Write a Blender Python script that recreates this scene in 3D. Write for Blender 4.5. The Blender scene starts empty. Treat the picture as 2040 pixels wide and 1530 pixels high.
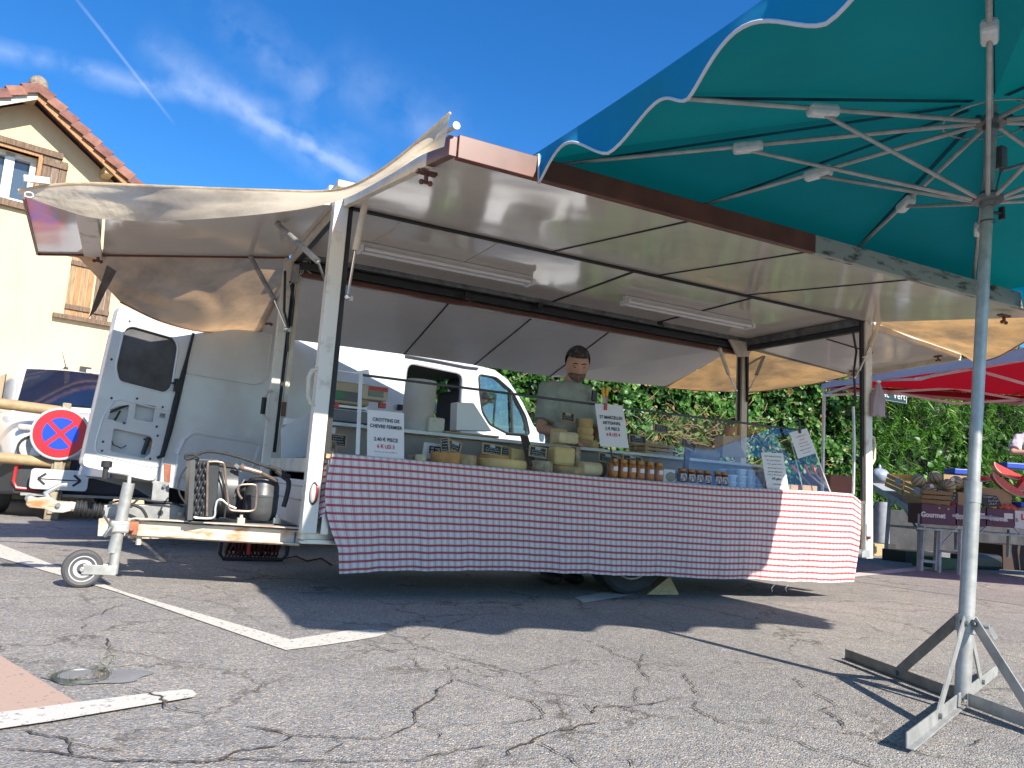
import bpy, math, random
import numpy as np
from math import sin, cos, pi, radians, sqrt, atan2
from mathutils import Vector as V, Matrix, noise
from mathutils.geometry import tessellate_polygon
random.seed(7)
sc = bpy.context.scene
COL = sc.collection

# ------------------------------------------------------------------ camera
FP, PIT, ROL, HD = 1555.0, 0.131, 0.071, 1.119
CAM = V((0, 0, 0.663))
cF = V((cos(HD)*cos(PIT), sin(HD)*cos(PIT), sin(PIT)))
r0 = V((sin(HD), -cos(HD), 0)); u0 = r0.cross(cF)
cR = r0*cos(ROL) + u0*sin(ROL); cU = u0*cos(ROL) - r0*sin(ROL)
cd = bpy.data.cameras.new('camera'); cam = bpy.data.objects.new('camera', cd); COL.objects.link(cam)
cd.sensor_width = 36; cd.lens = FP/2040*36; cd.clip_start = 0.05; cd.clip_end = 3000
cam.matrix_world = Matrix(((cR.x, cU.x, -cF.x, CAM.x), (cR.y, cU.y, -cF.y, CAM.y), (cR.z, cU.z, -cF.z, CAM.z), (0, 0, 0, 1)))
sc.camera = cam

# ------------------------------------------------------------------ light
SUN_EL, SUN_AZ = radians(33.5), radians(-77.5)
S = V((cos(SUN_AZ)*cos(SUN_EL), sin(SUN_AZ)*cos(SUN_EL), sin(SUN_EL)))
sd = bpy.data.lights.new('sun', 'SUN'); sd.energy = 4.6; sd.angle = radians(0.53); sd.color = (1, 0.93, 0.82)
sun = bpy.data.objects.new('sun', sd); COL.objects.link(sun)
sun.rotation_euler = S.to_track_quat('Z', 'Y').to_euler(); sun.location = S*50
w = bpy.data.worlds.new('World'); sc.world = w; w.use_nodes = True
wn, wl = w.node_tree.nodes, w.node_tree.links
wn.clear()
def WN(t, **k):
    n = wn.new(t)
    for a, b in k.items(): setattr(n, a, b)
    return n
wo = WN('ShaderNodeOutputWorld'); bg = WN('ShaderNodeBackground'); bg.inputs['Strength'].default_value = 0.11
sky = WN('ShaderNodeTexSky', sky_type='NISHITA', sun_disc=False)
sky.sun_elevation = SUN_EL; sky.sun_rotation = atan2(S.x, S.y); sky.altitude = 100; sky.dust_density = 0.5; sky.ozone_density = 2.0
hsv = WN('ShaderNodeHueSaturation'); hsv.inputs['Saturation'].default_value = 1.35; hsv.inputs['Value'].default_value = 1.0
tint = WN('ShaderNodeMixRGB', blend_type='MULTIPLY'); tint.inputs[0].default_value = 1; tint.inputs[2].default_value = (0.60, 0.85, 1.06, 1)
wl.new(sky.outputs[0], hsv.inputs['Color']); wl.new(hsv.outputs[0], tint.inputs[1])
tc = WN('ShaderNodeTexCoord')
def wmath(op, a, b=None, c=None):
    n = WN('ShaderNodeMath', operation=op)
    for i, x in enumerate((a, b, c)):
        if x is None: continue
        if isinstance(x, (int, float)): n.inputs[i].default_value = x
        else: wl.new(x, n.inputs[i])
    return n.outputs[0]
def wdot(vec):
    n = WN('ShaderNodeVectorMath', operation='DOT_PRODUCT'); wl.new(tc.outputs['Generated'], n.inputs[0]); n.inputs[1].default_value = vec
    return n.outputs['Value']
def sray(x, y): return (cF*FP + cR*(x-1020) + cU*(765-y)).normalized()
def streak(a, b, wdt, soft, amp, nscale=6.0, namp=0.02, thresh=0.42, seed=0.0):
    """thin cirrus band lying along the great circle through two sky directions"""
    n = a.cross(b).normalized(); t = (b-a).normalized(); mid = (a+b).normalized(); hl = (b-a).length/2
    d = wdot(n); al = wdot(t); md = wdot(mid)
    nz = WN('ShaderNodeTexNoise'); nz.inputs['Scale'].default_value = nscale; nz.inputs['Detail'].default_value = 6; nz.inputs['Roughness'].default_value = 0.6
    mp = WN('ShaderNodeMapping'); mp.inputs['Location'].default_value = (seed, seed*2, 0); wl.new(tc.outputs['Generated'], mp.inputs[0]); wl.new(mp.outputs[0], nz.inputs[0])
    dd = wmath('ADD', d, wmath('MULTIPLY', wmath('SUBTRACT', nz.outputs[0], 0.5), namp*2))
    g = wmath('SUBTRACT', 1, wmath('DIVIDE', wmath('ABSOLUTE', dd), wdt)); g = wmath('POWER', wmath('MAXIMUM', g, 0), soft)
    e = wmath('MAXIMUM', wmath('SUBTRACT', 1, wmath('POWER', wmath('ABSOLUTE', wmath('DIVIDE', wmath('SUBTRACT', al, mid.dot(t)), hl)), 3)), 0)
    front = wmath('GREATER_THAN', md, 0)
    nz2 = WN('ShaderNodeTexNoise'); nz2.inputs['Scale'].default_value = nscale*2.2; nz2.inputs['Detail'].default_value = 7; wl.new(mp.outputs[0], nz2.inputs[0])
    pm = wmath('MINIMUM', wmath('MAXIMUM', wmath('MULTIPLY', wmath('SUBTRACT', nz2.outputs[0], thresh), 5), 0), 1) if thresh is not None else 1.0
    o = wmath('MULTIPLY', wmath('MULTIPLY', g, e), wmath('MULTIPLY', front, amp))
    return wmath('MULTIPLY', o, pm) if thresh is not None else o
st = [streak(sray(260, 60), sray(800, 420), .034, 1.2, .8, 7, .030, .40, 1.1),
      streak(sray(430, 190), sray(760, 370), .012, 1.0, 1.0, 12, .012, .34, 4.1),
      streak(sray(-200, 60), sray(520, 215), .018, 1.2, 0.7, 9, .016, .38, 2.3),
      streak(sray(380, -40), sray(760, 300), .045, 1.2, 0.5, 7, .03, .44, 3.7),
      streak(sray(640, 100), sray(960, 330), .06, 1.4, 0.45, 5, .03, .40, 5.9),
      streak(sray(130, -30), sray(350, 250), .0022, .8, 0.55, 30, .001, None, 0)]
tot = st[0]
for s_ in st[1:]: tot = wmath('ADD', tot, s_)
tot = wmath('MINIMUM', tot, 1.0)
mx = WN('ShaderNodeMixRGB'); wl.new(wmath('MULTIPLY', tot, 0.34), mx.inputs[0]); wl.new(tint.outputs[0], mx.inputs[1]); mx.inputs[2].default_value = (5.2, 5.9, 7.2, 1)
wl.new(mx.outputs[0], bg.inputs['Color']); wl.new(bg.outputs[0], wo.inputs['Surface'])
vs = sc.view_settings; vs.view_transform = 'Standard'; vs.look = 'None'; vs.gamma = 1; vs.use_curve_mapping = False; vs.exposure = 0.85
sc.cycles.max_bounces = 8; sc.cycles.transparent_max_bounces = 16; sc.cycles.caustics_reflective = False; sc.cycles.caustics_refractive = False

# ------------------------------------------------------------------ helpers
def ray(x, y): return cF*FP + cR*(x-1020) + cU*(765-y)
def at(x, y, ax, v):
    d = ray(x, y); t = (v-CAM[ax])/d[ax]; return CAM + d*t
def X_(x, y, v): return at(x, y, 0, v)
def Y_(x, y, v): return at(x, y, 1, v)
def Z_(x, y, v=0.0): return at(x, y, 2, v)
def pl(x, y, O, n):
    d = ray(x, y); n = V(n); return CAM + d*((V(O)-CAM).dot(n)/d.dot(n))

def orient(p0, p1, up=V((0, 0, 1))):
    z = (V(p1)-V(p0)).normalized()
    if abs(z.dot(up)) > .98: up = V((0, 1, 0)) if abs(z.y) < .9 else V((1, 0, 0))
    x = up.cross(z).normalized(); y = z.cross(x)
    return x, y, z

class MB:
    def __init__(s): s.v = []; s.f = []; s.M = None
    def av(s, p):
        p = V(p); s.v.append(s.M @ p if s.M else p); return len(s.v)-1
    def fc(s, *i): s.f.append(tuple(i))
    def poly(s, pts): s.f.append(tuple(s.av(p) for p in pts)); return s
    def box(s, c, d, ax=None):
        c = V(c); x, y, z = ax if ax else (V((1, 0, 0)), V((0, 1, 0)), V((0, 0, 1)))
        b = len(s.v)
        for k in (-1, 1):
            for j in (-1, 1):
                for i in (-1, 1): s.av(c + x*(i*d[0]/2) + y*(j*d[1]/2) + z*(k*d[2]/2))
        for q in ((0, 2, 3, 1), (4, 5, 7, 6), (0, 1, 5, 4), (2, 6, 7, 3), (0, 4, 6, 2), (1, 3, 7, 5)): s.f.append(tuple(b+i for i in q))
        return s
    def bb(s, x0, x1, y0, y1, z0, z1): return s.box(((x0+x1)/2, (y0+y1)/2, (z0+z1)/2), (abs(x1-x0), abs(y1-y0), abs(z1-z0)))
    def bar(s, p0, p1, a, b, up=V((0, 0, 1))):
        p0, p1 = V(p0), V(p1); x, y, z = orient(p0, p1, up); return s.box((p0+p1)/2, (a, b, (p1-p0).length), (x, y, z))
    def hexa(s, q0, q1):
        b = len(s.v); n = len(q0)
        for p in list(q0)+list(q1): s.av(p)
        s.f.append(tuple(range(b+n-1, b-1, -1))); s.f.append(tuple(range(b+n, b+2*n)))
        for i in range(n): s.f.append((b+i, b+(i+1) % n, b+n+(i+1) % n, b+n+i))
        return s
    def slab(s, pts, off):
        off = V(off); return s.hexa([V(p) for p in pts], [V(p)+off for p in pts])
    def cyl(s, p0, p1, ra, rb=None, n=12, cap=True):
        rb = ra if rb is None else rb; x, y, z = orient(p0, p1); b = len(s.v)
        for P, r in ((V(p0), ra), (V(p1), rb)):
            for i in range(n): a = 2*pi*i/n; s.av(P + x*(cos(a)*r) + y*(sin(a)*r))
        for i in range(n): s.f.append((b+i, b+(i+1) % n, b+n+(i+1) % n, b+n+i))
        if cap: s.f.append(tuple(range(b+n-1, b-1, -1))); s.f.append(tuple(range(b+n, b+2*n)))
        return s
    def tube(s, pts, r, n=8, closed=False):
        pts = [V(p) for p in pts]; m = len(pts); b = len(s.v); px = None
        for k, p in enumerate(pts):
            if closed: t = pts[(k+1) % m]-pts[k-1]
            else: t = pts[min(k+1, m-1)]-pts[max(k-1, 0)]
            t.normalize()
            if px is None:
                px = orient(V((0, 0, 0)), t)[0]
            px = (px - t*px.dot(t)).normalized(); y = t.cross(px); rr = r[k] if isinstance(r, (list, tuple)) else r
            for i in range(n): a = 2*pi*i/n; s.av(p + px*(cos(a)*rr) + y*(sin(a)*rr))
        for k in range(m if closed else m-1):
            k2 = (k+1) % m
            for i in range(n): s.f.append((b+k*n+i, b+k*n+(i+1) % n, b+k2*n+(i+1) % n, b+k2*n+i))
        if not closed: s.f.append(tuple(range(b+n-1, b-1, -1))); s.f.append(tuple(range(b+(m-1)*n, b+m*n)))
        return s
    def lathe(s, prof, c, axis=V((0, 0, 1)), n=20):
        c = V(c); x, y, z = orient(V((0, 0, 0)), V(axis)); b = len(s.v); m = len(prof)
        for r, h in prof:
            for i in range(n): a = 2*pi*i/n; s.av(c + z*h + x*(cos(a)*r) + y*(sin(a)*r))
        for k in range(m-1):
            for i in range(n): s.f.append((b+k*n+i, b+k*n+(i+1) % n, b+(k+1)*n+(i+1) % n, b+(k+1)*n+i))
        s.f.append(tuple(range(b+n-1, b-1, -1))); s.f.append(tuple(range(b+(m-1)*n, b+m*n)))
        return s
    def ball(s, c, r, sc_=(1, 1, 1), nu=14, nv=9, ax=None):
        c = V(c); x, y, z = ax if ax else (V((1, 0, 0)), V((0, 1, 0)), V((0, 0, 1))); b = len(s.v)
        for j in range(1, nv):
            t = pi*j/nv
            for i in range(nu): a = 2*pi*i/nu; s.av(c + x*(r*sc_[0]*sin(t)*cos(a)) + y*(r*sc_[1]*sin(t)*sin(a)) + z*(r*sc_[2]*cos(t)))
        tp = s.av(c + z*(r*sc_[2])); bt = s.av(c - z*(r*sc_[2]))
        for j in range(nv-2):
            for i in range(nu): s.f.append((b+j*nu+i, b+(j+1)*nu+i, b+(j+1)*nu+(i+1) % nu, b+j*nu+(i+1) % nu))
        for i in range(nu):
            s.f.append((tp, b+i, b+(i+1) % nu)); s.f.append((bt, b+(nv-2)*nu+(i+1) % nu, b+(nv-2)*nu+i))
        return s
    def grid(s, fn, nu, nv):
        b = len(s.v)
        for j in range(nv+1):
            for i in range(nu+1): s.av(fn(i/nu, j/nv))
        for j in range(nv):
            for i in range(nu): k = b+j*(nu+1)+i; s.f.append((k, k+1, k+nu+2, k+nu+1))
        return s
    def holes(s, outer, hs, off=None, fn=None):
        """flat plate with holes (2D loops) mapped by fn; optional thickness vector"""
        loops = [outer]+list(hs); flat = [p for l in loops for p in l]
        tr = tessellate_polygon([[V((p[0], p[1], 0)) for p in l] for l in loops])
        fn = fn or (lambda p: V((p[0], 0, p[1])))
        b = len(s.v)
        for p in flat: s.av(fn(p))
        for t in tr: s.f.append(tuple(b+i for i in t))
        if off is not None:
            off = V(off); b2 = len(s.v)
            for p in flat: s.av(fn(p)+off)
            for t in tr: s.f.append(tuple(b2+i for i in reversed(t)))
            k = 0
            for l in loops:
                n = len(l)
                for i in range(n): s.f.append((b+k+i, b+k+(i+1) % n, b2+k+(i+1) % n, b2+k+i))
                k += n
        return s

MW = {}
def setp(o, label=None, cat=None, group=None, kind=None):
    if label: o['label'] = label
    if cat: o['category'] = cat
    if group: o['group'] = group
    if kind: o['kind'] = kind
    return o
def thing(name, label, cat, loc=(0, 0, 0), group=None, rz=0):
    o = bpy.data.objects.new(name, None); COL.objects.link(o); o.empty_display_size = .1
    o.location = loc; o.rotation_euler = (0, 0, rz)
    MW[o.name] = Matrix.Translation(V(loc)) @ Matrix.Rotation(rz, 4, 'Z')
    return setp(o, label, cat, group)
def ob(name, mb, m, parent=None, smooth=False, bevel=0, base=None, local=False, **k):
    """mesh in world coordinates (local=True: in the parent's own); base = world origin of a top-level mesh"""
    me = bpy.data.meshes.new(name); vs_ = [V(p) for p in mb.v]
    W = Matrix.Identity(4)
    if parent is not None:
        if not local:
            W = MW[parent.name].inverted()
    elif base is not None: W = Matrix.Translation(-V(base))
    if not (parent is not None and local): vs_ = [W @ p for p in vs_]
    me.from_pydata([tuple(p) for p in vs_], [], mb.f); me.update()
    if isinstance(m, (list, tuple)):
        for q in m: me.materials.append(q)
    elif m: me.materials.append(m)
    if smooth:
        me.polygons.foreach_set('use_smooth', [True]*len(me.polygons))
    o = bpy.data.objects.new(name, me); COL.objects.link(o)
    if parent is not None: o.parent = parent; MW[o.name] = MW[parent.name]
    elif base is not None: o.location = base; MW[o.name] = Matrix.Translation(V(base))
    else: MW[o.name] = Matrix.Identity(4)
    if bevel:
        bm = o.modifiers.new('bevel', 'BEVEL'); bm.width = bevel; bm.segments = 2; bm.limit_method = 'ANGLE'; bm.angle_limit = radians(40)
    if smooth and smooth != 'all':
        es = o.modifiers.new('split', 'EDGE_SPLIT'); es.split_angle = radians(35)
    return setp(o, **k)
def clone(root, loc=None, rz=None, label=None):
    c = root.copy(); COL.objects.link(c)
    if loc is not None: c.location = loc
    if rz is not None: c.rotation_euler = (0, 0, rz)
    if label: c['label'] = label
    MW[c.name] = MW.get(root.name, Matrix.Identity(4))
    for ch in list(root.children):
        d = ch.copy(); COL.objects.link(d); d.parent = c
        for g in list(ch.children):
            e = g.copy(); COL.objects.link(e); e.parent = d
    return c
def txt(s, size, P, ax, up, nrm, m, parent, name='lettering', align='CENTER', base=None, xs=1.0, shear=0, bold=0, **k):
    """flat lettering lying on a surface: P = anchor, ax = reading direction, up = up direction"""
    cu = bpy.data.curves.new('t', 'FONT'); cu.body = s; cu.size = size; cu.align_x = align; cu.align_y = 'CENTER'; cu.resolution_u = 3; cu.shear = shear; cu.offset = bold
    to = bpy.data.objects.new('t', cu); COL.objects.link(to)
    dg = bpy.context.evaluated_depsgraph_get(); dg.update(); me = bpy.data.meshes.new_from_object(to.evaluated_get(dg))
    bpy.data.objects.remove(to)
    mb = MB(); ax, up, nrm = V(ax).normalized(), V(up).normalized(), V(nrm).normalized()
    mb.v = [V(P) + ax*(v.co.x*xs) + up*v.co.y + nrm*0.0012 for v in me.vertices]; mb.f = [tuple(p.vertices) for p in me.polygons]
    bpy.data.meshes.remove(me); bpy.data.curves.remove(cu)
    return ob(name, mb, m, parent, base=base, **k)

# ------------------------------------------------------------------ materials
def mat(name, col, rough=.6, metal=0, spec=.5, n=None, nscale=8, namt=.25, bump=0, bscale=30, bdet=4, stretch=None, col2=None, thresh=None, coat=0, rvar=0, alpha=None, ao=None):
    m = bpy.data.materials.new(name); m.use_nodes = True; N, L = m.node_tree.nodes, m.node_tree.links
    b = N['Principled BSDF']; b.inputs['Roughness'].default_value = rough; b.inputs['Metallic'].default_value = metal; b.inputs['Specular IOR Level'].default_value = spec
    if coat: b.inputs['Coat Weight'].default_value = coat; b.inputs['Coat Roughness'].default_value = .05
    c = tuple(col)+(1,) if len(col) == 3 else col
    b.inputs['Base Color'].default_value = c
    tcn = N.new('ShaderNodeTexCoord'); src = tcn.outputs['Object']
    if stretch:
        mp = N.new('ShaderNodeMapping'); mp.inputs['Scale'].default_value = stretch; L.new(src, mp.inputs[0]); src = mp.outputs[0]
    if namt:
        nz = N.new('ShaderNodeTexNoise'); nz.inputs['Scale'].default_value = nscale; nz.inputs['Detail'].default_value = 6; nz.inputs['Roughness'].default_value = .62; L.new(src, nz.inputs[0])
        rp = N.new('ShaderNodeValToRGB'); L.new(nz.outputs[0], rp.inputs[0])
        e = rp.color_ramp.elements
        if thresh: e[0].position, e[1].position = thresh
        else: e[0].position, e[1].position = .3, .7
        if col2 is None:
            e[0].color = tuple(x*(1-namt) for x in c[:3])+(1,); e[1].color = tuple(min(1, x*(1+namt*.5)) for x in c[:3])+(1,)
        else: e[0].color = c; e[1].color = tuple(col2)+(1,)
        L.new(rp.outputs[0], b.inputs['Base Color'])
        if rvar:
            mr = N.new('ShaderNodeMapRange'); L.new(nz.outputs[0], mr.inputs[0]); mr.inputs[3].default_value = max(0, rough-rvar); mr.inputs[4].default_value = rough+rvar; L.new(mr.outputs[0], b.inputs['Roughness'])
    if bump:
        nb = N.new('ShaderNodeTexNoise'); nb.inputs['Scale'].default_value = bscale; nb.inputs['Detail'].default_value = bdet; L.new(src, nb.inputs[0])
        bp = N.new('ShaderNodeBump'); bp.inputs['Strength'].default_value = 1.0; bp.inputs['Distance'].default_value = bump; L.new(nb.outputs[0], bp.inputs['Height']); L.new(bp.outputs[0], b.inputs['Normal'])
    return m
def cloth_mat(name, col, tcol, mixf=.5, namt=.3, nscale=3, rough=.9, stain=None, bump=.003, bscale=14):
    m = bpy.data.materials.new(name); m.use_nodes = True; N, L = m.node_tree.nodes, m.node_tree.links
    b = N['Principled BSDF']; b.inputs['Roughness'].default_value = rough; out = N['Material Output']
    tcn = N.new('ShaderNodeTexCoord'); nz = N.new('ShaderNodeTexNoise'); nz.inputs['Scale'].default_value = nscale; nz.inputs['Detail'].default_value = 7; nz.inputs['Roughness'].default_value = .65; L.new(tcn.outputs['Object'], nz.inputs[0])
    def ramp(c):
        rp = N.new('ShaderNodeValToRGB'); rp.color_ramp.elements[0].position = .32; rp.color_ramp.elements[1].position = .58
        rp.color_ramp.elements[0].color = tuple(x*(1-namt) for x in (stain or c))+(1,); rp.color_ramp.elements[1].color = tuple(c)+(1,); L.new(nz.outputs[0], rp.inputs[0]); return rp
    r1, r2 = ramp(col), ramp(tcol); L.new(r1.outputs[0], b.inputs['Base Color'])
    t = N.new('ShaderNodeBsdfTranslucent'); L.new(r2.outputs[0], t.inputs[0]); mxs = N.new('ShaderNodeMixShader'); mxs.inputs[0].default_value = mixf
    nb = N.new('ShaderNodeTexNoise'); nb.inputs['Scale'].default_value = bscale; nb.inputs['Detail'].default_value = 5; L.new(tcn.outputs['Object'], nb.inputs[0])
    bp = N.new('ShaderNodeBump'); bp.inputs['Distance'].default_value = bump*6; L.new(nb.outputs[0], bp.inputs['Height']); L.new(bp.outputs[0], b.inputs['Normal'])
    L.new(b.outputs[0], mxs.inputs[1]); L.new(t.outputs[0], mxs.inputs[2]); L.new(mxs.outputs[0], out.inputs[0])
    return m
def glass_mat(name, tint=(.9, .95, .95), refl=1.0, rough=.02):
    m = bpy.data.materials.new(name); m.use_nodes = True; N, L = m.node_tree.nodes, m.node_tree.links; N.remove(N['Principled BSDF']); out = N['Material Output']
    t = N.new('ShaderNodeBsdfTransparent'); t.inputs[0].default_value = tint+(1,); g = N.new('ShaderNodeBsdfGlossy'); g.inputs['Roughness'].default_value = rough
    fr = N.new('ShaderNodeFresnel'); fr.inputs[0].default_value = 1.5; mu = N.new('ShaderNodeMath'); mu.operation = 'MULTIPLY'; L.new(fr.outputs[0], mu.inputs[0]); mu.inputs[1].default_value = refl
    mxs = N.new('ShaderNodeMixShader'); L.new(mu.outputs[0], mxs.inputs[0]); L.new(t.outputs[0], mxs.inputs[1]); L.new(g.outputs[0], mxs.inputs[2]); L.new(mxs.outputs[0], out.inputs[0])
    return m
M = {}
M['white'] = mat('white_paint', (.72, .72, .70), .35, namt=.12, nscale=5, rvar=.1)
M['van'] = mat('van_white', (.74, .75, .76), .28, namt=.10, nscale=2.5, coat=.5)
M['cream'] = mat('cream_paint', (.66, .60, .48), .45, namt=.22, nscale=7)
M['postwhite'] = mat('worn_white_post', (.70, .66, .58), .45, namt=.9, nscale=9, col2=(.45, .40, .33), thresh=(.56, .72), bump=.0006)
M['panel'] = mat('glossy_panel', (.66, .61, .55), .10, namt=.10, nscale=1.6, bump=.010, bscale=1.1, bdet=2, spec=.6)
M['panelcool'] = mat('satin_panel', (.78, .755, .72), .22, namt=.10, nscale=1.6, bump=.005, bscale=1.6, bdet=2)
M['seam'] = mat('black_seam', (.02, .018, .017), .6, namt=0)
M['rubber'] = mat('rubber', (.025, .025, .027), .7, namt=.3, nscale=20)
M['tyre'] = mat('tyre_rubber', (.035, .036, .038), .75, namt=.4, nscale=18, bump=.001, bscale=80)
M['brown'] = mat('brown_beam', (.15, .055, .035), .38, namt=.35, nscale=6, rvar=.08)
M['weathered'] = mat('weathered_beam', (.33, .36, .32), .6, namt=1, nscale=7, col2=(.05, .05, .04), thresh=(.52, .66), stretch=(1, 3, 3), bump=.001)
M['galv'] = mat('galvanised_steel', (.42, .42, .40), .42, metal=.35, namt=.3, nscale=14, rvar=.1, bump=.0004, bscale=60)
M['galvdark'] = mat('old_galvanised', (.20, .21, .21), .5, metal=.6, namt=.5, nscale=12, bump=.0006)
M['alu'] = mat('aluminium', (.55, .55, .54), .4, metal=.7, namt=.2, nscale=10)
M['zinc'] = mat('bright_zinc', (.70, .70, .69), .3, metal=.45, namt=.15, nscale=12)
M['rust'] = mat('rusty_white_steel', (.62, .55, .44), .6, namt=1, nscale=8, col2=(.40, .17, .05), thresh=(.50, .66), bump=.0012, stretch=(.6, 1.5, 2.2))
M['rustred'] = mat('rusty_red_steel', (.36, .13, .07), .7, namt=.5, nscale=20, bump=.001)
M['greysteel'] = mat('grey_steel', (.34, .34, .33), .5, metal=.3, namt=.4, nscale=12, bump=.0008)
M['black'] = mat('black_metal', (.028, .030, .033), .42, namt=.3, nscale=15)
M['darkgrey'] = mat('dark_grey', (.07, .07, .072), .5, namt=.2, nscale=10)
M['compressor'] = mat('compressor_enamel', (.075, .078, .082), .38, namt=.25, nscale=14, rvar=.1)
M['copper'] = mat('dull_copper', (.30, .22, .18), .4, metal=.5, namt=.4, nscale=25)
M['tarp'] = cloth_mat('beige_tarp', (.84, .73, .56), (.95, .80, .57), .60, .10, 2.2, stain=(.58, .48, .35))
M['tarpb'] = cloth_mat('brown_tarp', (.62, .43, .26), (.86, .54, .28), .55, .15, 2.0, rough=.45, stain=(.44, .31, .19))
M['tarpo'] = cloth_mat('ochre_tarp', (.60, .42, .22), (.60, .34, .13), .62, .35, 2.6, stain=(.42, .28, .15))
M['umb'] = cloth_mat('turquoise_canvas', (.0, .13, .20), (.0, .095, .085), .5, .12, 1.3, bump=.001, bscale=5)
M['valance'] = cloth_mat('turquoise_valance', (.0, .28, .55), (.0, .24, .40), .35, .1, 1.5, bump=.001, bscale=5)
M['piping'] = mat('white_piping', (.6, .6, .62), .8, namt=.1)
M['plastic'] = mat('milky_plastic', (.66, .69, .68), .35, namt=.2, nscale=30)
M['paper'] = mat('paper', (.70, .68, .66), .8, namt=.04)
M['ink'] = mat('ink', (.03, .03, .04), .8, namt=0)
M['redink'] = mat('red_ink', (.5, .03, .04), .8, namt=0)
M['slate'] = mat('slate', (.035, .040, .045), .7, namt=.3, nscale=30)
M['chalk'] = mat('chalk', (.65, .65, .63), .9, namt=.3, nscale=60)
M['woodf'] = mat('pale_wood', (.42, .29, .15), .6, namt=.3, nscale=12, stretch=(1, 6, 1))
M['crate'] = mat('crate_wood', (.50, .36, .19), .7, namt=.3, nscale=14, stretch=(1, 1, 5), bump=.0006)
M['card'] = mat('cardboard', (.40, .26, .14), .8, namt=.12, nscale=6)
M['chrome'] = mat('chrome', (.8, .8, .8), .12, metal=1, namt=0)
M['skin'] = mat('skin', (.56, .31, .21), .5, namt=.12, nscale=20)
M['hair'] = mat('short_dark_hair', (.03, .027, .025), .8, namt=.9, nscale=40, col2=(.20, .19, .18), thresh=(.5, .8), bump=.002, bscale=120)
M['tee'] = mat('sage_shirt', (.34, .37, .32), .9, namt=.12, nscale=6, bump=.012, bscale=7, bdet=3)
M['teepink'] = mat('pale_pink_shirt', (.50, .40, .42), .9, namt=.1, nscale=5, bump=.012, bscale=6)
M['trouser'] = mat('dark_trousers', (.05, .055, .07), .85, namt=.2)
M['shoe'] = mat('shoe', (.03, .03, .03), .6, namt=.2)
M['stucco'] = mat('cream_render', (.66, .51, .32), .9, namt=.5, nscale=1.4, col2=(.50, .39, .26), thresh=(.45, .80), stretch=(1.6, 1.6, .5), bump=.004, bscale=45)
M['tile'] = mat('clay_tile', (.24, .10, .07), .75, namt=.45, nscale=7, bump=.002)
M['oldwood'] = mat('weathered_wood', (.20, .13, .085), .8, namt=.6, nscale=10, stretch=(6, 6, .7), bump=.002, bscale=18)
M['orangewood'] = mat('stained_wood', (.42, .20, .075), .6, namt=.45, nscale=9, stretch=(5, 5, .7), bump=.001)
M['upvc'] = mat('white_frame', (.78, .78, .78), .3, namt=.03)
M["winglass"] = mat("window_glass", (.06, .085, .12), .04, spec=1.0, namt=0)
M['carglass'] = mat('tinted_glass', (.012, .02, .045), .04, spec=1.0, namt=.3, nscale=2)
M['blackplastic'] = mat('black_plastic', (.04, .042, .045), .55, namt=.15)
M['red'] = mat('red_plastic', (.45, .03, .03), .35, namt=.1)
M['redlens'] = mat('red_lens', (.30, .02, .02), .15, namt=.1)
M['clearlens'] = mat('clear_lens', (.55, .52, .50), .15, namt=.2, nscale=30)
M['signred'] = mat('sign_red', (.60, .012, .025), .35, namt=.05)
M['signblue'] = mat('sign_blue', (.0, .055, .62), .35, namt=.05)
M['signwhite'] = mat('sign_white', (.62, .62, .60), .35, namt=.05)
M['glass'] = glass_mat('clear_glass', (.975, .985, .98), .14)
M['vglass'] = glass_mat('van_glass', (.72, .82, .80), .35)
M['bluepl'] = mat('blue_plastic', (.01, .06, .42), .4, namt=.1)
M['orange'] = mat('orange_plastic', (.75, .16, .02), .4, namt=.05)
M['yellow'] = mat('yellow_orange_plastic', (.80, .36, .02), .4, namt=.05)

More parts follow.
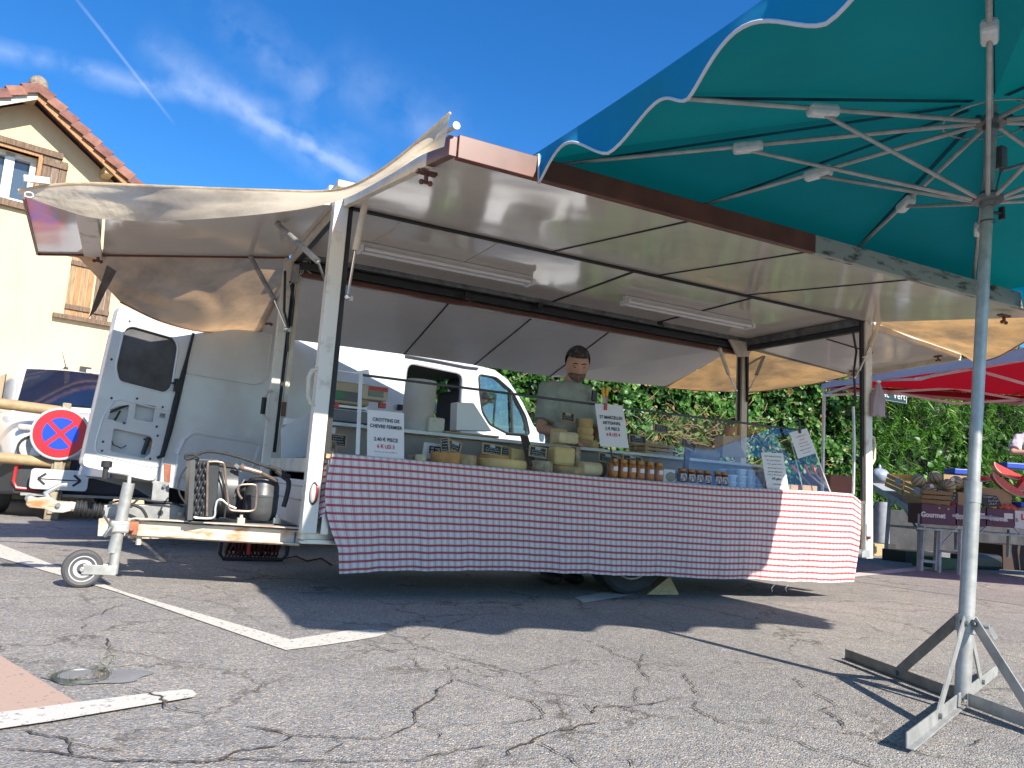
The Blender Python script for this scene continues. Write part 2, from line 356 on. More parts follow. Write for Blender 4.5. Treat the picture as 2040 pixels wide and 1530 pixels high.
# asphalt ------------------------------------------------------------------
def asphalt():
    m = bpy.data.materials.new('old_asphalt'); m.use_nodes = True; N, L = m.node_tree.nodes, m.node_tree.links; b = N['Principled BSDF']
    g = N.new('ShaderNodeNewGeometry'); pos = g.outputs['Position']
    def vor(s, feat='F1', src=pos):
        n = N.new('ShaderNodeTexVoronoi'); n.feature = feat; n.inputs['Scale'].default_value = s; L.new(src, n.inputs['Vector']); return n
    def noi(s, d=5, r=.6, src=pos):
        n = N.new('ShaderNodeTexNoise'); n.inputs['Scale'].default_value = s; n.inputs['Detail'].default_value = d; n.inputs['Roughness'].default_value = r; L.new(src, n.inputs['Vector']); return n
    def ramp(src, els):
        r = N.new('ShaderNodeValToRGB'); L.new(src, r.inputs[0]); e = r.color_ramp.elements
        while len(e) < len(els): e.new(.5)
        for i, (p, c) in enumerate(els): e[i].position = p; e[i].color = c if len(c) == 4 else tuple(c)+(1,)
        return r.outputs[0]
    def mix(f, a, b_, mode='MIX'):
        n = N.new('ShaderNodeMixRGB'); n.blend_type = mode
        for i, x in enumerate((f, a, b_)):
            if isinstance(x, (int, float)): n.inputs[i].default_value = x
            elif isinstance(x, tuple): n.inputs[i].default_value = x
            else: L.new(x, n.inputs[i])
        return n.outputs[0]
    v1 = vor(185); v2 = vor(95)
    sep = N.new('ShaderNodeSeparateColor'); L.new(v1.outputs['Color'], sep.inputs[0])
    sep2 = N.new('ShaderNodeSeparateColor'); L.new(v2.outputs['Color'], sep2.inputs[0])
    stone = ramp(sep.outputs[0], [(0, (.19, .184, .178)), (.35, (.30, .288, .276)), (.7, (.37, .354, .335)), (.92, (.45, .425, .395)), (1, (.64, .59, .53))])
    warm = ramp(sep2.outputs[1], [(0, (.84, .86, .90)), (.6, (1, 1, 1)), (.88, (1.08, 1, .92)), (1, (1.25, 1.12, .95))])
    c = mix(1, stone, warm, 'MULTIPLY')
    big = noi(.55, 6); c = mix(1, c, ramp(big.outputs[0], [(.3, (.84, .84, .86)), (.7, (1.12, 1.09, 1.04))]), 'MULTIPLY')
    mid = noi(5, 6, .7); c = mix(1, c, ramp(mid.outputs[0], [(.3, (.88, .88, .88)), (.7, (1.10, 1.10, 1.10))]), 'MULTIPLY')
    # fine secondary cracking
    ns = noi(3.2, 6, .7); sc2 = N.new('ShaderNodeVectorMath'); sc2.operation = 'SCALE'; L.new(ns.outputs['Color'], sc2.inputs[0]); sc2.inputs['Scale'].default_value = .45
    ad = N.new('ShaderNodeVectorMath'); ad.operation = 'ADD'; L.new(pos, ad.inputs[0]); L.new(sc2.outputs[0], ad.inputs[1])
    ve = vor(1.35, 'DISTANCE_TO_EDGE', ad.outputs[0]); msk = noi(1.1, 3)
    ed = ramp(ve.outputs['Distance'], [(0, (.85, .85, .85)), (.007, (.5, .5, .5)), (.020, (0, 0, 0))])
    mk = ramp(msk.outputs[0], [(.42, (0, 0, 0)), (.55, (1, 1, 1))])
    cr = mix(1, ed, mk, 'MULTIPLY')
    c = mix(cr, c, (.085, .070, .055, 1))
    spn = noi(1.7, 8, .75); c = mix(ramp(spn.outputs[0], [(.60, (0, 0, 0)), (.74, (.45, .45, .45))]), c, (.14, .135, .13, 1)); L.new(c, b.inputs['Base Color'])
    b.inputs['Roughness'].default_value = .82; b.inputs['Specular IOR Level'].default_value = .35
    bp = N.new('ShaderNodeBump'); bp.inputs['Distance'].default_value = .0035; L.new(v1.outputs['Distance'], bp.inputs['Height']); bp.invert = True
    bp2 = N.new('ShaderNodeBump'); bp2.inputs['Distance'].default_value = .012; L.new(mid.outputs[0], bp2.inputs['Height']); L.new(bp.outputs[0], bp2.inputs['Normal'])
    L.new(bp2.outputs[0], b.inputs['Normal'])
    return m
M['asphalt'] = asphalt()
def roadpaint(name, col, wear):
    m = mat(name, col, .75, namt=1, nscale=55, col2=(.22, .21, .20), thresh=(wear, wear+.06), bump=.002, bscale=150)
    return m
M['paint'] = roadpaint('worn_road_paint', (.66, .62, .55), .58)
M['pink'] = roadpaint('pink_road_surface', (.52, .36, .28), .60)
M['bitumen'] = mat('bitumen_patch', (.265, .262, .262), .85, namt=.25, nscale=5, bump=.003, bscale=60)
M['crackm'] = mat('crack_dirt', (.055, .045, .036), .95, namt=.8, nscale=30, col2=(.15, .11, .075), thresh=(.45, .65))

# gingham ------------------------------------------------------------------
def gingham():
    m = bpy.data.materials.new('red_check_cloth'); m.use_nodes = True; N, L = m.node_tree.nodes, m.node_tree.links; b = N['Principled BSDF']
    u = N.new('ShaderNodeUVMap'); u.uv_map = 'UVMap'; sp = N.new('ShaderNodeSeparateXYZ'); L.new(u.outputs[0], sp.inputs[0])
    def mth(op, a, b_=0.0):
        n = N.new('ShaderNodeMath'); n.operation = op
        for i, x in enumerate((a, b_)):
            if isinstance(x, (int, float)): n.inputs[i].default_value = x
            else: L.new(x, n.inputs[i])
        return n.outputs[0]
    def band(src, per, centre, half, soft=.02):
        f = mth('FRACT', mth('DIVIDE', src, per)); d = mth('ABSOLUTE', mth('SUBTRACT', f, centre))
        return mth('MINIMUM', mth('MAXIMUM', mth('DIVIDE', mth('SUBTRACT', half, d), soft), 0), 1)
    h = band(sp.outputs[1], .0440, .5, .145); h2 = band(sp.outputs[1], .0440, .5, .25)
    v = band(sp.outputs[0], .0440, .5, .14); v2 = band(sp.outputs[0], .0440, .5, .30); v3 = band(sp.outputs[0], .0440, .5, .22)
    def mix(f, a, c, mode='MIX'):
        n = N.new('ShaderNodeMixRGB'); n.blend_type = mode
        for i, x in enumerate((f, a, c)):
            if isinstance(x, (int, float)): n.inputs[i].default_value = x
            elif isinstance(x, tuple): n.inputs[i].default_value = x
            else: L.new(x, n.inputs[i])
        return n.outputs[0]
    c = (.74, .68, .63, 1)
    edge = mth('SUBTRACT', v2, v3)
    c = mix(mth('MULTIPLY', edge, .40), c, (.42, .14, .20, 1))
    c = mix(mth('MULTIPLY', v, .52), c, (.38, .13, .19, 1))
    c = mix(mth('MULTIPLY', mth('SUBTRACT', h2, h), .28), c, (.50, .12, .15, 1))
    c = mix(mth('MULTIPLY', h, .90), c, (.40, .015, .035, 1))
    nz = N.new('ShaderNodeTexNoise'); nz.inputs['Scale'].default_value = 260; L.new(u.outputs[0], nz.inputs[0])
    rp = N.new('ShaderNodeValToRGB'); L.new(nz.outputs[0], rp.inputs[0]); rp.color_ramp.elements[0].color = (.86, .86, .86, 1); rp.color_ramp.elements[1].color = (1.08, 1.08, 1.08, 1)
    c = mix(1, c, rp.outputs[0], 'MULTIPLY'); L.new(c, b.inputs['Base Color']); b.inputs['Roughness'].default_value = .9
    nb = N.new('ShaderNodeTexNoise'); nb.inputs['Scale'].default_value = 9; nb.inputs['Detail'].default_value = 4; L.new(u.outputs[0], nb.inputs[0]); bp = N.new('ShaderNodeBump'); bp.inputs['Distance'].default_value = .012; L.new(nb.outputs[0], bp.inputs['Height']); L.new(bp.outputs[0], b.inputs['Normal'])
    return m
M['gingham'] = gingham()
def leafmat(name, cols, tr=.35):
    m = bpy.data.materials.new(name); m.use_nodes = True; N, L = m.node_tree.nodes, m.node_tree.links; b = N['Principled BSDF']; out = N['Material Output']
    a = N.new('ShaderNodeAttribute'); a.attribute_name = 'tone'; rp = N.new('ShaderNodeValToRGB'); L.new(a.outputs['Fac'], rp.inputs[0]); e = rp.color_ramp.elements
    while len(e) < len(cols): e.new(.5)
    for i, (p, c) in enumerate(cols): e[i].position = p; e[i].color = c+(1,)
    L.new(rp.outputs[0], b.inputs['Base Color']); b.inputs['Roughness'].default_value = .42
    t = N.new('ShaderNodeBsdfTranslucent'); L.new(rp.outputs[0], t.inputs[0]); mxs = N.new('ShaderNodeMixShader'); mxs.inputs[0].default_value = tr
    L.new(b.outputs[0], mxs.inputs[1]); L.new(t.outputs[0], mxs.inputs[2]); L.new(mxs.outputs[0], out.inputs[0]); return m

# ================================================================== GROUND
MAC = globals()
g = MB(); g.poly([(-150, -150, 0), (150, -150, 0), (150, 150, 0), (-150, 150, 0)])
ob('asphalt_ground', g, M['asphalt'], base=(0, 0, 0), kind='structure')
def sheet(name, pxs, m, z, extra=None):
    mb = MB(); pts = [Z_(x, y) for x, y in pxs]
    if extra: pts += [V(e) for e in extra]
    mb.poly([(p.x, p.y, z) for p in pts]); c = sum(pts, V((0, 0, 0)))/len(pts)
    return ob(name, mb, m, base=(c.x, c.y, 0), kind='structure')
E_ = Z_(0, 1085); F_ = Z_(0, 1112)
d = (Z_(0, 1085)-Z_(578, 1275.6)).normalized()
sheet('painted_bay_line', [(0, 1112), (230, 1180), (569, 1297), (640, 1288), (700, 1279), (752, 1270), (770, 1264), (764, 1259), (740, 1256), (690, 1258), (640, 1266), (578, 1275.6), (245, 1180), (0, 1085)], M['paint'], .004, [tuple(E_+d*3), tuple(F_+d*3)])
a1, a2 = Z_(0, 1425), Z_(0, 1458); d2 = (Z_(0, 1425)-Z_(370, 1378)).normalized()
sheet('painted_bay_line', [(0, 1458), (100, 1443), (385, 1394), (391, 1388), (384, 1381), (370, 1378), (280, 1388), (0, 1425)], M['paint'], .008, [tuple(a1+d2*3), tuple(a2+d2*3)])
p1, p2 = Z_(0, 1308), Z_(158, 1405); d3 = (p1-p2).normalized()
sheet('pink_pavement_patch', [(0, 1308), (80, 1357), (158, 1405), (0, 1428)], M['pink'], .004, [tuple(Z_(0, 1428)+d2*3), tuple(p1+d3*2.5)])
sheet('painted_bay_line', [(1145, 1191), (1163, 1202), (1262, 1186), (1310, 1172), (1292, 1166)], M['paint'], .004)
sheet('painted_bay_line', [(1700, 1150), (1830, 1137), (1900, 1126), (1896, 1121), (1820, 1131), (1700, 1142)], M['paint'], .004)
# manhole with its patch of bitumen
mc = Z_(160, 1352)
mb = MB(); mb.poly([(mc.x+.05+.14*cos(a)*(1+.14*sin(3*a)+.06*sin(7*a)), mc.y+.10*sin(a)*(1+.15*cos(2*a)+.06*sin(5*a)), .004) for a in [i*pi/16 for i in range(32)]])
ob('bitumen_patch', mb, M['bitumen'], base=(mc.x, mc.y, 0), kind='structure')
t = thing('manhole_cover', 'small round manhole cover ringed by weeds and dead leaves beside the pink patch', 'manhole', (mc.x, mc.y, 0))
mb = MB(); mb.lathe([(.078, .005), (.078, .013), (.066, .014), (.064, .010)], (mc.x, mc.y, 0), n=28); ob('frame', mb, M['galvdark'], t, True)
mb = MB(); mb.lathe([(.062, .006), (.062, .011), (.0, .012)], (mc.x, mc.y, 0), n=28); ob('cover', mb, M['bitumen'], t, True)
def leafset(pos, nrm_fn, size, n, jit=.5, tri=False):
    """numpy leaf soup: returns verts, faces; pos (n,3)"""
    rng = np.random.default_rng(int(abs(pos[0, 0])*1e4) % 99991 + n)
    d = rng.normal(size=(n, 3)); d += nrm_fn; d /= np.linalg.norm(d, axis=1)[:, None]
    up = rng.normal(size=(n, 3)); a = np.cross(d, up); a /= np.linalg.norm(a, axis=1)[:, None]; b = np.cross(d, a)
    return d, a, b, rng
def soup(name, pos, bias, size, shape, m, parent=None, base=None, tones=None, **k):
    """many small folded leaves; shape = list of (u, v, w) outline points of one half-folded leaf with faces"""
    n = len(pos); d, a, b, rng = leafset(pos, bias, size, n)
    sz = (size*(rng.uniform(.55, 1.35, n)))[:, None]
    pts, fcs = shape; P = len(pts)
    out = np.empty((n, P, 3))
    for i, (u, v_, w_) in enumerate(pts): out[:, i] = pos + (a*u + b*v_ + d*w_)*sz
    F = []; base_i = (np.arange(n)*P)
    me = bpy.data.meshes.new(name); W = MW[parent.name].inverted() if parent is not None else (Matrix.Translation(-V(base)) if base is not None else Matrix.Identity(4))
    o_ = np.array(W.translation); flat = out.reshape(-1, 3) + o_
    me.vertices.add(n*P); me.vertices.foreach_set('co', flat.ravel())
    loops = np.concatenate([[base_i + j for j in f] for f in fcs]) if False else None
    L_ = []; st = []; tot_ = []
    arr = np.concatenate([np.stack([base_i+j for j in f], 1) for f in fcs], 0) if len(set(len(f) for f in fcs)) == 1 else None
    me.loops.add(arr.size); me.loops.foreach_set('vertex_index', arr.ravel().astype(np.int32))
    me.polygons.add(len(arr)); me.polygons.foreach_set('loop_start', (np.arange(len(arr))*arr.shape[1]).astype(np.int32)); me.polygons.foreach_set('loop_total', np.full(len(arr), arr.shape[1], np.int32))
    me.update(calc_edges=True)
    at_ = me.attributes.new('tone', 'FLOAT', 'POINT'); tv = tones if tones is not None else rng.uniform(0, 1, n)
    at_.data.foreach_set('value', np.repeat(tv, P).astype(np.float32)); me.materials.append(m)
    o = bpy.data.objects.new(name, me); COL.objects.link(o)
    if parent is not None: o.parent = parent; MW[o.name] = MW[parent.name]
    elif base is not None: o.location = base
    return setp(o, **k)
IVY = ([(0, -.5, 0), (.5, -.1, .12), (.22, .5, .05), (-.22, .5, .05), (-.5, -.1, .12), (0, .1, -.06)], [(0, 1, 5), (1, 2, 5), (2, 3, 5), (3, 4, 5), (4, 0, 5)])
BLADE = ([(0, -1.4, 0), (.16, -.2, .04), (0, 1.4, -.1), (-.16, -.2, .04)], [(0, 1, 2, 3)])
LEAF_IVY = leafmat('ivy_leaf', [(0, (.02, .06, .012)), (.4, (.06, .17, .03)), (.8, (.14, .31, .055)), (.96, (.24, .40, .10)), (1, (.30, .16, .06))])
LEAF_FEA = leafmat('shrub_leaf', [(0, (.02, .07, .01)), (.5, (.08, .22, .025)), (.85, (.18, .37, .05)), (1, (.30, .46, .08))], .45)
LEAF_DRY = leafmat('dry_leaf', [(0, (.22, .11, .035)), (.5, (.34, .22, .09)), (1, (.42, .32, .15))], .3)
GRASS = leafmat('grass_blade', [(0, (.05, .10, .015)), (.7, (.10, .17, .03)), (1, (.25, .20, .07))], .4)
rng = np.random.default_rng(5)
def ring(cx, cy, r, n, a0=0, a1=2*pi, z=.012, jr=.02):
    a = rng.uniform(a0, a1, n); rr = r + rng.normal(0, jr, n); return np.stack([cx+rr*np.cos(a), cy+rr*np.sin(a), rng.uniform(.004, z, n)], 1)
soup('weeds', ring(mc.x, mc.y, .072, 170, 2.4, 4.9, .022, .010), np.array([0, 0, 1.]), .0045, BLADE, GRASS, base=(mc.x, mc.y, 0), label='green weeds growing along the rim of the manhole', cat='weeds', kind='stuff')
soup('leaf_litter', ring(mc.x, mc.y, .060, 200, 4.2, 7.4, .018, .014), np.array([0, 0, 2.]), .006, BLADE, LEAF_DRY, base=(mc.x+.06, mc.y-.03, 0), label='brown leaf litter caught around the manhole rim', cat='leaves', kind='stuff')
wp = Z_(205, 1348)
sprig = np.array([[wp.x+random.gauss(0, .014)+h*.02, wp.y+random.gauss(0, .014), h*.085] for h in np.random.default_rng(2).uniform(0, 1, 70)])
soup('weed_sprig', sprig, np.array([0, 0, .5]), .007, BLADE, GRASS, base=(wp.x, wp.y, 0), label='upright reddish green weed sprig at the right of the manhole', cat='weeds', kind='stuff')

rl = np.random.default_rng(8); sp_n = 170; spos = np.stack([rl.uniform(-.5, 5, sp_n), rl.uniform(1.4, 6, sp_n), rl.uniform(.004, .008, sp_n)], 1)
soup('scattered_leaves', spos, np.array([0, 0, 3.]), .006, BLADE, LEAF_DRY, base=(2, 3, 0), label='tiny dry leaf fragments scattered over the asphalt', cat='leaves', kind='stuff')
# cracks that the photo shows, ragged ribbons of dirt lying in the surface
C7 = lambda l: [(1000+x/2.914, 1100+y/2.914) for x, y in l]
C6 = lambda l: [(x/2.04, 1180+y/2.04) for x, y in l]
cracks = [(C7(l), w_) for l, w_ in [
 ([(0, 345), (150, 365), (330, 395), (440, 435), (520, 450)], 1.2), ([(400, 495), (520, 530), (690, 605), (800, 650), (830, 720), (860, 770), (970, 860)], 1.6), ([(970, 860), (1110, 855), (1190, 850), (1380, 855), (1520, 862)], .8),
 ([(970, 860), (860, 890), (740, 910), (560, 905), (535, 940), (590, 985), (430, 1030), (240, 1070), (200, 1115), (30, 1150), (15, 1200)], 2.0),
 ([(0, 830), (180, 870), (240, 930), (215, 975), (120, 995), (0, 1015)], 1.4), ([(240, 870), (330, 885), (410, 900)], 1.3), ([(200, 1115), (300, 1160), (400, 1195), (450, 1253), (500, 1300)], 1.6),
 ([(1075, 715), (1070, 750), (1110, 800), (1160, 845)], 1.3), ([(1110, 865), (1160, 930), (1280, 990), (1450, 1050), (1700, 1100), (1850, 1160), (2040, 1215), (2300, 1300)], 1.5),
 ([(795, 785), (775, 850), (800, 890)], 1), ([(1830, 820), (1920, 890), (1850, 920), (1940, 970), (2010, 1035)], 1.5), ([(700, 320), (800, 370), (960, 430), (1030, 470)], 1),
 ([(370, 360), (560, 395), (760, 430), (880, 450), (1080, 500)], 1.1), ([(790, 640), (810, 600), (870, 600), (850, 575)], 1.6), ([(540, 940), (480, 880), (450, 870)], .9), ([(730, 915), (745, 945), (900, 955), (1150, 985)], .8),
 ([(800, 270), (810, 315), (900, 345), (1000, 390)], 1.0), ([(1300, 260), (1500, 340), (1750, 390), (1950, 450)], .9), ([(1700, 735), (1730, 760), (1765, 795)], 1.6), ([(900, 655), (960, 680), (1080, 715)], .8), ([(720, 1210), (760, 1253)], 1.4)]]
cracks += [(C6(l), w_) for l, w_ in [
 ([(510, 395), (640, 440), (670, 480), (820, 495), (900, 520), (1040, 555), (1190, 590), (1370, 600), (1560, 610), (1700, 540), (1700, 490), (1850, 355), (1800, 290)], 1.8), ([(1850, 355), (1960, 385), (2040, 405)], 1.5),
 ([(0, 640), (180, 655), (290, 680), (500, 690), (800, 705), (880, 690), (950, 655), (1180, 630), (1240, 640)], 2.0), ([(90, 565), (240, 610), (290, 670)], 1.8), ([(270, 620), (420, 635), (490, 650)], .9), ([(880, 690), (1100, 690), (1340, 690), (1600, 690), (1700, 690), (1900, 650), (2040, 620)], 1.6),
 ([(800, 25), (980, 75), (1050, 120), (1150, 150), (1320, 155), (1450, 125)], .9), ([(1570, 180), (1720, 190), (1860, 120), (1970, 95), (2040, 75)], 1.5), ([(1470, 205), (1660, 260), (1700, 300), (1750, 320)], 1.3), ([(300, 120), (400, 95), (470, 60), (560, 45)], 1.1),
 ([(340, 130), (350, 170)], 1.8), ([(430, 190), (440, 230), (425, 265)], 1.9), ([(440, 250), (560, 252), (700, 256)], .6), ([(1700, 540), (1770, 570), (1790, 600)], 1.1), ([(1770, 560), (1850, 548), (1930, 545)], .8), ([(1190, 590), (1170, 610)], 2.2), ([(1370, 600), (1390, 620), (1310, 655)], 1.2), ([(1340, 660), (1345, 700)], 2.2), ([(1640, 20), (1800, 40), (1960, 95)], 1.2), ([(750, 30), (860, 5)], .8)]]
cracks += [([(1690, 1160), (1800, 1180), (1920, 1196), (2060, 1216)], .8), ([(640, 1190), (520, 1150), (400, 1140)], .6), ([(1820, 1330), (1990, 1385)], .5), ([(1890, 1425), (1960, 1465), (1930, 1490)], 1.4), ([(1730, 1245), (1765, 1262)], 1.2), ([(1920, 1250), (2040, 1290)], .8), ([(1700, 1250), (1600, 1218), (1480, 1190)], 1.0)]
mb = MB(); rr = random.Random(3)
for pts, wd in cracks:
    w3 = [Z_(x, y) for x, y in pts]; dense = []
    for a, b in zip(w3, w3[1:]):
        k = max(2, int((b-a).length/.010))
        for i in range(k): dense.append(a.lerp(b, i/k))
    dense.append(w3[-1]); n = len(dense)
    if n < 3: continue
    sd0 = rr.random()*100
    for st_n, (wk, lat, gap) in enumerate(((1.0, .0, .35), (.42, .010, -.05), (.36, .016, -.12))):
        sd_ = sd0+st_n*.37; b = len(mb.v)
        for i, p in enumerate(dense):
            t_ = (dense[min(i+1, n-1)]-dense[max(i-1, 0)]).normalized(); nn = V((-t_.y, t_.x, 0))
            off = noise.noise(V((p.x*9, p.y*9, sd0)))*.020 + noise.noise(V((p.x*30, p.y*30, sd_)))*.012 + noise.noise(V((p.x*70, p.y*70, sd_)))*.006 + lat*noise.noise(V((p.x*14, p.y*14, sd_+50)))
            hw = .00175*wd*wk*(.75+.9*noise.noise(V((p.x*22, p.y*22, sd_+9))))
            if noise.noise(V((p.x*5, p.y*5, sd_+70)))+gap < 0: hw = .0001
            hw = max(hw, .0003 if st_n == 0 else .0001)*min(1, .25+8*min(i, n-1-i)/n)
            q = p + nn*off
            for e_ in (q+nn*hw, q-nn*hw): mb.av((e_.x, e_.y, (.0105 if e_.x < .42 and 2.36 < e_.y < 2.6 else .0055)+.0004*st_n))
        for i in range(n-1): mb.f.append((b+2*i, b+2*i+1, b+2*i+3, b+2*i+2))
ob('asphalt_cracks', mb, M['crackm'], base=(2, 3, 0), kind='structure')

# ================================================================== HOUSE
HO = V((-.65, 13.3, 0)); ha = radians(15); hu = V((cos(ha), sin(ha), 0)); hn = V((sin(ha), -cos(ha), 0))   # hn faces the camera
def hp(x, y, off=0): return pl(x, y, HO+hn*off, hn)
def H3(u, z, off=0): return HO + hu*u + hn*off + V((0, 0, z))
def huz(P): return ((P-HO).dot(hu), P.z)
house = thing('house', 'cream rendered house with tiled gable roof and brown wooden shutters behind the car', 'house', tuple(H3(-3, 0)))
ap = huz(hp(78, 172, .38)); ev = huz(hp(290, 382, .38)); sl = (ap[1]-ev[1])/(ev[0]-ap[0])
au, az = ap; wall_top = az-.12
ru = au+4.3; lu = au-6.5
w1 = [huz(hp(*q)) for q in ((5, 296), (88, 318), (72, 402), (-12, 396))]
w1 = [(w1[0][0]-.25, w1[0][1]+.08), (w1[1][0]-.02, w1[1][1]+.02), (w1[2][0]-.02, w1[2][1]), (w1[3][0]-.2, w1[3][1]-.02)]
wx0, wx1 = w1[3][0], w1[1][0]-.05; wz1 = huz(hp(45, 304))[1]; wz0 = huz(hp(30, 402))[1]
mb = MB()
mb.holes([(lu, 0), (ru, 0), (ru, wall_top-(ru-au)*sl), (au, wall_top), (lu, wall_top-(au-lu)*sl*.9)], [[(wx0, wz0), (wx1, wz0), (wx1, wz1), (wx0, wz1)]], off=-hn*.3, fn=lambda p: H3(p[0], p[1]))
ob('wall', mb, M['stucco'], house)
mb = MB(); mb.slab([H3(ru, 0, -.3), H3(ru, 0, -8), H3(ru, wall_top-(ru-au)*sl, -8), H3(ru, wall_top-(ru-au)*sl, -.3)], -hu*.25); ob('side_wall', mb, M['stucco'], house)
# roof decks
for sgn, uu, s_ in ((1, ru+.35, sl), (-1, lu-.3, sl*.9)):
    mb = MB(); z1_ = az - abs(uu-au)*s_
    mb.slab([H3(au, az-.05, .38), H3(uu, z1_-.05, .38), H3(uu, z1_-.05, -8), H3(au, az-.05, -8)], (0, 0, .04))
    rf = ob('roof_slope', mb, M['tile'], house)
    # barge board and soffit edge
    mb = MB(); mb.slab([H3(au, az-.20, .36), H3(uu, z1_-.20, .36), H3(uu, z1_-.06, .36), H3(au, az-.06, .36)], hn*.03)
    ob('barge_board', mb, M['orangewood' if sgn > 0 else 'cream'], house)
    tmats = [M['tile'], mat('clay_tile_b', (.30, .13, .09), .75, namt=.4, nscale=7, bump=.002), mat('clay_tile_c', (.20, .085, .07), .8, namt=.5, nscale=6, bump=.002)]
    L = sqrt((uu-au)**2+(z1_-az)**2); step = .205; proto = None
    dirv = (H3(uu, z1_)-H3(au, az)).normalized(); up_ = dirv.cross(hn)*(1 if sgn > 0 else -1)
    if up_.z < 0: up_ = -up_
    for i in range(int(L/step)):
        p = H3(au, az, .30) + dirv*(step*i) + up_*.0
        mb = MB(); x0 = p; x1 = p + dirv*(step*1.10)
        lift0, lift1 = .030, .072
        q = lambda P, l, o: P + up_*l + hn*o
        # verge tile: top plate and hanging side
        mb.hexa([q(x0, lift0, -.25), q(x0, lift0, .13), q(x0, lift0-.03, .145), q(x0, lift0-.14, .15), q(x0, lift0-.14, .13), q(x0, lift0-.03, .12), q(x0, lift0-.02, -.25)],
                [q(x1, lift1, -.25), q(x1, lift1, .13), q(x1, lift1-.03, .145), q(x1, lift1-.15, .15), q(x1, lift1-.15, .13), q(x1, lift1-.03, .12), q(x1, lift1-.02, -.25)])
        ob('roof_tile', mb, tmats[i % 3], house, bevel=.008)
mb = MB(); mb.ball(H3(au, az+.05, .30), .125, (1, 1, 1.05)); mb.ball(H3(au+.04, az+.0, .33), .09); mb.ball(H3(au-.04, az-.02, .34), .08); rt = ob('ridge_mortar', mb, mat('ridge_mortar', (.30, .24, .18), .95, namt=.5, nscale=20, bump=.02, bscale=30), house, True)
mb = MB(); mb.cyl(H3(au, az+.0, .25), H3(au, az+.0, -8), .09, n=10); ob('ridge', mb, M['tile'], house)
for q in ((172, 176 - 100 + 0),):
    pass
for (px_, py_) in ((65, 178), (216, 331), (330, 440)):
    P = hp(px_, py_, .2)+V((0, 0, -.10)); mb = MB(); mb.box(P - hn*.04, (.13, .36, .13), (hu, hn, V((0, 0, 1)))); ob('purlin_end', mb, M['crate'], house, bevel=.01)
# lit window with opened shutters
win = thing('x', None, None)
bpy.data.objects.remove(win)
def hbox(u0, u1, z0, z1, o0, o1): 
    mb = MB(); mb.hexa([H3(u0, z0, o0), H3(u1, z0, o0), H3(u1, z1, o0), H3(u0, z1, o0)], [H3(u0, z0, o1), H3(u1, z0, o1), H3(u1, z1, o1), H3(u0, z1, o1)]); return mb
wn_ = ob('window', hbox(wx0, wx1, wz0, wz1, -.26, -.25), M['winglass'], house)
mid = (wx0+wx1)/2
for a_, b_, c_, d_ in ((wx0, wx0+.07, wz0, wz1), (wx1-.07, wx1, wz0, wz1), (mid-.06, mid+.06, wz0, wz1), (wx0+.07, wx1-.07, wz1-.06, wz1), (wx0+.07, wx1-.07, wz0, wz0+.08)):
    ob('frame', hbox(a_, b_, c_, d_, -.246, -.15), M['upvc'], wn_)
ob('window_reveal', hbox(wx1-.002, wx1+.05, wz0, wz1, -.10, .035), M['orangewood'], house)
ob('window_reveal', hbox(wx0-.03, wx1+.04, wz1, wz1+.05, -.10, .03), M['orangewood'], house)
ob('lintel', hbox(wx0-.3, wx1+.30, wz1+.052, wz1+.14, -.02, .06), M['oldwood'], house)
ob('window_sill', hbox(wx0-.12, wx1+.12, wz0-.10, wz0-.005, -.05, .08), M['oldwood'], house)
def shutter(u0, u1, z0, z1, out, m1, name='shutter', tilt=0):
    mb = MB(); mb.hexa([H3(u0, z0, out), H3(u1, z0, out+tilt), H3(u1, z1, out+tilt), H3(u0, z1, out)], [H3(u0, z0, out+.012), H3(u1, z0, out+.012+tilt), H3(u1, z1, out+.012+tilt), H3(u0, z1, out+.012)])
    sh = ob(name, mb, M['black'], house); n = max(2, int(round((u1-u0)/.095)))
    for i in range(n):
        a_, b_ = u0+(u1-u0)*i/n+.004, u0+(u1-u0)*(i+1)/n-.004; ta, tb = tilt*i/n, tilt*(i+1)/n
        mb = MB(); mb.hexa([H3(a_, z0, out+ta+.013), H3(b_, z0, out+tb+.013), H3(b_, z1, out+tb+.013), H3(a_, z1, out+ta+.013)], [H3(a_, z0, out+.034+ta), H3(b_, z0, out+.034+tb), H3(b_, z1, out+.034+tb), H3(a_, z1, out+.034+ta)])
        ob('board', mb, m1[i % len(m1)], sh)
    for zz in (z0+(z1-z0)*.10, z1-(z1-z0)*.16):
        mb = MB(); mb.hexa([H3(u0, zz, out+.036), H3(u1, zz, out+.036+tilt), H3(u1, zz+.07, out+.036+tilt), H3(u0, zz+.07, out+.036)], [H3(u0, zz, out+.06), H3(u1, zz, out+.06+tilt), H3(u1, zz+.07, out+.06+tilt), H3(u0, zz+.07, out+.06)])
        ob('ledge', mb, M['oldwood'], sh)
wood2 = [M['oldwood'], mat('grey_board', (.25, .18, .13), .8, namt=.6, nscale=12, stretch=(6, 6, .6), bump=.002), M['oldwood']]
shutter(wx1+.055, wx1+.38, wz0+.02, wz1+.02, .02, wood2)
shutter(wx0-.42, wx0-.01, wz0+.0, wz1+.05, .05, wood2)
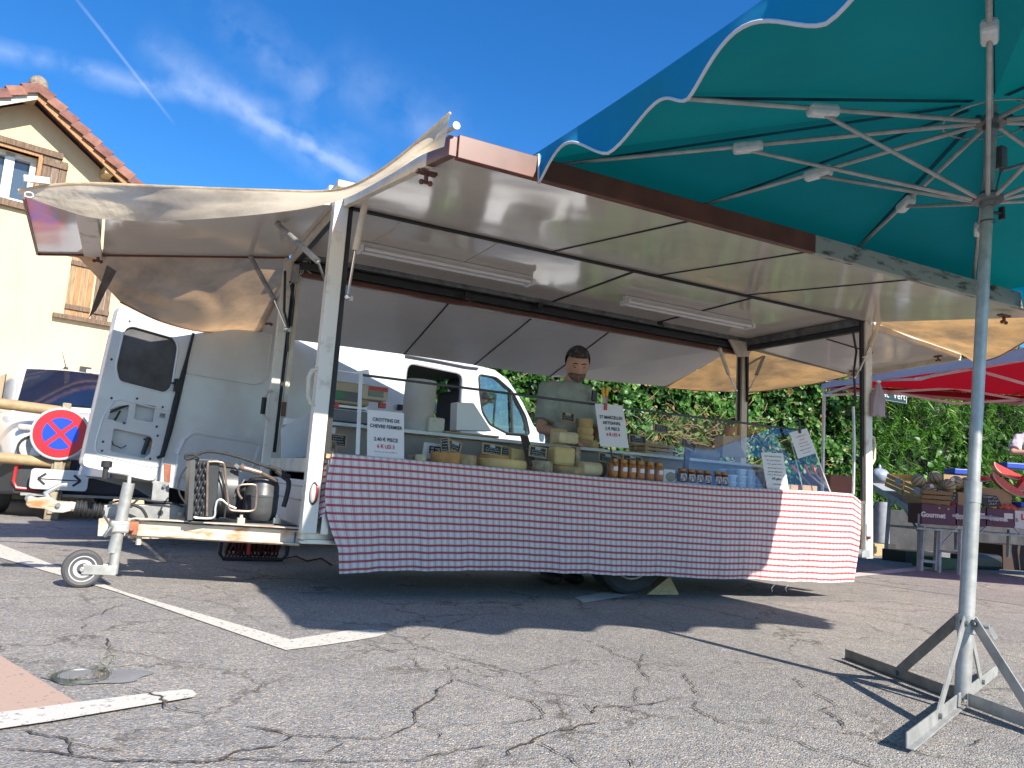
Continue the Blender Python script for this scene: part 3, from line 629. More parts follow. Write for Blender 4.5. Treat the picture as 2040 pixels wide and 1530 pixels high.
# closed lower shutters
s0 = huz(hp(140, 512)); s1 = huz(hp(214, 640)); sm = huz(hp(186, 580))
lz0, lz1 = huz(hp(170, 634))[1], huz(hp(175, 515))[1]
ob('lintel', hbox(s0[0]-.06, s1[0]+.10, lz1+.0, lz1+.08, -.02, .05), M['oldwood'], house)
ob('window_sill', hbox(s0[0]-.12, s1[0]+.10, lz0-.07, lz0-.005, -.02, .09), M['oldwood'], house)
tan2 = [mat('tan_board', (.40, .25, .13), .75, namt=.5, nscale=10, stretch=(6, 6, .6), bump=.0015), M['orangewood']]
shutter(s0[0]+.02, sm[0]-.01, lz0, lz1, -.02, tan2)
shutter(sm[0]+.01, s1[0], lz0, lz1, -.02, wood2)
# meter box on the wall
b0 = huz(hp(172, 741)); 
mb = hbox(b0[0]-.10, b0[0]+.05, b0[1]-.07, b0[1]+.07, .0, .06); ob('wall_bracket', mb, M['black'], house)
mb = hbox(b0[0]-.02, b0[0]+.9, b0[1]-.015, b0[1]+.035, .062, .10); ob('rail', mb, M['cream'], house)

# ================================================================== PARKED CAR
co = Y_(205, 950, 9.55); ca = radians(-76); cf = V((cos(ca), sin(ca), 0)); cs = V((-sin(ca), cos(ca), 0))   # forward, car's left
CO = V((co.x, co.y, 0))
def CP(s, h, z): return CO - cf*s + cs*h + V((0, 0, z))   # s metres behind the nose, h to the car's left
car = thing('parked_car', 'white compact van-like car parked behind the wooden rail and the no-stopping sign', 'car', tuple(CO))
def loft(mb, secs, close=True):
    n = len(secs[0]); b = len(mb.v)
    for s_ in secs:
        for p in s_: mb.av(p)
    for k in range(len(secs)-1):
        for i in range(n if close else n-1): mb.f.append((b+k*n+i, b+k*n+(i+1) % n, b+(k+1)*n+(i+1) % n, b+(k+1)*n+i))
    mb.f.append(tuple(range(b+n-1, b-1, -1))); mb.f.append(tuple(range(b+(len(secs)-1)*n, b+len(secs)*n)))
def sec(s, hb, hm, ht, zb, zm, zt, crown=.05):
    return [CP(s, -hb, zb), CP(s, -hm, zb+.12), CP(s, -hm, zm), CP(s, -ht-.02, zt-.06), CP(s, -ht*.8, zt), CP(s, -ht*.4, zt+crown*.8), CP(s, 0, zt+crown), CP(s, ht*.4, zt+crown*.8), CP(s, ht*.8, zt), CP(s, ht+.02, zt-.06), CP(s, hm, zm), CP(s, hm, zb+.12), CP(s, hb, zb)]
mb = MB(); loft(mb, [sec(0, .62, .66, .58, .50, .66, .80), sec(.05, .72, .78, .70, .46, .72, .90), sec(.16, .80, .86, .80, .40, .78, 1.0), sec(.4, .86, .91, .84, .34, .82, 1.06), sec(.8, .88, .925, .86, .30, .88, 1.12), sec(1.05, .88, .925, .87, .30, .9, 1.16), sec(2.2, .88, .925, .88, .28, .95, 1.16, .02), sec(4.2, .86, .92, .86, .30, .95, 1.16, .02), sec(4.4, .8, .86, .8, .35, .95, 1.1)])
body = ob('body', mb, M['van'], car, 'all'); ss = body.modifiers.new('s', 'SUBSURF'); ss.levels = ss.render_levels = 2
# cabin
def csec(s, hb, ht, zb, zt): return [CP(s, -hb, zb), CP(s, -(hb+ht)/2-.02, (zb+zt)/2), CP(s, -ht, zt-.05), CP(s, -ht*.75, zt), CP(s, 0, zt+.03), CP(s, ht*.75, zt), CP(s, ht, zt-.05), CP(s, (hb+ht)/2+.02, (zb+zt)/2), CP(s, hb, zb)]
rz_ = 1.70
mb = MB(); loft(mb, [csec(1.02, .80, .72, 1.10, 1.17), csec(1.85, .84, .68, 1.12, rz_-.02), csec(2.0, .84, .68, 1.12, rz_+.02), csec(3.2, .84, .68, 1.12, rz_+.06), csec(4.25, .82, .66, 1.12, rz_)])
ob('roof', mb, M['van'], car, True)
q = [CP(1.10, -.74, 1.185), CP(1.10, .74, 1.185), CP(1.83, .60, rz_-.05), CP(1.83, -.60, rz_-.05)]
n_ = (q[1]-q[0]).cross(q[3]-q[0]).normalized(); n_ = n_ if n_.dot(cf) > 0 else -n_
mb = MB(); 
def wsf(u, v_):
    a = q[0].lerp(q[1], u); b = q[3].lerp(q[2], u); return a.lerp(b, v_) + n_*(.035 + .05*sin(pi*u)*1.0)
mb.grid(wsf, 12, 6); ob('windscreen', mb, M['carglass'], car, True)
for h in (-1, 1):
    mb = MB(); qq = [CP(1.35, h*.825, 1.20), CP(3.0, h*.87, 1.20), CP(3.0, h*.745, rz_-.10), CP(1.98, h*.745, rz_-.10)]
    mb.slab([p + cs*h*.03 for p in qq], cs*h*.01); ob('side_window', mb, M['carglass'], car)
# lower bumper, grille, headlights
mb = MB()
for (s0_, s1_, z0_, z1_, hw) in ((-.03, .5, .22, .50, .88),):
    loft(mb, [[CP(-.04, -.55, .26), CP(-.04, .55, .26), CP(-.04, .55, .52), CP(-.04, -.55, .52)], [CP(.06, -.80, .24), CP(.06, .80, .24), CP(.06, .80, .60), CP(.06, -.80, .60)], [CP(.30, -.93, .22), CP(.30, .93, .22), CP(.30, .93, .62), CP(.30, -.93, .62)], [CP(.52, -.935, .24), CP(.52, .935, .24), CP(.52, .935, .55), CP(.52, -.935, .55)]])
ob('bumper', mb, M['blackplastic'], car, bevel=.03)
for h in (-1, 1):
    mb = MB(); mb.lathe([(.0, .0), (.105, .0), (.115, -.02), (.10, -.08)], CP(.03, h*.70, .71), cf, 20); hl = ob('headlight', mb, M['clearlens'], car, True)
    mb = MB(); mb.tube([CP(.025, h*.70, .71) + cs*(.12*cos(a)) + V((0, 0, .12*sin(a))) for a in [i*pi/10 for i in range(20)]], .014, 6, True); ob('rim', mb, M['blackplastic'], hl, True)
    mb = MB(); mb.box(CP(.08, h*.74, .92), (.20, .07, .06), (cs, cf, V((0, 0, 1)))); ob('daytime_light', mb, M['clearlens'], car, bevel=.02)
    mb = MB(); f0 = CP(-.005, h*.66, .42)
    loop = [f0 + cs*(a*.13*h) + V((0, 0, b*.13)) - cf*(.06*max(0, a)) for a, b in ((-1, -.8), (-.6, -1), (.9, -.9), (1.15, -.4), (1.1, .7), (.7, 1), (-.7, .9), (-1, .6))]
    mb.tube([p+cf*.02 for p in loop], .017, 8, True); ob('fog_light_trim', mb, M['red'], car, True)
mb = MB(); mb.slab([CP(-.045, -.34, .52), CP(-.045, .34, .52), CP(-.045, .34, .62), CP(-.045, -.34, .62)], cf*.004); ob('grille', mb, M['black'], car)
# plate
mb = MB(); mb.slab([CP(-.06, -.27, .44), CP(-.06, .25, .44), CP(-.06, .25, .55), CP(-.06, -.27, .55)], cf*.008); plt = ob('licence_plate', mb, M['paper'], car)
mb = MB(); mb.slab([CP(-.0705, -.27, .44), CP(-.0705, -.225, .44), CP(-.0705, -.225, .55), CP(-.0705, -.27, .55)], cf*.002); ob('blue_band', mb, M['signblue'], plt)
txt('F', .11, CP(-.071, -.17, .495), cs, (0, 0, 1), cf, M['ink'], plt)
mb = MB(); mb.slab([CP(-.06, -.75, .235), CP(-.06, .75, .235), CP(-.06, .75, .262), CP(-.06, -.75, .262)], cf*.02); ob('skid_plate', mb, M['alu'], car)
def wheel(par, C_, ax, R, wd, name='wheel', spokes=5, rim='alu'):
    if name == 'jockey_wheel':
        mb = MB(); mb.lathe([(R*.66, -wd*.40), (R*.84, -wd*.5), (R*.96, -wd*.36), (R, -wd*.12), (R, wd*.12), (R*.96, wd*.36), (R*.84, wd*.5), (R*.66, wd*.40)], C_, ax, 40); w_ = ob(name, mb, mat('grey_rubber_tyre', (.085, .082, .085), .6, namt=.2), par, True)
        mb = MB(); mb.lathe([(R*.67, wd*.30), (R*.68, wd*.46), (R*.63, wd*.46), (R*.60, wd*.30), (R*.50, wd*.28), (R*.47, wd*.40), (R*.30, wd*.42), (R*.27, wd*.30), (R*.14, wd*.34), (R*.13, wd*.52), (0, wd*.53)], C_, ax, 32); ob('rim', mb, M[rim], w_, True); return w_
    mb = MB(); mb.lathe([(R*.62, -wd*.46), (R*.9, -wd*.5), (R*.98, -wd*.42), (R, -wd*.2), (R, wd*.2), (R*.98, wd*.42), (R*.9, wd*.5), (R*.62, wd*.46)], C_, ax, 36); w_ = ob(name, mb, M['tyre'], par, True)
    mb = MB(); mb.lathe([(R*.63, wd*.30), (R*.64, wd*.47), (R*.60, wd*.47), (R*.55, wd*.30), (R*.30, wd*.20), (R*.16, wd*.30), (0, wd*.31)], C_, ax, 28); ob('rim', mb, M[rim], w_, True)
    return w_
for s_ in (.78, 3.45):
    for h in (-1, 1):
        wheel(car, CP(s_, h*.84, .325), cs*h, .325, .21)
        mb = MB(); cc = CP(s_, h*.90, .33)
        mb.tube([cc + (-cf)*(.39*cos(a)) + V((0, 0, .39*sin(a))) + cs*(h*.035) for a in [i*pi/12-.1 for i in range(14)]], .035, 6); ob('wheel_arch', mb, M['blackplastic'], car, True)
mb = MB(); mb.cyl(CP(2.15, -.12, rz_+.07), CP(2.15, -.12, rz_+.10), .035, .02); mb.cyl(CP(2.15, -.12, rz_+.09), CP(2.30, -.16, rz_+.30), .008, .004, 6); ob('antenna', mb, M['blackplastic'], car)
mb = MB(); mb.bb(-.25, .25, -.2, .2, 0, .03); 
mb = MB(); mb.box(CP(1.95, .0, rz_-.14), (.28, .12, .10), (cs, cf, V((0, 0, 1)))); ob('interior_mirror', mb, M['black'], car, bevel=.02)
for h in (-1, 1):
    mb = MB(); mb.ball(CP(1.45, h*1.02, 1.22), .12, (.9, .55, .85), ax=(cs, cf, V((0, 0, 1)))); ob('door_mirror', mb, M['blackplastic'], car, True)

# ================================================================== WHITE VAN
VO = V((.389, 6.615, 0)); va = radians(22.6); vu = V((cos(va), sin(va), 0)); vn = V((sin(va), -cos(va), 0))
def vuz(x, y, off=0): P = pl(x, y, VO+vn*off, vn); return ((P-VO).dot(vu), P.z)
def VP(u, z, off=0): return VO + vu*u + vn*off + V((0, 0, z))
van = thing('delivery_van', 'white panel van with its side door open parked behind the cheese trailer', 'van', tuple(VO+vu*2.2-vn*.9))
def rnd(pts, r=.06, k=4):
    out = []; n = len(pts)
    for i in range(n):
        p0, p1, p2 = V((*pts[i-1], 0)), V((*pts[i], 0)), V((*pts[(i+1) % n], 0))
        a = p1 + (p0-p1).normalized()*min(r, (p0-p1).length*.45); b = p1 + (p2-p1).normalized()*min(r, (p2-p1).length*.45)
        for j in range(k+1):
            t_ = j/k; q_ = a*(1-t_)**2 + p1*2*t_*(1-t_) + b*t_*t_; out.append((q_.x, q_.y))
    return out
nose = [vuz(*q_) for q_ in ((940, 726), (985, 737), (1012, 757), (1040, 800), (1063, 848))]
RT = nose[0][1]
outline = [(-.17, .50), (-.03, RT-.28), (.03, RT-.07), (.10, RT)] + nose + [(nose[-1][0]+.32, nose[-1][1]-.14), (nose[-1][0]+.66, nose[-1][1]-.30), (nose[-1][0]+.78, .75), (nose[-1][0]+.78, .35), (4.35, .32)]
def arch(cu_, r=.36, z0=.32): return [(cu_+r*cos(a), max(z0, .33+r*sin(a))) for a in [i*pi/10 for i in range(11)]]
outline += arch(3.95) + [(1.2, .34)] + arch(.85) + [(.35, .40)]
sl0 = vuz(812, 718); sl1 = vuz(926, 742)
slide = rnd([(sl0[0], .42), (sl1[0]-.02, .42), (sl1[0], 1.2), (sl1[0]-.02, sl1[1]-.02), (sl0[0], sl0[1]-.02)], .10)
cabw = rnd([vuz(*q_) for q_ in ((953, 746), (988, 752), (1020, 780), (1047, 830), (1055, 866), (1010, 863), (975, 845), (960, 820), (955, 780))], .05)
mb = MB(); mb.holes(outline, [slide, cabw], off=-vn*.05, fn=lambda p: VP(p[0], p[1])); ob('side_panel', mb, M['van'], van)
mb = MB(); mb.holes(outline, [cabw], off=vn*.05, fn=lambda p: VP(p[0], p[1], -1.50)); ob('side_panel', mb, M['van'], van)
mb = MB(); top = outline[1:4]+nose+outline[9:11]
for a, b in zip(top, top[1:]):
    if a in (nose[1], nose[2], nose[3]): continue
    mb.slab([VP(*a, -.051), VP(*b, -.051), VP(*b, -1.449), VP(*a, -1.449)], (0, 0, -.03))
ob('roof', mb, M['van'], van)
mb = MB(); mb.slab([VP(*nose[1], -.06), VP(*nose[4], -.03), VP(*nose[4], -1.47), VP(*nose[1], -1.44)], (0, 0, -.006)); ob('windscreen', mb, M['vglass'], van)
mb = MB(); mb.slab([VP(-.13, .5, -1.0), VP(-.02, RT-.2, -1.0), VP(-.02, RT-.2, -1.47), VP(-.13, .5, -1.47)], vu*.03); ob('rear_door', mb, M['van'], van)
mb = MB(); mb.slab([VP(-.1, .55, -.06), VP(4.4, .45, -.06), VP(4.4, .45, -1.44), VP(-.1, .55, -1.44)], (0, 0, -.05)); ob('floor', mb, M['darkgrey'], van)
mb = MB(); mb.slab([VP(2.0, .5, -.07), VP(2.0, .5, -1.43), VP(2.0, RT-.1, -1.43), VP(2.0, RT-.1, -.07)], vu*.03); ob('bulkhead', mb, M['darkgrey'], van)
mb = MB(); mb.slab([VP(2.1, .5, -1.40), VP(4.0, .5, -1.40), VP(4.0, 1.1, -1.40), VP(2.1, 1.3, -1.40)], vn*.02); mb.slab([VP(2.1, RT-.10, -.10), VP(3.3, RT-.10, -.10), VP(3.3, RT-.10, -1.41), VP(2.1, RT-.10, -1.41)], (0, 0, -.02)); ob('lining', mb, mat('van_lining', (.14, .14, .135), .8, namt=.2), van)
# rubber seals and trims round the openings
mb = MB(); mb.tube([VP(p[0], p[1], .006) for p in cabw], .010, 6, True); ob('window_seal', mb, M['rubber'], van)
mb = MB(); mb.holes([p for p in cabw], [], fn=lambda p: VP(p[0], p[1], -.02)); ob('cab_window', mb, M['vglass'], van)
dv0 = vuz(1018, 778); dv1 = vuz(1021, 864); mb = MB(); mb.bar(VP(*dv0, .0), VP(*dv1, .0), .022, .02); ob('window_divider', mb, M['rubber'], van)
mb = MB(); mb.tube([VP(p[0], p[1], -.01) for p in slide], .013, 6, True); ob('door_seal', mb, mat('grey_rubber', (.30, .31, .33), .5, namt=0), van)
mb = MB(); rp_ = [vuz(*q_) for q_ in ((806, 711), (870, 722), (925, 733), (950, 736))]; mb.tube([VP(p[0], p[1]+.01, .012) for p in rp_], .014, 6); ob('door_rail', mb, M['darkgrey'], van)
for l in ([(371, 743), (440, 755), (505, 766), (520, 764), (530, 752), (538, 700), (545, 640)],):
    mb = MB(); mb.tube([VP(*vuz(*q_), .002) for q_ in l], .007, 6); ob('body_crease', mb, M['van'], van, True)
mb = MB(); pr = [vuz(*q_) for q_ in ((352, 905), (366, 875), (385, 862), (500, 880), (516, 888), (500, 935))]; mb.tube([VP(*p, .0) for p in pr], .022, 8); ob('body_crease', mb, M['van'], van, True)
lb = [vuz(*q_) for q_ in ((348, 950), (352, 905), (366, 873), (385, 862), (500, 880), (516, 888), (520, 960))]
mb = MB(); mb.slab([VP(*p, .003) for p in lb], vn*.010); ob('lower_panel', mb, M['van'], van, bevel=.006)
mb = MB(); bx = VP(*vuz(793, 812), .03); mb.box(bx, (.05, .04, .06), (vu, vn, V((0, 0, 1)))); ob('door_stop', mb, M['rubber'], van, bevel=.01)
for u_ in (.85, 3.95): 
    for o_ in (-.08, -1.42): wheel(van, VP(u_, .33, o_), vn if o_ > -1 else -vn, .33, .20, rim='darkgrey')
# seats
for off_ in (-.42, -1.05):
    s0 = vuz(905, 820, off_)
    ub = s0[0]-.02; mb = MB(); mb.box(VP(ub, s0[1]-.08, off_), (.16, .46, .62), (vu, vn, V((0, 0, 1)))); st_ = ob('seat_back', mb, mat('seat_grey', (.16, .165, .17), .85, namt=.15), van, bevel=.06)
    mb = MB(); mb.ball(VP(ub, s0[1]+.31, off_), .12, (.55, 1.05, .72), ax=(vu, vn, V((0, 0, 1)))); ob('headrest', mb, st_.data.materials[0], st_, True)
    mb = MB(); mb.box(VP(ub+.25, s0[1]-.42, off_), (.5, .5, .14), (vu, vn, V((0, 0, 1)))); ob('seat', mb, st_.data.materials[0], van, bevel=.05)
p_ = vuz(1050, 866, -.5)
mb = MB(); mb.tube([VP(p_[0]+.05, p_[1]+.02, -.5) + vn*(.17*cos(a)) + V((0, 0, .16*sin(a))) + vu*(.06*sin(a)) for a in [i*pi/12 for i in range(24)]], .014, 6, True); ob('steering_wheel', mb, M['rubber'], van, True)
mb = MB(); mb.slab([VP(p_[0]+.15, p_[1]-.05, -.1), VP(p_[0]+.5, p_[1]-.12, -.1), VP(p_[0]+.5, p_[1]-.12, -1.38), VP(p_[0]+.15, p_[1]-.05, -1.38)], (0, 0, -.2)); ob('dashboard', mb, M['darkgrey'], van, bevel=.03)
mq = VP(*vuz(1078, 838), .12)
mb = MB(); mb.box(mq, (.10, .18, .26), (vu, vn, V((0, 0, 1)))); ob('door_mirror', mb, M['blackplastic'], van, bevel=.03)
# the opened rear door with its stripped inner face
D = lambda x, y: vuz(x, y)
dout = rnd([D(163, 928), D(236, 614), D(250, 608), D(378, 650), D(384, 662), D(313, 952), D(300, 958)], .04, 3)
dw = rnd([D(230, 730), D(247, 655), D(262, 648), D(346, 672), D(355, 690), D(342, 772), D(328, 784), D(236, 760)], .035, 4)
h1 = [D(271, 803), D(311, 809), D(310, 814), D(305, 842), D(267, 835)]
h2 = [D(221, 815), D(237, 809), D(258, 806), D(256, 822), D(251, 845), D(215, 834)]
h3 = rnd([D(226, 853), D(300, 869), D(305, 876), D(300, 903), D(287, 913), D(220, 899)], .015, 2)
h4 = [D(319, 823), D(331, 825), D(329, 834), D(317, 832)]
door = ob('rear_door', (lambda m_: (m_.holes(dout, [dw, h1, h2, h3, h4], off=-vn*.012, fn=lambda p: VP(p[0], p[1], .0)), m_)[1])(MB()), M['van'], van)
mb = MB(); mb.holes(dout, [dw], off=-vn*.012, fn=lambda p: VP(p[0], p[1], -.06)); ob('outer_skin', mb, M['van'], door)
mb = MB()
for i in range(len(dout)):
    a, b = dout[i], dout[(i+1) % len(dout)]; mb.poly([VP(*a, .0), VP(*b, .0), VP(*b, -.066), VP(*a, -.066)])
ob('edge', mb, M['van'], door)
mb = MB(); mb.holes(dw, [], off=-vn*.006, fn=lambda p: VP(p[0], p[1], -.02)); ob('window_board', mb, mat('grey_window_board', (.105, .105, .11), .6, namt=.4, nscale=7, bump=.003, bscale=20), door)
mb = MB(); mb.tube([VP(p[0], p[1], .0) for p in dw], .008, 6, True); ob('window_rim', mb, M['van'], door, True)
il = rnd([D(205, 830), D(226, 798), D(240, 796), D(340, 820), D(345, 832), D(323, 925), D(310, 932), D(195, 905), D(188, 890)], .04, 4)
mb = MB(); mb.tube([VP(p[0], p[1], .002) for p in il], .006, 6, True); ob('pressing', mb, M['van'], door, True)
mb = MB(); ll = [D(384, 664), D(372, 712), D(362, 752), D(350, 800), D(335, 862), D(322, 908), D(312, 912)]; mb.tube([VP(p[0], p[1], .012) for p in ll], [.010, .012, .020, .024, .022, .018, .012], 8); ob('door_gasket', mb, M['rubber'], door, True)
mb = MB(); hh = D(352, 768); mb.box(VP(hh[0], hh[1], .02), (.05, .03, .10), (vu, vn, V((0, 0, 1)))); mb.bar(VP(*D(340, 763), .02), VP(*D(352, 766), .02), .015, .015); ob('check_strap', mb, M['black'], door)
mb = MB()
for q_ in ((258, 640), (222, 716), (205, 880), (222, 793), (288, 875), (312, 850), (247, 843), (324, 811), (203, 898), (299, 914), (314, 868), (273, 794)): mb.cyl(VP(*D(*q_), -.002), VP(*D(*q_), .003), .009, n=10)
ob('grommet', mb, M['darkgrey'], door)
mb = MB(); mb.tube([VP(*D(*q_), -.03) for q_ in ((222, 862), (228, 885), (245, 893), (255, 888))], .004, 5); ob('door_wire', mb, M['black'], door)
for (a_, b_, w_, h_) in (((300, 872), (288, 905), .04, .02), ((229, 842), (243, 818), .02, .01), ((220, 822), (256, 808), .035, .01)): mb = MB(); mb.bar(VP(*D(*a_), -.028), VP(*D(*b_), -.028), w_, h_); ob('lock_linkage', mb, M['black'], door)
mb = MB(); mb.tube([VP(*D(*q_), -.02) for q_ in ((296, 882), (303, 881), (302, 888), (299, 886))], .006, 5); ob('yellow_connector', mb, M['yellow'], door)

# ================================================================== HEDGES
YH = 10.55
hg = thing('ivy_hedge', 'dense ivy hedge with patches of dry brown stems behind the trailer', 'hedge', (9, YH, 0))
def hsurf(x, z, seed):   # bulging face of the hedge
    return YH - .25*noise.noise(V((x*.9, z*.9, seed))) - .28*noise.noise(V((x*2.6, z*2.6, seed+4)))
def hedge(par, x0, x1, z0, z1, n, shape, size, m, seed, bias, nm='foliage', keep=-.32):
    rg = np.random.default_rng(seed); pos = []; ton = []
    xs_ = rg.uniform(x0, x1, n); zs_ = rg.uniform(z0, z1, n)
    for x, z in zip(xs_, zs_):
        nv = noise.noise(V((x*1.9, z*1.9, seed*1.7))); nf = noise.noise(V((x*5.1, z*5.1, seed*1.7)))
        if nv+nf*.5 < keep and rg.uniform() < .8: continue
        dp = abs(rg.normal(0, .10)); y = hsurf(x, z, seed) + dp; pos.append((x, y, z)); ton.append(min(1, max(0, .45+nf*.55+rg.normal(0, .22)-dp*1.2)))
    return soup(nm, np.array(pos), np.array(bias), size, shape, m, par, tones=np.array(ton), kind='stuff')
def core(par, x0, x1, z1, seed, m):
    mb = MB(); mb.grid(lambda u, v_: V((x0+(x1-x0)*u, hsurf(x0+(x1-x0)*u, z1*v_, seed)+.22, z1*v_)), 60, 20); ob('shade_backing', mb, m, par)  # dark backing sheet standing in for the shade inside the hedge
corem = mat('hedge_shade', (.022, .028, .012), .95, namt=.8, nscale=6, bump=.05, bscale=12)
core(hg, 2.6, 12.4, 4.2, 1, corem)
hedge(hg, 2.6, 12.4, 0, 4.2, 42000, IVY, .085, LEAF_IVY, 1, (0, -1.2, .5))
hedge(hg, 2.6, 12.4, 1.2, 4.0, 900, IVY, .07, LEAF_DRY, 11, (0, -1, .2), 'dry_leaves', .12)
mb = MB(); rg = random.Random(9)
for i in range(330):
    x = rg.gauss(8.7, 1.2) if i < 220 else rg.uniform(4, 12); z = rg.gauss(1.65, .22) if i < 220 else rg.uniform(.8, 3); y = hsurf(x, z, 1)-.06; a = rg.uniform(-.9, .9); L = rg.uniform(.12, .42)
    p = V((x, y, z)); q_ = p + V((cos(a)*L*.9*rg.choice((-1, 1)), rg.uniform(-.08, .04), sin(a)*L)); mb.tube([p, p.lerp(q_, .5)+V((0, -.02, rg.uniform(-.04, .04))), q_], .0045, 4)
ob('dry_stems', mb, mat('dry_stem', (.36, .25, .12), .85, namt=.5, nscale=6), hg, kind='stuff')
hg2 = thing('feathery_shrub', 'light green feathery shrub growing behind the fruit stall', 'shrub', (15, YH, 0))
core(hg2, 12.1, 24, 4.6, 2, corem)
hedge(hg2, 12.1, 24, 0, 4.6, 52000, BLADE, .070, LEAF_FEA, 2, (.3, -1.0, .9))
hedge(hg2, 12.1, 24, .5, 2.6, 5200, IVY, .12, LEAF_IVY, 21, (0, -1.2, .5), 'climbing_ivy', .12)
t = thing('garden_wall', 'low grey rendered wall under the hedge behind the fruit stall', 'wall', (14, YH-.3, 0))
mb = MB(); mb.bb(11, 24, YH-.40, YH-.15, 0, .75); ob('render', mb, mat('shade_dark_wall', (.045, .043, .045), .9, namt=.5, nscale=3, bump=.01), t)  # grey wall coloured near black, its shade put into the colour
mb = MB(); P = Y_(1757, 1000, YH-.7); mb.cyl((P.x, P.y, 0), (P.x, P.y, P.z), .13, n=16); ob('concrete_post', mb, mat('pale_concrete', (.30, .31, .34), .85, namt=.3), base=(P.x, P.y, 0), smooth=True, label='short pale round concrete post overgrown with ivy by the fruit stall', cat='post')
# street name plate
p0 = Y_(1700, 774, YH-.55); p1 = Y_(1806, 806, YH-.55)
sg = thing('street_name_sign', 'dark street name plate with white lettering above the hedge behind the stall', 'street sign', ((p0.x+p1.x)/2, YH-.5, 0))
mb = MB(); mb.bb(p0.x, p1.x, YH-.56, YH-.54, p1.z, p1.z+.26); ob('plate', mb, mat('sign_green', (.012, .03, .028), .4, namt=.1), sg, bevel=.004)
mb = MB()
for a, b in (((p0.x+.02, p1.z+.02), (p1.x-.02, p1.z+.02)), ((p1.x-.02, p1.z+.02), (p1.x-.02, p1.z+.24)), ((p1.x-.02, p1.z+.24), (p0.x+.02, p1.z+.24)), ((p0.x+.02, p1.z+.24), (p0.x+.02, p1.z+.02))): mb.bar((a[0], YH-.563, a[1]), (b[0], YH-.563, b[1]), .012, .003)
ob('border', mb, M['signwhite'], sg)
txt('Lac  Vert', .19, (p1.x-.05, YH-.562, p1.z+.135), (1, 0, 0), (0, 0, 1), (0, -1, 0), M['signwhite'], sg, align='RIGHT')
mb = MB(); mb.cyl(((p0.x+p1.x)/2, YH-.54, p1.z+.13), ((p0.x+p1.x)/2, YH+.1, p1.z+.13), .02); ob('bracket', mb, M['galv'], sg)

# ================================================================== BARRIER AND NO-STOPPING SIGN
YB_ = 9.30
bt = Z_(97, 1035)
br = thing('wooden_barrier', 'low barrier of round wooden rails in front of the parked white car', 'barrier', (bt.x, bt.y, 0))
for (a, b) in (((-60, 796), (140, 822)), ((-60, 905), (140, 926))):
    mb = MB(); A_, B_ = Y_(*a, bt.y), Y_(*b, bt.y); mb.cyl(A_-(B_-A_)*3, B_, .055, n=14); ob('rail', mb, M['woodf'], br, True)
mb = MB(); mb.box((bt.x+.02, bt.y, .55), (.13, .13, 1.1)); ob('post', mb, mat('grey_timber', (.30, .24, .16), .85, namt=.5, nscale=12, stretch=(6, 6, 1)), br, bevel=.01)
sc_ = Y_(120.5, 864, bt.y-.12); R_ = .5*(Y_(179, 866, bt.y-.12)-Y_(62, 862, bt.y-.12)).length
sg = thing('no_stopping_sign', 'round red and blue no-stopping sign above a white plate with a double arrow', 'road sign', (bt.x, bt.y-.1, 0))
fwd = (CAM-sc_); fwd.z = 0; fwd.normalize(); fwd = (fwd*.35 + V((0, -1, 0))*.65).normalized(); sx_ = V((-fwd.y, fwd.x, 0)); zz = V((0, 0, 1))
def disc(r, off, m_, nm, par=sg, n=48):
    mb = MB(); mb.lathe([(r, 0), (r, .004), (0, .004)], sc_+fwd*off, fwd, n); return ob(nm, mb, m_, par)
mb = MB(); mb.lathe([(R_*1.01, -.02), (R_*1.03, -.01), (R_*1.03, .003), (0, .003)], sc_, fwd, 48); fc_ = ob('disc', mb, M['galv'], sg, True)
disc(R_*.99, .004, M['signwhite'], 'white_rim', fc_); disc(R_*.94, .0065, M['signred'], 'red_field', fc_)
mb = MB()
for k_ in range(4):
    ca_ = k_*pi/2; pts = []
    hw_ = .085*1.0
    th0 = ca_-pi/4; th1 = ca_+pi/4
    ri = R_*.62; dlt = math.asin(hw_*R_/ri)
    arc = [th0+dlt+(th1-th0-2*dlt)*i/14 for i in range(15)]
    inner = hw_*R_*sqrt(2)
    pts = [(inner*cos(ca_), inner*sin(ca_))]+[(ri*cos(a), ri*sin(a)) for a in arc]
    mb.poly([sc_+fwd*.0125+sx_*p[0]+zz*p[1] for p in pts])
ob('blue_sector', mb, M['signblue'], fc_)
a_ = Y_(60, 932, bt.y-.12); b_ = Y_(178, 980, bt.y-.12); pw = (Y_(176, 955, bt.y-.12)-Y_(60, 955, bt.y-.12)).length; pc = Y_(118.5, 956, bt.y-.12); ph = pw*.40
mb = MB(); o2 = rnd([(-pw/2, -ph/2), (pw/2, -ph/2), (pw/2, ph/2), (-pw/2, ph/2)], .04); mb.holes(o2, [], off=-fwd*.02, fn=lambda p: pc+sx_*p[0]+zz*p[1]); pla = ob('arrow_plate', mb, M['alu'], sg)
mb = MB(); mb.holes([(x*.965, y*.93) for x, y in o2], [], fn=lambda p: pc+fwd*.002+sx_*p[0]+zz*p[1]); ob('white_face', mb, M['signwhite'], pla)
mb = MB(); hw_ = pw*.37
def abar(p, q_, w_):
    p, q_ = V((*p, 0)), V((*q_, 0)); n_ = (q_-p).normalized(); n_ = V((-n_.y, n_.x, 0))*w_/2
    mb.poly([pc+fwd*.004+sx_*k.x+zz*k.y for k in (p-n_, q_-n_, q_+n_, p+n_)])
abar((-hw_, 0), (hw_, 0), pw*.022)
for s_ in (-1, 1):
    for t_ in (-1, 1): abar((s_*hw_, 0), (s_*(hw_-pw*.13), t_*ph*.27), pw*.045)
ob('double_arrow', mb, M['ink'], pla)
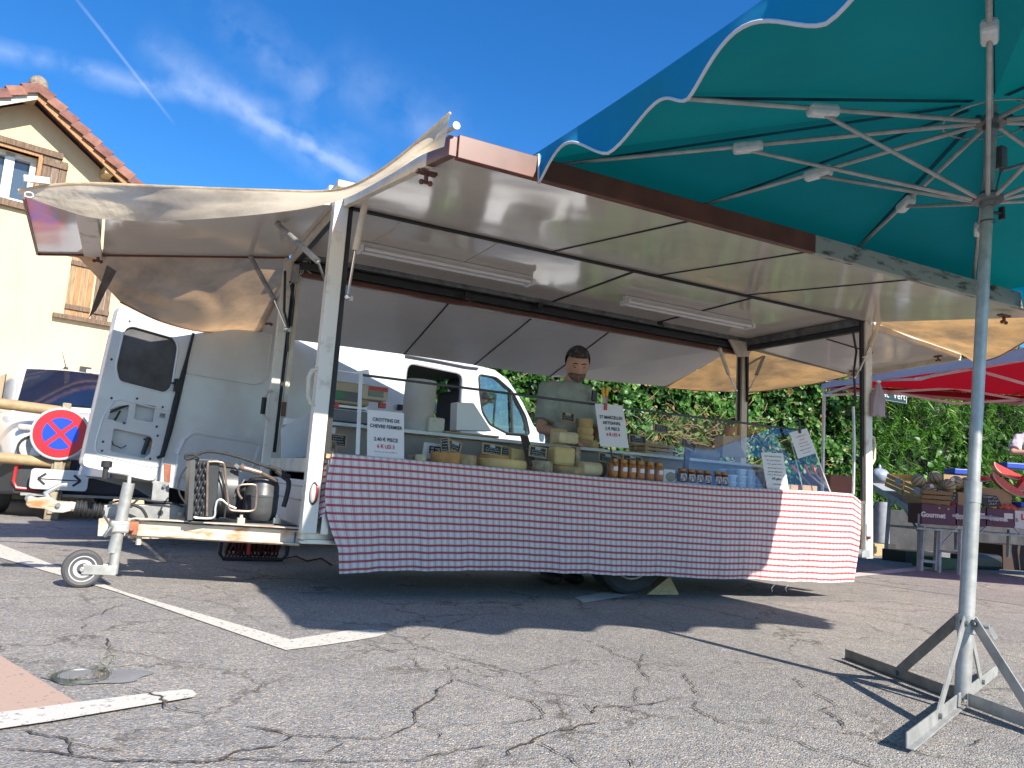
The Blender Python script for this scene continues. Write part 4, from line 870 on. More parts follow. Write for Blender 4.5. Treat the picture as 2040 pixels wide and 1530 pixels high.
mb = MB(); mb.box(sc_-fwd*.06+V((.02, 0, (.06-sc_.z/2)+R_*.5)), (.08, .06, sc_.z+R_)); ob('post', mb, mat('sign_post_wood', (.40, .33, .22), .8, namt=.4, nscale=12), sg, bevel=.01)

# ================================================================== MARKET TRAILER
XL, XR, YF, YR, ZT = .92, 5.21, 4.29, 5.69, 2.215
ZH = 2.175          # front hinge height
tr = thing('market_trailer', 'old white market trailer with raised flaps and tarpaulin corners selling cheese', 'trailer', (3.0, 5.0, 0))
def tob(n, mb, m, **k): return ob(n, mb, m, k.pop('parent', tr), **k)
# --- corner posts: measured feet and heads
def post(x0, z0, x1, z1, y, w=.085, d=.085, m='postwhite', **k):
    mb = MB(); mb.bar((x0, y, z0), (x1, y, z1), d, w, up=V((0, 1, 0))); return tob('corner_post', mb, M[m], bevel=.004, **k)
fl0, fl1 = Y_(612, 1062, YF), Y_(679, 402, YF)
pA = post(fl0.x, fl0.z, fl1.x, ZT, YF, .080, .08)
mb = MB(); mb.bar((fl0.x+.058, YF-.01, .72), (fl1.x+.055, YF-.01, ZT), .03, .020, up=V((0, 1, 0))); tob('rubber_strip', mb, M['rubber'], parent=pA)
mb = MB(); mb.bar((fl0.x+.085, YF-.0, .34), (fl0.x+.088, YF-.0, .74), .04, .05, up=V((0, 1, 0))); tob('side_rail', mb, M['alu'])
fr0, fr1 = Y_(1727, 1112, YF), Y_(1725, 632, YF)
pB = post(fr0.x, fr0.z, fr1.x, ZT, YF, .055, .075)
mb = MB(); mb.bar((fr0.x-.052, YF+.0, .75), (fr1.x-.052, YF+.0, ZT), .03, .022, up=V((0, 1, 0))); tob('rubber_strip', mb, M['rubber'], parent=pB)
bl0, bl1 = Y_(532, 900, YR), Y_(577, 505, YR)
pC = post(bl0.x, bl0.z-.35, bl1.x, ZT-.03, YR, .065, .06)
mb = MB(); mb.bar((bl0.x+.050, YR, bl0.z), (bl1.x+.050, YR, ZT), .02, .022, up=V((0, 1, 0))); tob('rubber_strip', mb, M['rubber'], parent=pC)
mb = MB(); mb.bar((bl0.x+.085, YR, bl0.z-.05), (bl1.x+.085, YR, ZT), .03, .035, up=V((0, 1, 0))); tob('inner_strip', mb, M['cream'], parent=pC)
br0, br1 = Y_(1478, 870, YR), Y_(1480, 668, YR)
pD = post(br0.x, .45, br1.x, ZT-.02, YR, .085, .07, 'cream')
mb = MB()
for dx in (-.052, .052): mb.bar((br0.x+dx, YR-.01, 1.30), (br1.x+dx, YR-.01, ZT), .02, .018, up=V((0, 1, 0)))
mb.bar((br0.x+.0, YR-.045, 1.62), (br1.x, YR-.045, 2.08), .01, .05, up=V((0, 1, 0))); tob('rubber_strip', mb, M['rubber'], parent=pD)
g0, g1, g2, g3 = [Y_(*q_, YR-.10) for q_ in ((1453, 676), (1507, 671), (1492, 710), (1471, 711))]
mb = MB(); mb.slab([g0, g1, g2, g3], (0, .02, 0)); tob('gusset', mb, M['cream'], bevel=.002)
# --- roof box and ceiling panels
mb = MB(); mb.bb(XL-.03, XR+.03, YF-.03, YR+.03, ZT+.055, ZT+.10); tob('roof', mb, M['cream'], bevel=.01)
xs = [XL, Y_(1250, 537, YF).x, 4.0, XR]
xs = [XL, .92+1.07, 3.03, 4.12, XR]
for i, (a, b) in enumerate(zip(xs, xs[1:])):
    mb = MB(); mb.bb(a+.004, b-.004, YF+.02, YR-.02, ZT, ZT+.05); tob('ceiling_panel', mb, M['panel'])
mb = MB(); mb.bb(XL, XR, YF, YR, ZT+.045, ZT+.054); tob('ceiling_backing', mb, M['seam'])
for x in xs[2:4]:
    mb = MB(); mb.bb(x-.010, x+.010, YF+.02, YR-.02, ZT-.006, ZT+.002); tob('ceiling_seam', mb, M['seam'])
# front hinge rubber
mb = MB(); mb.bar((XL+.02, YF-.005, ZH-.004), (XR, YF-.005, ZH+.0), .03, .022); tob('hinge_rubber', mb, M['seam'])
# rear beam (two dark channels and a galvanised one), end beams
for z0_, z1_, y_, m_, nm in ((ZT-.035, ZT+.02, YR-.09, 'galvdark', 'roof_rail'), (ZT-.10, ZT-.045, YR-.03, 'black', 'roof_rail'), (ZT-.145, ZT-.11, YR, 'brown', 'roof_rail')):
    mb = MB(); mb.bb(XL+.05, XR-.03, y_-.025, y_+.025, z0_, z1_); tob(nm, mb, M[m_], bevel=.004)
mb = MB(); mb.bb(XR-.06, XR-.01, YF+.03, YR-.05, ZT-.07, ZT-.005); tob('end_rail', mb, M['galvdark'], bevel=.004)
mb = MB(); mb.bb(XR-.05, XR+.0, YF+.03, YR-.05, ZT-.115, ZT-.075); tob('end_rail', mb, M['black'], bevel=.004)
mb = MB(); mb.bb(XL-.0, XL+.045, YF+.03, YR-.05, ZT-.055, ZT+.0); tob('end_rail', mb, M['black'], bevel=.004)
mb = MB(); mb.bb(XL, XR, YR-.008, YR+.012, ZT-.13, ZT+.054); tob('rear_filler', mb, M['black'])
mb = MB(); mb.bb(XL-.015, XL+.005, YF+.04, YR, ZT-.06, ZT+.054); tob('end_filler', mb, M['cream'])
# small clips on rear rail
for px_ in (930, 1075, 1315):
    P = Y_(px_, 590+(px_-930)*.135, YR-.12); mb = MB(); mb.box(P, (.04, .03, .05)); mb.cyl(P+V((0, -.02, -.01)), P+V((.02, -.03, -.045)), .008); tob('rail_clip', mb, M['black'])
# --- front flap
FE_Y, FE_Z = 2.81, 1.955          # lower front edge of beam
fx0 = 1.05; fx1 = 5.3
def FF(x, t, off=0):   # t 0 at hinge, 1 at edge
    n_ = V((0, .18, 1)).normalized(); n_ = V((0, -(ZH-(FE_Z+.03)), (YF-.02-FE_Y)))/1; n_ = V((0, -(ZH-FE_Z-.03), YF-.02-FE_Y)).normalized()
    return V((x, YF-.02 + (FE_Y-YF+.02)*t, ZH + (FE_Z+.03-ZH)*t)) + n_*off
sx3 = [fx0-.02]+[Y_(*q_, YF).x for q_ in ((1098, 503), (1310, 545), (1485, 582))]+[Y_(1740, 628, YF).x+.55]
ex3 = [fx0-.01]+[at(*q_, 2, FE_Z).x for q_ in ((1400, 446), (1640, 507), (1850, 563))]+[fx1+.4]
fpan = []
for i in range(4):
    mb = MB(); e_ = .004
    a0_, a1_, b0_, b1_ = sx3[i]+e_, sx3[i+1]-e_, ex3[i]+e_, ex3[i+1]-e_
    if i == 3: a1_ = XR+.02; b1_ = XR+.05
    x_00 = XL+.05 if i == 0 else a0_
    mb.slab([FF(x_00, .0), FF(a1_, .0), FF(b1_, .985), FF(b0_, .985)], V((0, 0, .03))); fpan.append(tob('flap_panel', mb, M['panel']))
for i in (1, 2, 3):
    mb = MB(); mb.bar(FF(sx3[i], .0, -.002), FF(ex3[i], .985, -.002), .012, .007); tob('flap_seam', mb, M['seam'])
mb = MB(); mb.slab([FF(XL+.05, .0, .031), FF(XR+.02, 0, .031), FF(XR+.05, .985, .031), FF(fx0, .985, .031)], V((0, 0, .012))); tob('flap_backing', mb, M['cream'])
# beam in two stretches
bjx = at(1625, 480, 1, FE_Y).x
BH = .098
def beam(p0, p1, m_, h=BH, w_=.035, **k):
    mb = MB(); p0, p1 = V(p0), V(p1); side = (p1-p0).cross(V((0, 0, 1))).normalized()*w_
    mb.hexa([p0, p0+V((0, 0, h)), p0+V((0, 0, h))-side, p0-side], [p1, p1+V((0, 0, h)), p1+V((0, 0, h))-side, p1-side]); return tob('flap_beam', mb, M[m_], bevel=.003, **k)
beam((fx0, FE_Y, FE_Z), (bjx, FE_Y, FE_Z), 'brown'); beam((bjx+.004, FE_Y+.003, FE_Z), (XR+.06, FE_Y+.003, FE_Z), 'weathered')
# left side of the front flap: short brown piece, then cream
c0 = V((fx0+.002, FE_Y+.005, FE_Z+.0)); 
lp = lambda t: V((fx0-.002 + (XL+.05-fx0)*t, FE_Y + (YF-.05-FE_Y)*t, FE_Z + (ZH-.02-FE_Z)*t))
for a_, b_, m_, h_ in ((0.0, .16, 'brown', .085), (.165, 1, 'cream', .06)):
    mb = MB(); p0, p1 = lp(a_)+V((-.003, 0, 0)), lp(b_)+V((-.003, 0, 0)); mb.hexa([p0, p0+V((0, 0, h_)), p0+V((-.035, 0, h_)), p0+V((-.035, 0, 0))], [p1, p1+V((0, 0, h_)), p1+V((-.035, 0, h_)), p1+V((-.035, 0, 0))]); tob('flap_side_rail', mb, M[m_], bevel=.003)
mb = MB(); mb.cyl(lp(.55)+V((-.03, 0, .09)), lp(-.02)+V((-.03, 0, .115)), .009); mb.lathe([(.016, 0), (.016, .012), (.009, .012)], lp(-.02)+V((-.03, 0, .115)), V((0, -1, 0)), 14); mb.box(lp(.05)+V((-.03, 0, .06)), (.01, .10, .05)); tob('tarp_rod', mb, M['cream'])
def latch(P, ax=V((1, 0, 0)), parent=tr, s=1.0):
    mb = MB(); P = V(P); ay = V((0, 0, 1)).cross(ax); A3 = (ax, ay, V((0, 0, 1)))
    mb.box(P+V((0, 0, -.006*s)), (.09*s, .035*s, .012*s), A3); mb.cyl(P+V((0, 0, -.01*s)), P+V((0, 0, -.045*s)), .010*s); mb.ball(P+V((0, 0, -.05*s))-ax*.02*s, .012*s); mb.ball(P+V((0, 0, -.05*s))+ax*.02*s, .012*s); mb.bar(P+V((0, 0, -.048*s))-ax*.025*s, P+V((0, 0, -.048*s))+ax*.025*s, .012*s, .012*s)
    return ob('latch', mb, M['brown'], parent)
latch(Z_(850, 342, FE_Z+.03)); latch(Z_(2000, 627, FE_Z+.03))
for q_ in ((1020, 430), (1080, 405), (1005, 468), (1060, 395)):
    P = at(*q_, 1, 3.1); 
# --- rear flap
RY, RZ0, RZ1 = 6.92, ZT-.06, 1.815
rs = [XL+.0]+[Y_(*q_, YR).x for q_ in ((910, 590), (1080, 620), (1235, 648))]+[XR-.05]
re = [at(510, 667, 1, RY).x]+[at(*q_, 1, RY).x for q_ in ((805, 703), (945, 727), (1095, 750))]+[at(1330, 770, 1, RY).x]
zz_ = [at(*q_, 1, RY).z for q_ in ((510, 667), (805, 706), (945, 727), (1095, 750), (1330, 770))]
for i in range(4):
    mb = MB(); mb.slab([(rs[i]+.003, YR+.02, RZ0), (rs[i+1]-.003, YR+.02, RZ0), (re[i+1]-.003, RY, zz_[i+1]), (re[i]+.003, RY, zz_[i])], (0, 0, .03)); tob('flap_panel', mb, M['panelcool'])
for i in (1, 2, 3):
    mb = MB(); mb.bar((rs[i], YR+.02, RZ0-.002), (re[i], RY, zz_[i]-.002), .012, .006); tob('flap_seam', mb, M['seam'])
mb = MB(); mb.slab([(rs[0], YR+.02, RZ0+.033), (rs[-1], YR+.02, RZ0+.033), (re[-1], RY, zz_[-1]+.033), (re[0], RY, zz_[0]+.033)], (0, 0, .01)); tob('flap_backing', mb, M['cream'])
latch(Y_(537, 634, RY-.25))
# --- left flap
TLX, TLZ = -.63, 1.875
ln, lf = X_(45, 388, TLX+.01), X_(75, 505, TLX-.0)
l_near = V((TLX, 4.50, TLZ+.06)); l_far = V((X_(75, 505, TLX)))
l_near = Y_(48, 392, YF+.05); l_far = Y_(75, 505, YR); h_far = Y_(575, 512, YR); h_near = V((XL-.02, YF+.05, ZT-.03))
def LF(u, v_, off=0): return (h_near.lerp(l_near, u)).lerp(h_far.lerp(l_far, u), v_) + V((0, 0, off))   # u outwards, v to the rear
mb = MB(); mb.slab([LF(0, 0), LF(.765, 0), LF(.765, 1), LF(0, 1)], (0, 0, .03)); tob('flap_panel', mb, M['panel'])
mb = MB(); mb.slab([LF(.775, 0), LF(1, 0), LF(1, 1), LF(.775, 1)], (0, 0, .03)); tob('flap_panel', mb, M['panel'])
bt0, bt1 = LF(.83, -.02, -.012), LF(.80, 1, -.012); tip = Y_(163, 520, YR+.10)
mb = MB(); mb.bar(bt0, bt1, .105, .02); mb.bar(bt1, bt1+(bt1-bt0)*.06, .105, .02); tob('flap_batten', mb, M['postwhite'], bevel=.002)
mb = MB(); mb.bar(LF(0, 1, .01), LF(1, 1, .01), .012, .045); mb.bar(LF(1, 0, .01), LF(1, 1, .01), .012, .045); tob('flap_edge', mb, M['brown'])
mb = MB(); mb.bar(LF(1.0, -.12, .045), LF(.93, -.10, .043), .02, .032); tob('bracket', mb, M['postwhite'], bevel=.003)
latch(LF(.78, .97, -.005)); 
# --- right flap
rn, rf_ = Y_(1912, 708, YF+.10), Y_(1690, 744, YR-.05); hn_ = V((XR+.01, YF+.05, ZT-.03)); hf_ = V((XR, YR-.02, ZT-.05))
def RF(u, v_, off=0): return hn_.lerp(rn, u).lerp(hf_.lerp(rf_, u), v_) + V((0, 0, off))
mb = MB(); mb.slab([RF(0, 0), RF(1, 0), RF(1, 1), RF(0, 1)], (0, 0, .03)); tob('flap_panel', mb, M['panel'])
mb = MB(); mb.bar(RF(0, -.0, .0), RF(1, -.0, .0), .03, .06); tob('flap_side_rail', mb, M['cream'], bevel=.003)
mb = MB(); mb.bar(RF(1, 0, -.015), RF(1, 1, -.015), .03, .06); tob('flap_edge', mb, M['cream'], bevel=.003)
mb = MB(); mb.bar(RF(.17, .42, -.004), RF(.62, .42, -.004), .012, .008); tob('flap_seam', mb, M['seam'])
latch(RF(.93, .12, -.002), V((0, 1, 0)), s=.8); latch(RF(.95, .90, -.002), V((0, 1, 0)), s=.8)
# --- gas struts
def strut(a, b, c, r=.017, m_='greysteel', nm='gas_strut'):
    mb = MB(); mb.cyl(a, b, r, n=14); mb.ball(a, r*1.2); s_ = tob(nm, mb, M[m_], smooth=True)
    mb = MB(); mb.cyl(b, c, r*.42, n=10); mb.ball(c, r*.9); tob('piston_rod', mb, M['chrome'], parent=s_, smooth=True)
strut(X_(727, 408, 1.03), X_(708, 498, 1.02), X_(692, 592, 1.00), .019, 'cream')
strut(LF(.16, .28, -.02), X_(633, 520, .80), X_(650, 565, .93))
strut(LF(.17, .97, -.02), X_(547, 598, .80), X_(571, 655, .90))
strut(X_(1434, 696, 4.72), X_(1451, 745, 4.98), X_(1467, 778, 5.13), .017, 'cream'); strut(X_(1528, 693, 5.62), X_(1507, 747, 5.4), X_(1493, 775, 5.26), .017, 'greysteel')
strut(Y_(1753, 636, YF-.02), Y_(1733, 690, YF-.04), Y_(1722, 712, YF-.05), .018, 'cream'); strut(Y_(1726, 706, YF-.06), Y_(1712, 738, YF-.05), Y_(1703, 752, YF-.04), .008, 'alu')
for (q_, m_, r_) in (([(1699, 660), (1706, 700), (1701, 740), (1704, 800)], 'black', .009), ([(1700, 810), (1702, 880), (1700, 985)], 'alu', .012)):
    mb = MB(); mb.tube([Y_(x, y, YF+.05) for x, y in q_], r_, 8); tob('strut_arm', mb, M[m_], smooth=True)
for x, y in ((571, 657), (692, 594)):
    P = Y_(x, y, YR-.04 if x < 600 else YF+.03); mb = MB(); mb.box(P, (.06, .02, .03)); mb.cyl(P+V((0, -.02, 0)), P+V((0, .02, 0)), .014); tob('strut_bracket', mb, M['alu'], bevel=.003)
for q_, yy in (([(568, 540), (566, 620), (574, 650), (572, 700)], YR-.03), ([(578, 560), (585, 600), (580, 650)], YR-.03)):
    mb = MB(); mb.tube([Y_(x, y, yy) for x, y in q_], .010, 8); tob('strut_arm', mb, M['black'], smooth=True)
mb = MB(); pz = Y_(588, 545, YR-.05); mb.box(pz, (.05, .04, .14)); tob('junction_box', mb, M['greysteel'], bevel=.006)
for sd_, (a_, b_) in enumerate((((600, 495), (570, 572)), ((592, 500), (604, 560)), ((610, 498), (575, 560)), ((600, 500), (620, 545)), ((590, 497), (612, 540)))):
    mb = MB(); A_, B_ = Y_(*a_, YR-.04), Y_(*b_, YR-.04); mb.tube([A_, A_.lerp(B_, .3)+V((.05, 0, .01)), A_.lerp(B_, .7)+V((.06*(-1)**sd_, 0, .0)), B_], .004, 5); tob('loose_wire', mb, M['cream'], smooth=True)
mb = MB(); mb.tube([Z_(*q_, ZT-.01) for q_ in ((798, 425), (800, 440), (785, 458), (760, 475), (745, 482))], .003, 5); tob('loose_wire', mb, M['cream'], smooth=True)
# spot lamp by right post
mb = MB(); P = Y_(1683, 640, YF+.25); mb.lathe([(.0, .07), (.030, .07), (.032, 0), (.032, -.02), (.050, -.06), (.046, -.062), (.028, -.02)], P, V((0, 0, 1)), 18); tob('spot_lamp', mb, M['cream'], smooth=True)
# --- fluorescent fixtures
for (a_, b_) in (((722, 482), (1056, 560)), ((1238, 598), (1497, 646))):
    A_, B_ = Z_(*a_, ZT-.03), Z_(*b_, ZT-.03); yy = 5.02; A_.y = B_.y = yy
    mb = MB(); mb.bar((A_.x, yy, ZT-.022), (B_.x, yy, ZT-.022), .05, .04, up=V((0, 0, 1))); fx_ = tob('fluorescent_lamp', mb, M['white'], bevel=.004)
    for dy in (-.045, .045):
        mb = MB(); mb.cyl((A_.x+.03, yy+dy, ZT-.055), (B_.x-.03, yy+dy, ZT-.055), .014, n=12); tob('tube', mb, M['upvc'], parent=fx_, smooth=True)
    for xx in (A_.x+.012, B_.x-.012):
        mb = MB(); mb.box((xx, yy, ZT-.052), (.024, .13, .040)); tob('end_cap', mb, M['upvc'], parent=fx_, bevel=.003)
# --- roof vent box on top
mb = MB(); mb.box((1.15, 5.0, ZT+.17), (.42, .5, .14)); tob('roof_box', mb, M['white'], bevel=.01)
vb = Z_(665, 372, ZT+.1); 
# --- body
mb = MB(); mb.bb(XL+.09, XR-.04, YF+.03, YF+.06, .34, .77); tob('front_wall', mb, M['white'])
mb = MB(); mb.bb(XL+.02, XL+.05, YF+.05, YR-.01, .36, .66); tob('end_wall', mb, M['white'])
for z_ in (.58, .50): 
    mb = MB(); mb.bb(XL+.013, XL+.022, YF+.06, YR-.02, z_, z_+.004); tob('panel_joint', mb, M['greysteel'])
mb = MB(); mb.bb(XL+.0, XL+.06, YF+.05, YR+.0, .665, .745); tob('ledge', mb, M['cream'], bevel=.004)
mb = MB(); mb.bb(XL+.02, XL+.055, YF+.05, YR, .62, .66); tob('ledge_seal', mb, M['darkgrey'])
mb = MB(); mb.bb(XL+.06, XR-.05, YF+.06, YR-.1, .34, .37); tob('floor', mb, M['greysteel'])
mb = MB(); mb.bb(XR-.05, XR-.02, YF+.06, YR-.02, .36, .76); tob('end_wall', mb, M['white'])
mb = MB(); mb.bb(XL+.1, XR-.05, YR-.04, YR-.01, .36, .80); tob('rear_wall', mb, M['white'])
# underframe
mb = MB(); mb.bar((XL-.02, YF+.22, .30), (XR-.1, YF+.22, .30), .05, .06); tob('chassis_beam', mb, M['galvdark'])
mb = MB(); mb.bar((XL-.02, YR-.22, .30), (XR-.1, YR-.22, .30), .05, .06); tob('chassis_beam', mb, M['galvdark'])
f_ = X_(585, 1090, XL)
mb = MB(); mb.bb(XL-.02, XL+.28, YF+.02, YF+.06, .285, .305); mb.bb(XL-.02, XL+.0, YF+.02, YF+.06, .30, .355); mb.bb(XL-.02, XL+.28, YF+.062, YF+.10, .305, .36); tob('frame_bracket', mb, M['alu'])
# tail lamps
P = Y_(625, 983, YF-.045); mb = MB(); mb.ball(P, .062, (.36, .30, 1.0)); tl = tob('tail_lamp', mb, M['black'], smooth=True)
mb = MB(); mb.ball(P+V((-.004, -.006, 0)), .052, (.34, .32, 1.0)); tob('clear_lens', mb, M['clearlens'], parent=tl, smooth=True)
mb = MB(); mb.ball(P+V((.012, -.010, 0)), .050, (.22, .24, .98)); tob('red_lens', mb, M['redlens'], parent=tl, smooth=True)
P = Y_(1728, 1056, YF-.045); mb = MB(); mb.box(P, (.05, .03, .10)); tl = tob('tail_lamp', mb, M['clearlens'], bevel=.008)
mb = MB(); mb.box(P+V((.028, .01, -.01)), (.02, .03, .12)); tob('red_lens', mb, M['redlens'], parent=tl, bevel=.006)
P = Y_(1722, 1097, YF+.0); mb = MB(); mb.box(P+V((-.015, 0, -.02)), (.09, .06, .06)); tob('foot_bracket', mb, M['alu'], bevel=.003)
P = Y_(1726, 1030, YF-.04); mb = MB(); mb.bar(P+V((-.02, 0, -.25)), P+V((-.02, 0, .10)), .01, .02); tob('side_strip', mb, M['alu'])
# grab handles
for pts, yy, m_, r_ in (([(633, 735), (622, 738), (615, 752), (614, 790), (619, 803), (628, 808)], YF-.03, 'cream', .012), ([(543, 778), (533, 780), (527, 792), (523, 825), (528, 832), (536, 838)], YR-.05, 'cream', .011), ([(1733, 867), (1741, 872), (1743, 885), (1742, 915), (1735, 928)], YF-.01, 'cream', .010)):
    mb = MB(); mb.tube([Y_(x, y, yy) for x, y in pts], r_, 8); h_ = tob('grab_handle', mb, M[m_], smooth=True)
    if yy == YR-.05: mb = MB(); mb.tube([Y_(x, y, yy) for x, y in pts[2:4]], .017, 8); tob('grip', mb, M['rubber'], parent=h_, smooth=True)
P = Y_(565, 815, YR-.05); mb = MB(); mb.box(P, (.03, .02, .10)); tob('hinge', mb, M['brown'])
# wheel and mudguard under the body
P = Z_(1255, 1187, 0)
wheel(tr, V((P.x+.02, P.y+.10, .285)), V((0, -1, 0)), .285, .17, rim='greysteel'); wheel(tr, V((P.x+.02, YR-.2, .285)), V((0, 1, 0)), .285, .17, rim='greysteel')
# --- drawbar
yb = 4.72
A_, B_ = Y_(262, 1053, 4.80), Y_(598, 1068, 4.55)
mb = MB(); mb.bar(Y_(258, 1052, 4.82), Y_(600, 1072, 4.50), .05, .085); tob('drawbar', mb, M['rust'], bevel=.004)
mb = MB(); mb.bar(Y_(268, 1032, 4.79), Y_(600, 1052, 4.47), .075, .006); mb.bar(Y_(268, 1064, 4.79), Y_(598, 1083, 4.47), .075, .006); tob('drawbar_flange', mb, M['rust'])
mb = MB(); mb.bar(V((A_.x, 5.0, .26)), V((XL+.1, 5.45, .26)), .05, .08); tob('drawbar', mb, M['rust'], bevel=.004)
mb = MB(); mb.bar(Y_(198, 1050, 4.84), Y_(262, 1050, 4.80), .055, .095); tob('drawbar_end', mb, M['rust'], bevel=.004)
mb = MB(); mb.box(Y_(266, 1052, 4.74), (.045, .04, .07)); mb.cyl(Y_(262, 1053, 4.72), Y_(262, 1053, 4.68), .014); tob('drawbar_bracket', mb, M['rustred'], bevel=.003)
mb = MB(); P = Y_(277, 1074, 4.78); mb.cyl(P+V((0, 0, .02)), P-V((0, 0, .03)), .014, n=6); tob('bolt', mb, M['rust'])
mb = MB(); mb.bar(Y_(205, 1022, 4.92), Y_(372, 1020, 4.92), .06, .09); tob('overrun_housing', mb, M['greysteel'], bevel=.006)
mb = MB(); P = Y_(320, 1021, 4.885); mb.cyl(P, P-V((0, .006, 0)), .014); tob('housing_hole', mb, M['black'])
mb = MB(); P = Y_(358, 1024, 4.885); mb.cyl(P, P-V((0, .02, 0)), .014, n=6); tob('bolt', mb, M['rust'])
mb = MB(); q4 = [Y_(*q_, 4.90) for q_ in ((305, 958), (337, 960), (335, 998), (301, 997))]; mb.slab(q4, (0, -.03, 0)); tob('upright_plate', mb, M['greysteel'], bevel=.002)
mb = MB(); q4 = [Y_(*q_, 4.89) for q_ in ((326, 924), (341, 926), (338, 962), (326, 960))]; mb.slab(q4, (0, -.02, 0)); tob('upright_stub', mb, M['rustred'], bevel=.002)
mb = MB(); P = Y_(327, 968, 4.86); mb.cyl(P, P-V((0, .012, 0)), .010, n=6); tob('bolt', mb, M['galvdark'])
# rubber bellows
A_, B_ = Y_(150, 1010, 4.92), Y_(206, 1017, 4.92); L_ = (B_-A_).length; prof = []
for i in range(25): prof.append((.031+.013*(.5+.5*cos(i*2*pi/4)), L_*i/24))
mb = MB(); mb.lathe(prof, A_, B_-A_, 20); tob('rubber_bellows', mb, M['rubber'], smooth='all')
mb = MB(); mb.cyl(Y_(138, 1008, 4.92), A_, .026, n=14); tob('coupling_tube', mb, M['rust'])
# coupling head: shaped casting with lever
outl = [(50, 1004), (54, 996), (55, 990), (62, 988), (70, 993), (90, 990), (104, 992), (112, 999), (143, 1001), (142, 1018), (125, 1022), (105, 1021), (88, 1014), (56, 1011)]
mb = MB(); fr_ = [Y_(x, y, 4.875) for x, y in outl]; mb.hexa(fr_, [p+V((0, .09, 0)) for p in fr_]); cp = tob('coupling_head', mb, M['rust'], bevel=.010)
mb = MB(); mb.ball(Y_(60, 993, 4.92), .025, (1, 1, .9)); tob('nose', mb, M['alu'], parent=cp, smooth=True)
mb = MB(); mb.tube([Y_(*q_, 4.92) for q_ in ((97, 993), (92, 982), (105, 975), (122, 966), (134, 966))], [.018, .017, .014, .012, .014], 10); tob('lever', mb, M['alu'], parent=cp, smooth=True)
mb = MB(); P = Y_(116, 1006, 4.875); mb.cyl(P, P-V((0, .02, 0)), .013, n=8); tob('bolt', mb, M['galvdark'], parent=cp)
# jockey wheel
JY = 4.66
jt, jb = Y_(257, 962, JY), Y_(238, 1046, JY)
mb = MB(); mb.cyl(Y_(236, 1060, JY), jt, .030, n=20); jk = tob('jockey_tube', mb, M['galv'], smooth=True)
mb = MB(); mb.cyl(Y_(224, 1143, JY), Y_(236, 1062, JY), .025, n=20); tob('inner_tube', mb, M['galv'], parent=jk, smooth=True)
mb = MB(); mb.cyl(Y_(225, 1101, JY), Y_(236, 1060, JY), .029, n=20); tob('sleeve', mb, M['galv'], parent=jk, smooth=True)
mb = MB(); mb.box(Y_(238, 1049, JY), (.095, .075, .062)); tob('clamp', mb, M['galv'], parent=jk, bevel=.01)
mb = MB(); P = Y_(222, 1050, JY-.04); mb.cyl(P, P-V((0, .02, 0)), .012); mb.tube([P-V((0, .015, 0)), Y_(212, 1035, JY-.06), Y_(205, 1023, JY-.06)], .006, 6); mb.tube([P-V((0, .015, 0)), Y_(213, 1060, JY-.06), Y_(209, 1070, JY-.06)], .009, 6); tob('clamp_handle', mb, M['galvdark'], parent=jk, smooth=True)
mb = MB(); mb.ball(Y_(205, 1022, JY-.06), .012, (.8, .8, 1.5)); tob('knob', mb, M['rubber'], parent=jk, smooth=True)
mb = MB(); mb.tube([jt, Y_(258, 948, JY), Y_(255, 944, JY-.005), Y_(214, 938, JY-.02)], .010, 8); tob('crank', mb, M['zinc'], parent=jk, smooth=True)
mb = MB(); P = Y_(210, 943, JY-.02); mb.lathe([(.013, -.03), (.015, .03), (.026, .032), (.027, .06), (.020, .066), (0, .066)], P, V((0, 0, 1)), 16); tob('crank_knob', mb, M['rubber'], parent=jk, smooth=True)
wc = Y_(164, 1133, JY-.03); RW = (Y_(164, 1096, JY-.03)-wc).length*1.02; wc.z = RW
wheel(tr, V(wc), V((.14, -1, 0)).normalized(), RW, .055, name='jockey_wheel', rim='zinc')
mb = MB()
q_a, q_b = wc+V((0, -.036, 0)), Y_(232, 1137, JY-.02)
mb.bar(q_a, q_b, .008, .05); mb.bar(q_a+V((0, .075, 0)), q_b+V((0, .045, 0)), .008, .05); mb.cyl(q_a-V((0, .012, 0)), q_a+V((0, .09, 0)), .012); tob('wheel_fork', mb, M['galv'], parent=jk, bevel=.003)
# --- refrigeration unit on the drawbar
YU = 4.72
base = [Y_(*q_, YU-.10) for q_ in ((376, 1038), (590, 1046), (590, 1052), (376, 1043))]
mb = MB(); mb.slab(base, (0, .36, 0)); cu_ = tob('condensing_unit', mb, M['black'], bevel=.003)
fr_ = [Y_(*q_, YU-.10) for q_ in ((380, 914), (438, 916), (430, 1036), (374, 1036))]
mb = MB(); mb.slab(fr_, (0, .32, 0)); tob('condenser', mb, M['black'], parent=cu_, bevel=.004)
mb = MB(); mb.slab([Y_(*q_, YU-.102) for q_ in ((379, 915), (389, 916), (383, 1036), (373, 1036))], (0, -.012, 0)); tob('end_plate', mb, M['darkgrey'], parent=cu_)
for r_ in range(9):
    for c_ in range(2):
        P = Y_(395+c_*11+(r_ % 2)*4-r_*.7, 925+r_*12.4, YU-.115); mb = MB(); mb.ball(P, .017, (.55, .6, 1.0)); tob('pipe_bend', mb, M['black'], parent=cu_, smooth=True)
mb = MB(); mb.cyl(Y_(428, 975, YU+.06), Y_(466, 977, YU+.06), .155, n=32); tob('fan_shroud', mb, M['compressor'], parent=cu_, smooth=True)
P = Y_(520, 1000, YU+.03); zb_, zt_ = Y_(520, 1036, YU+.03).z, Y_(520, 948, YU+.03).z; R5 = (Y_(552, 1000, YU+.03)-Y_(484, 1000, YU+.03)).length/2
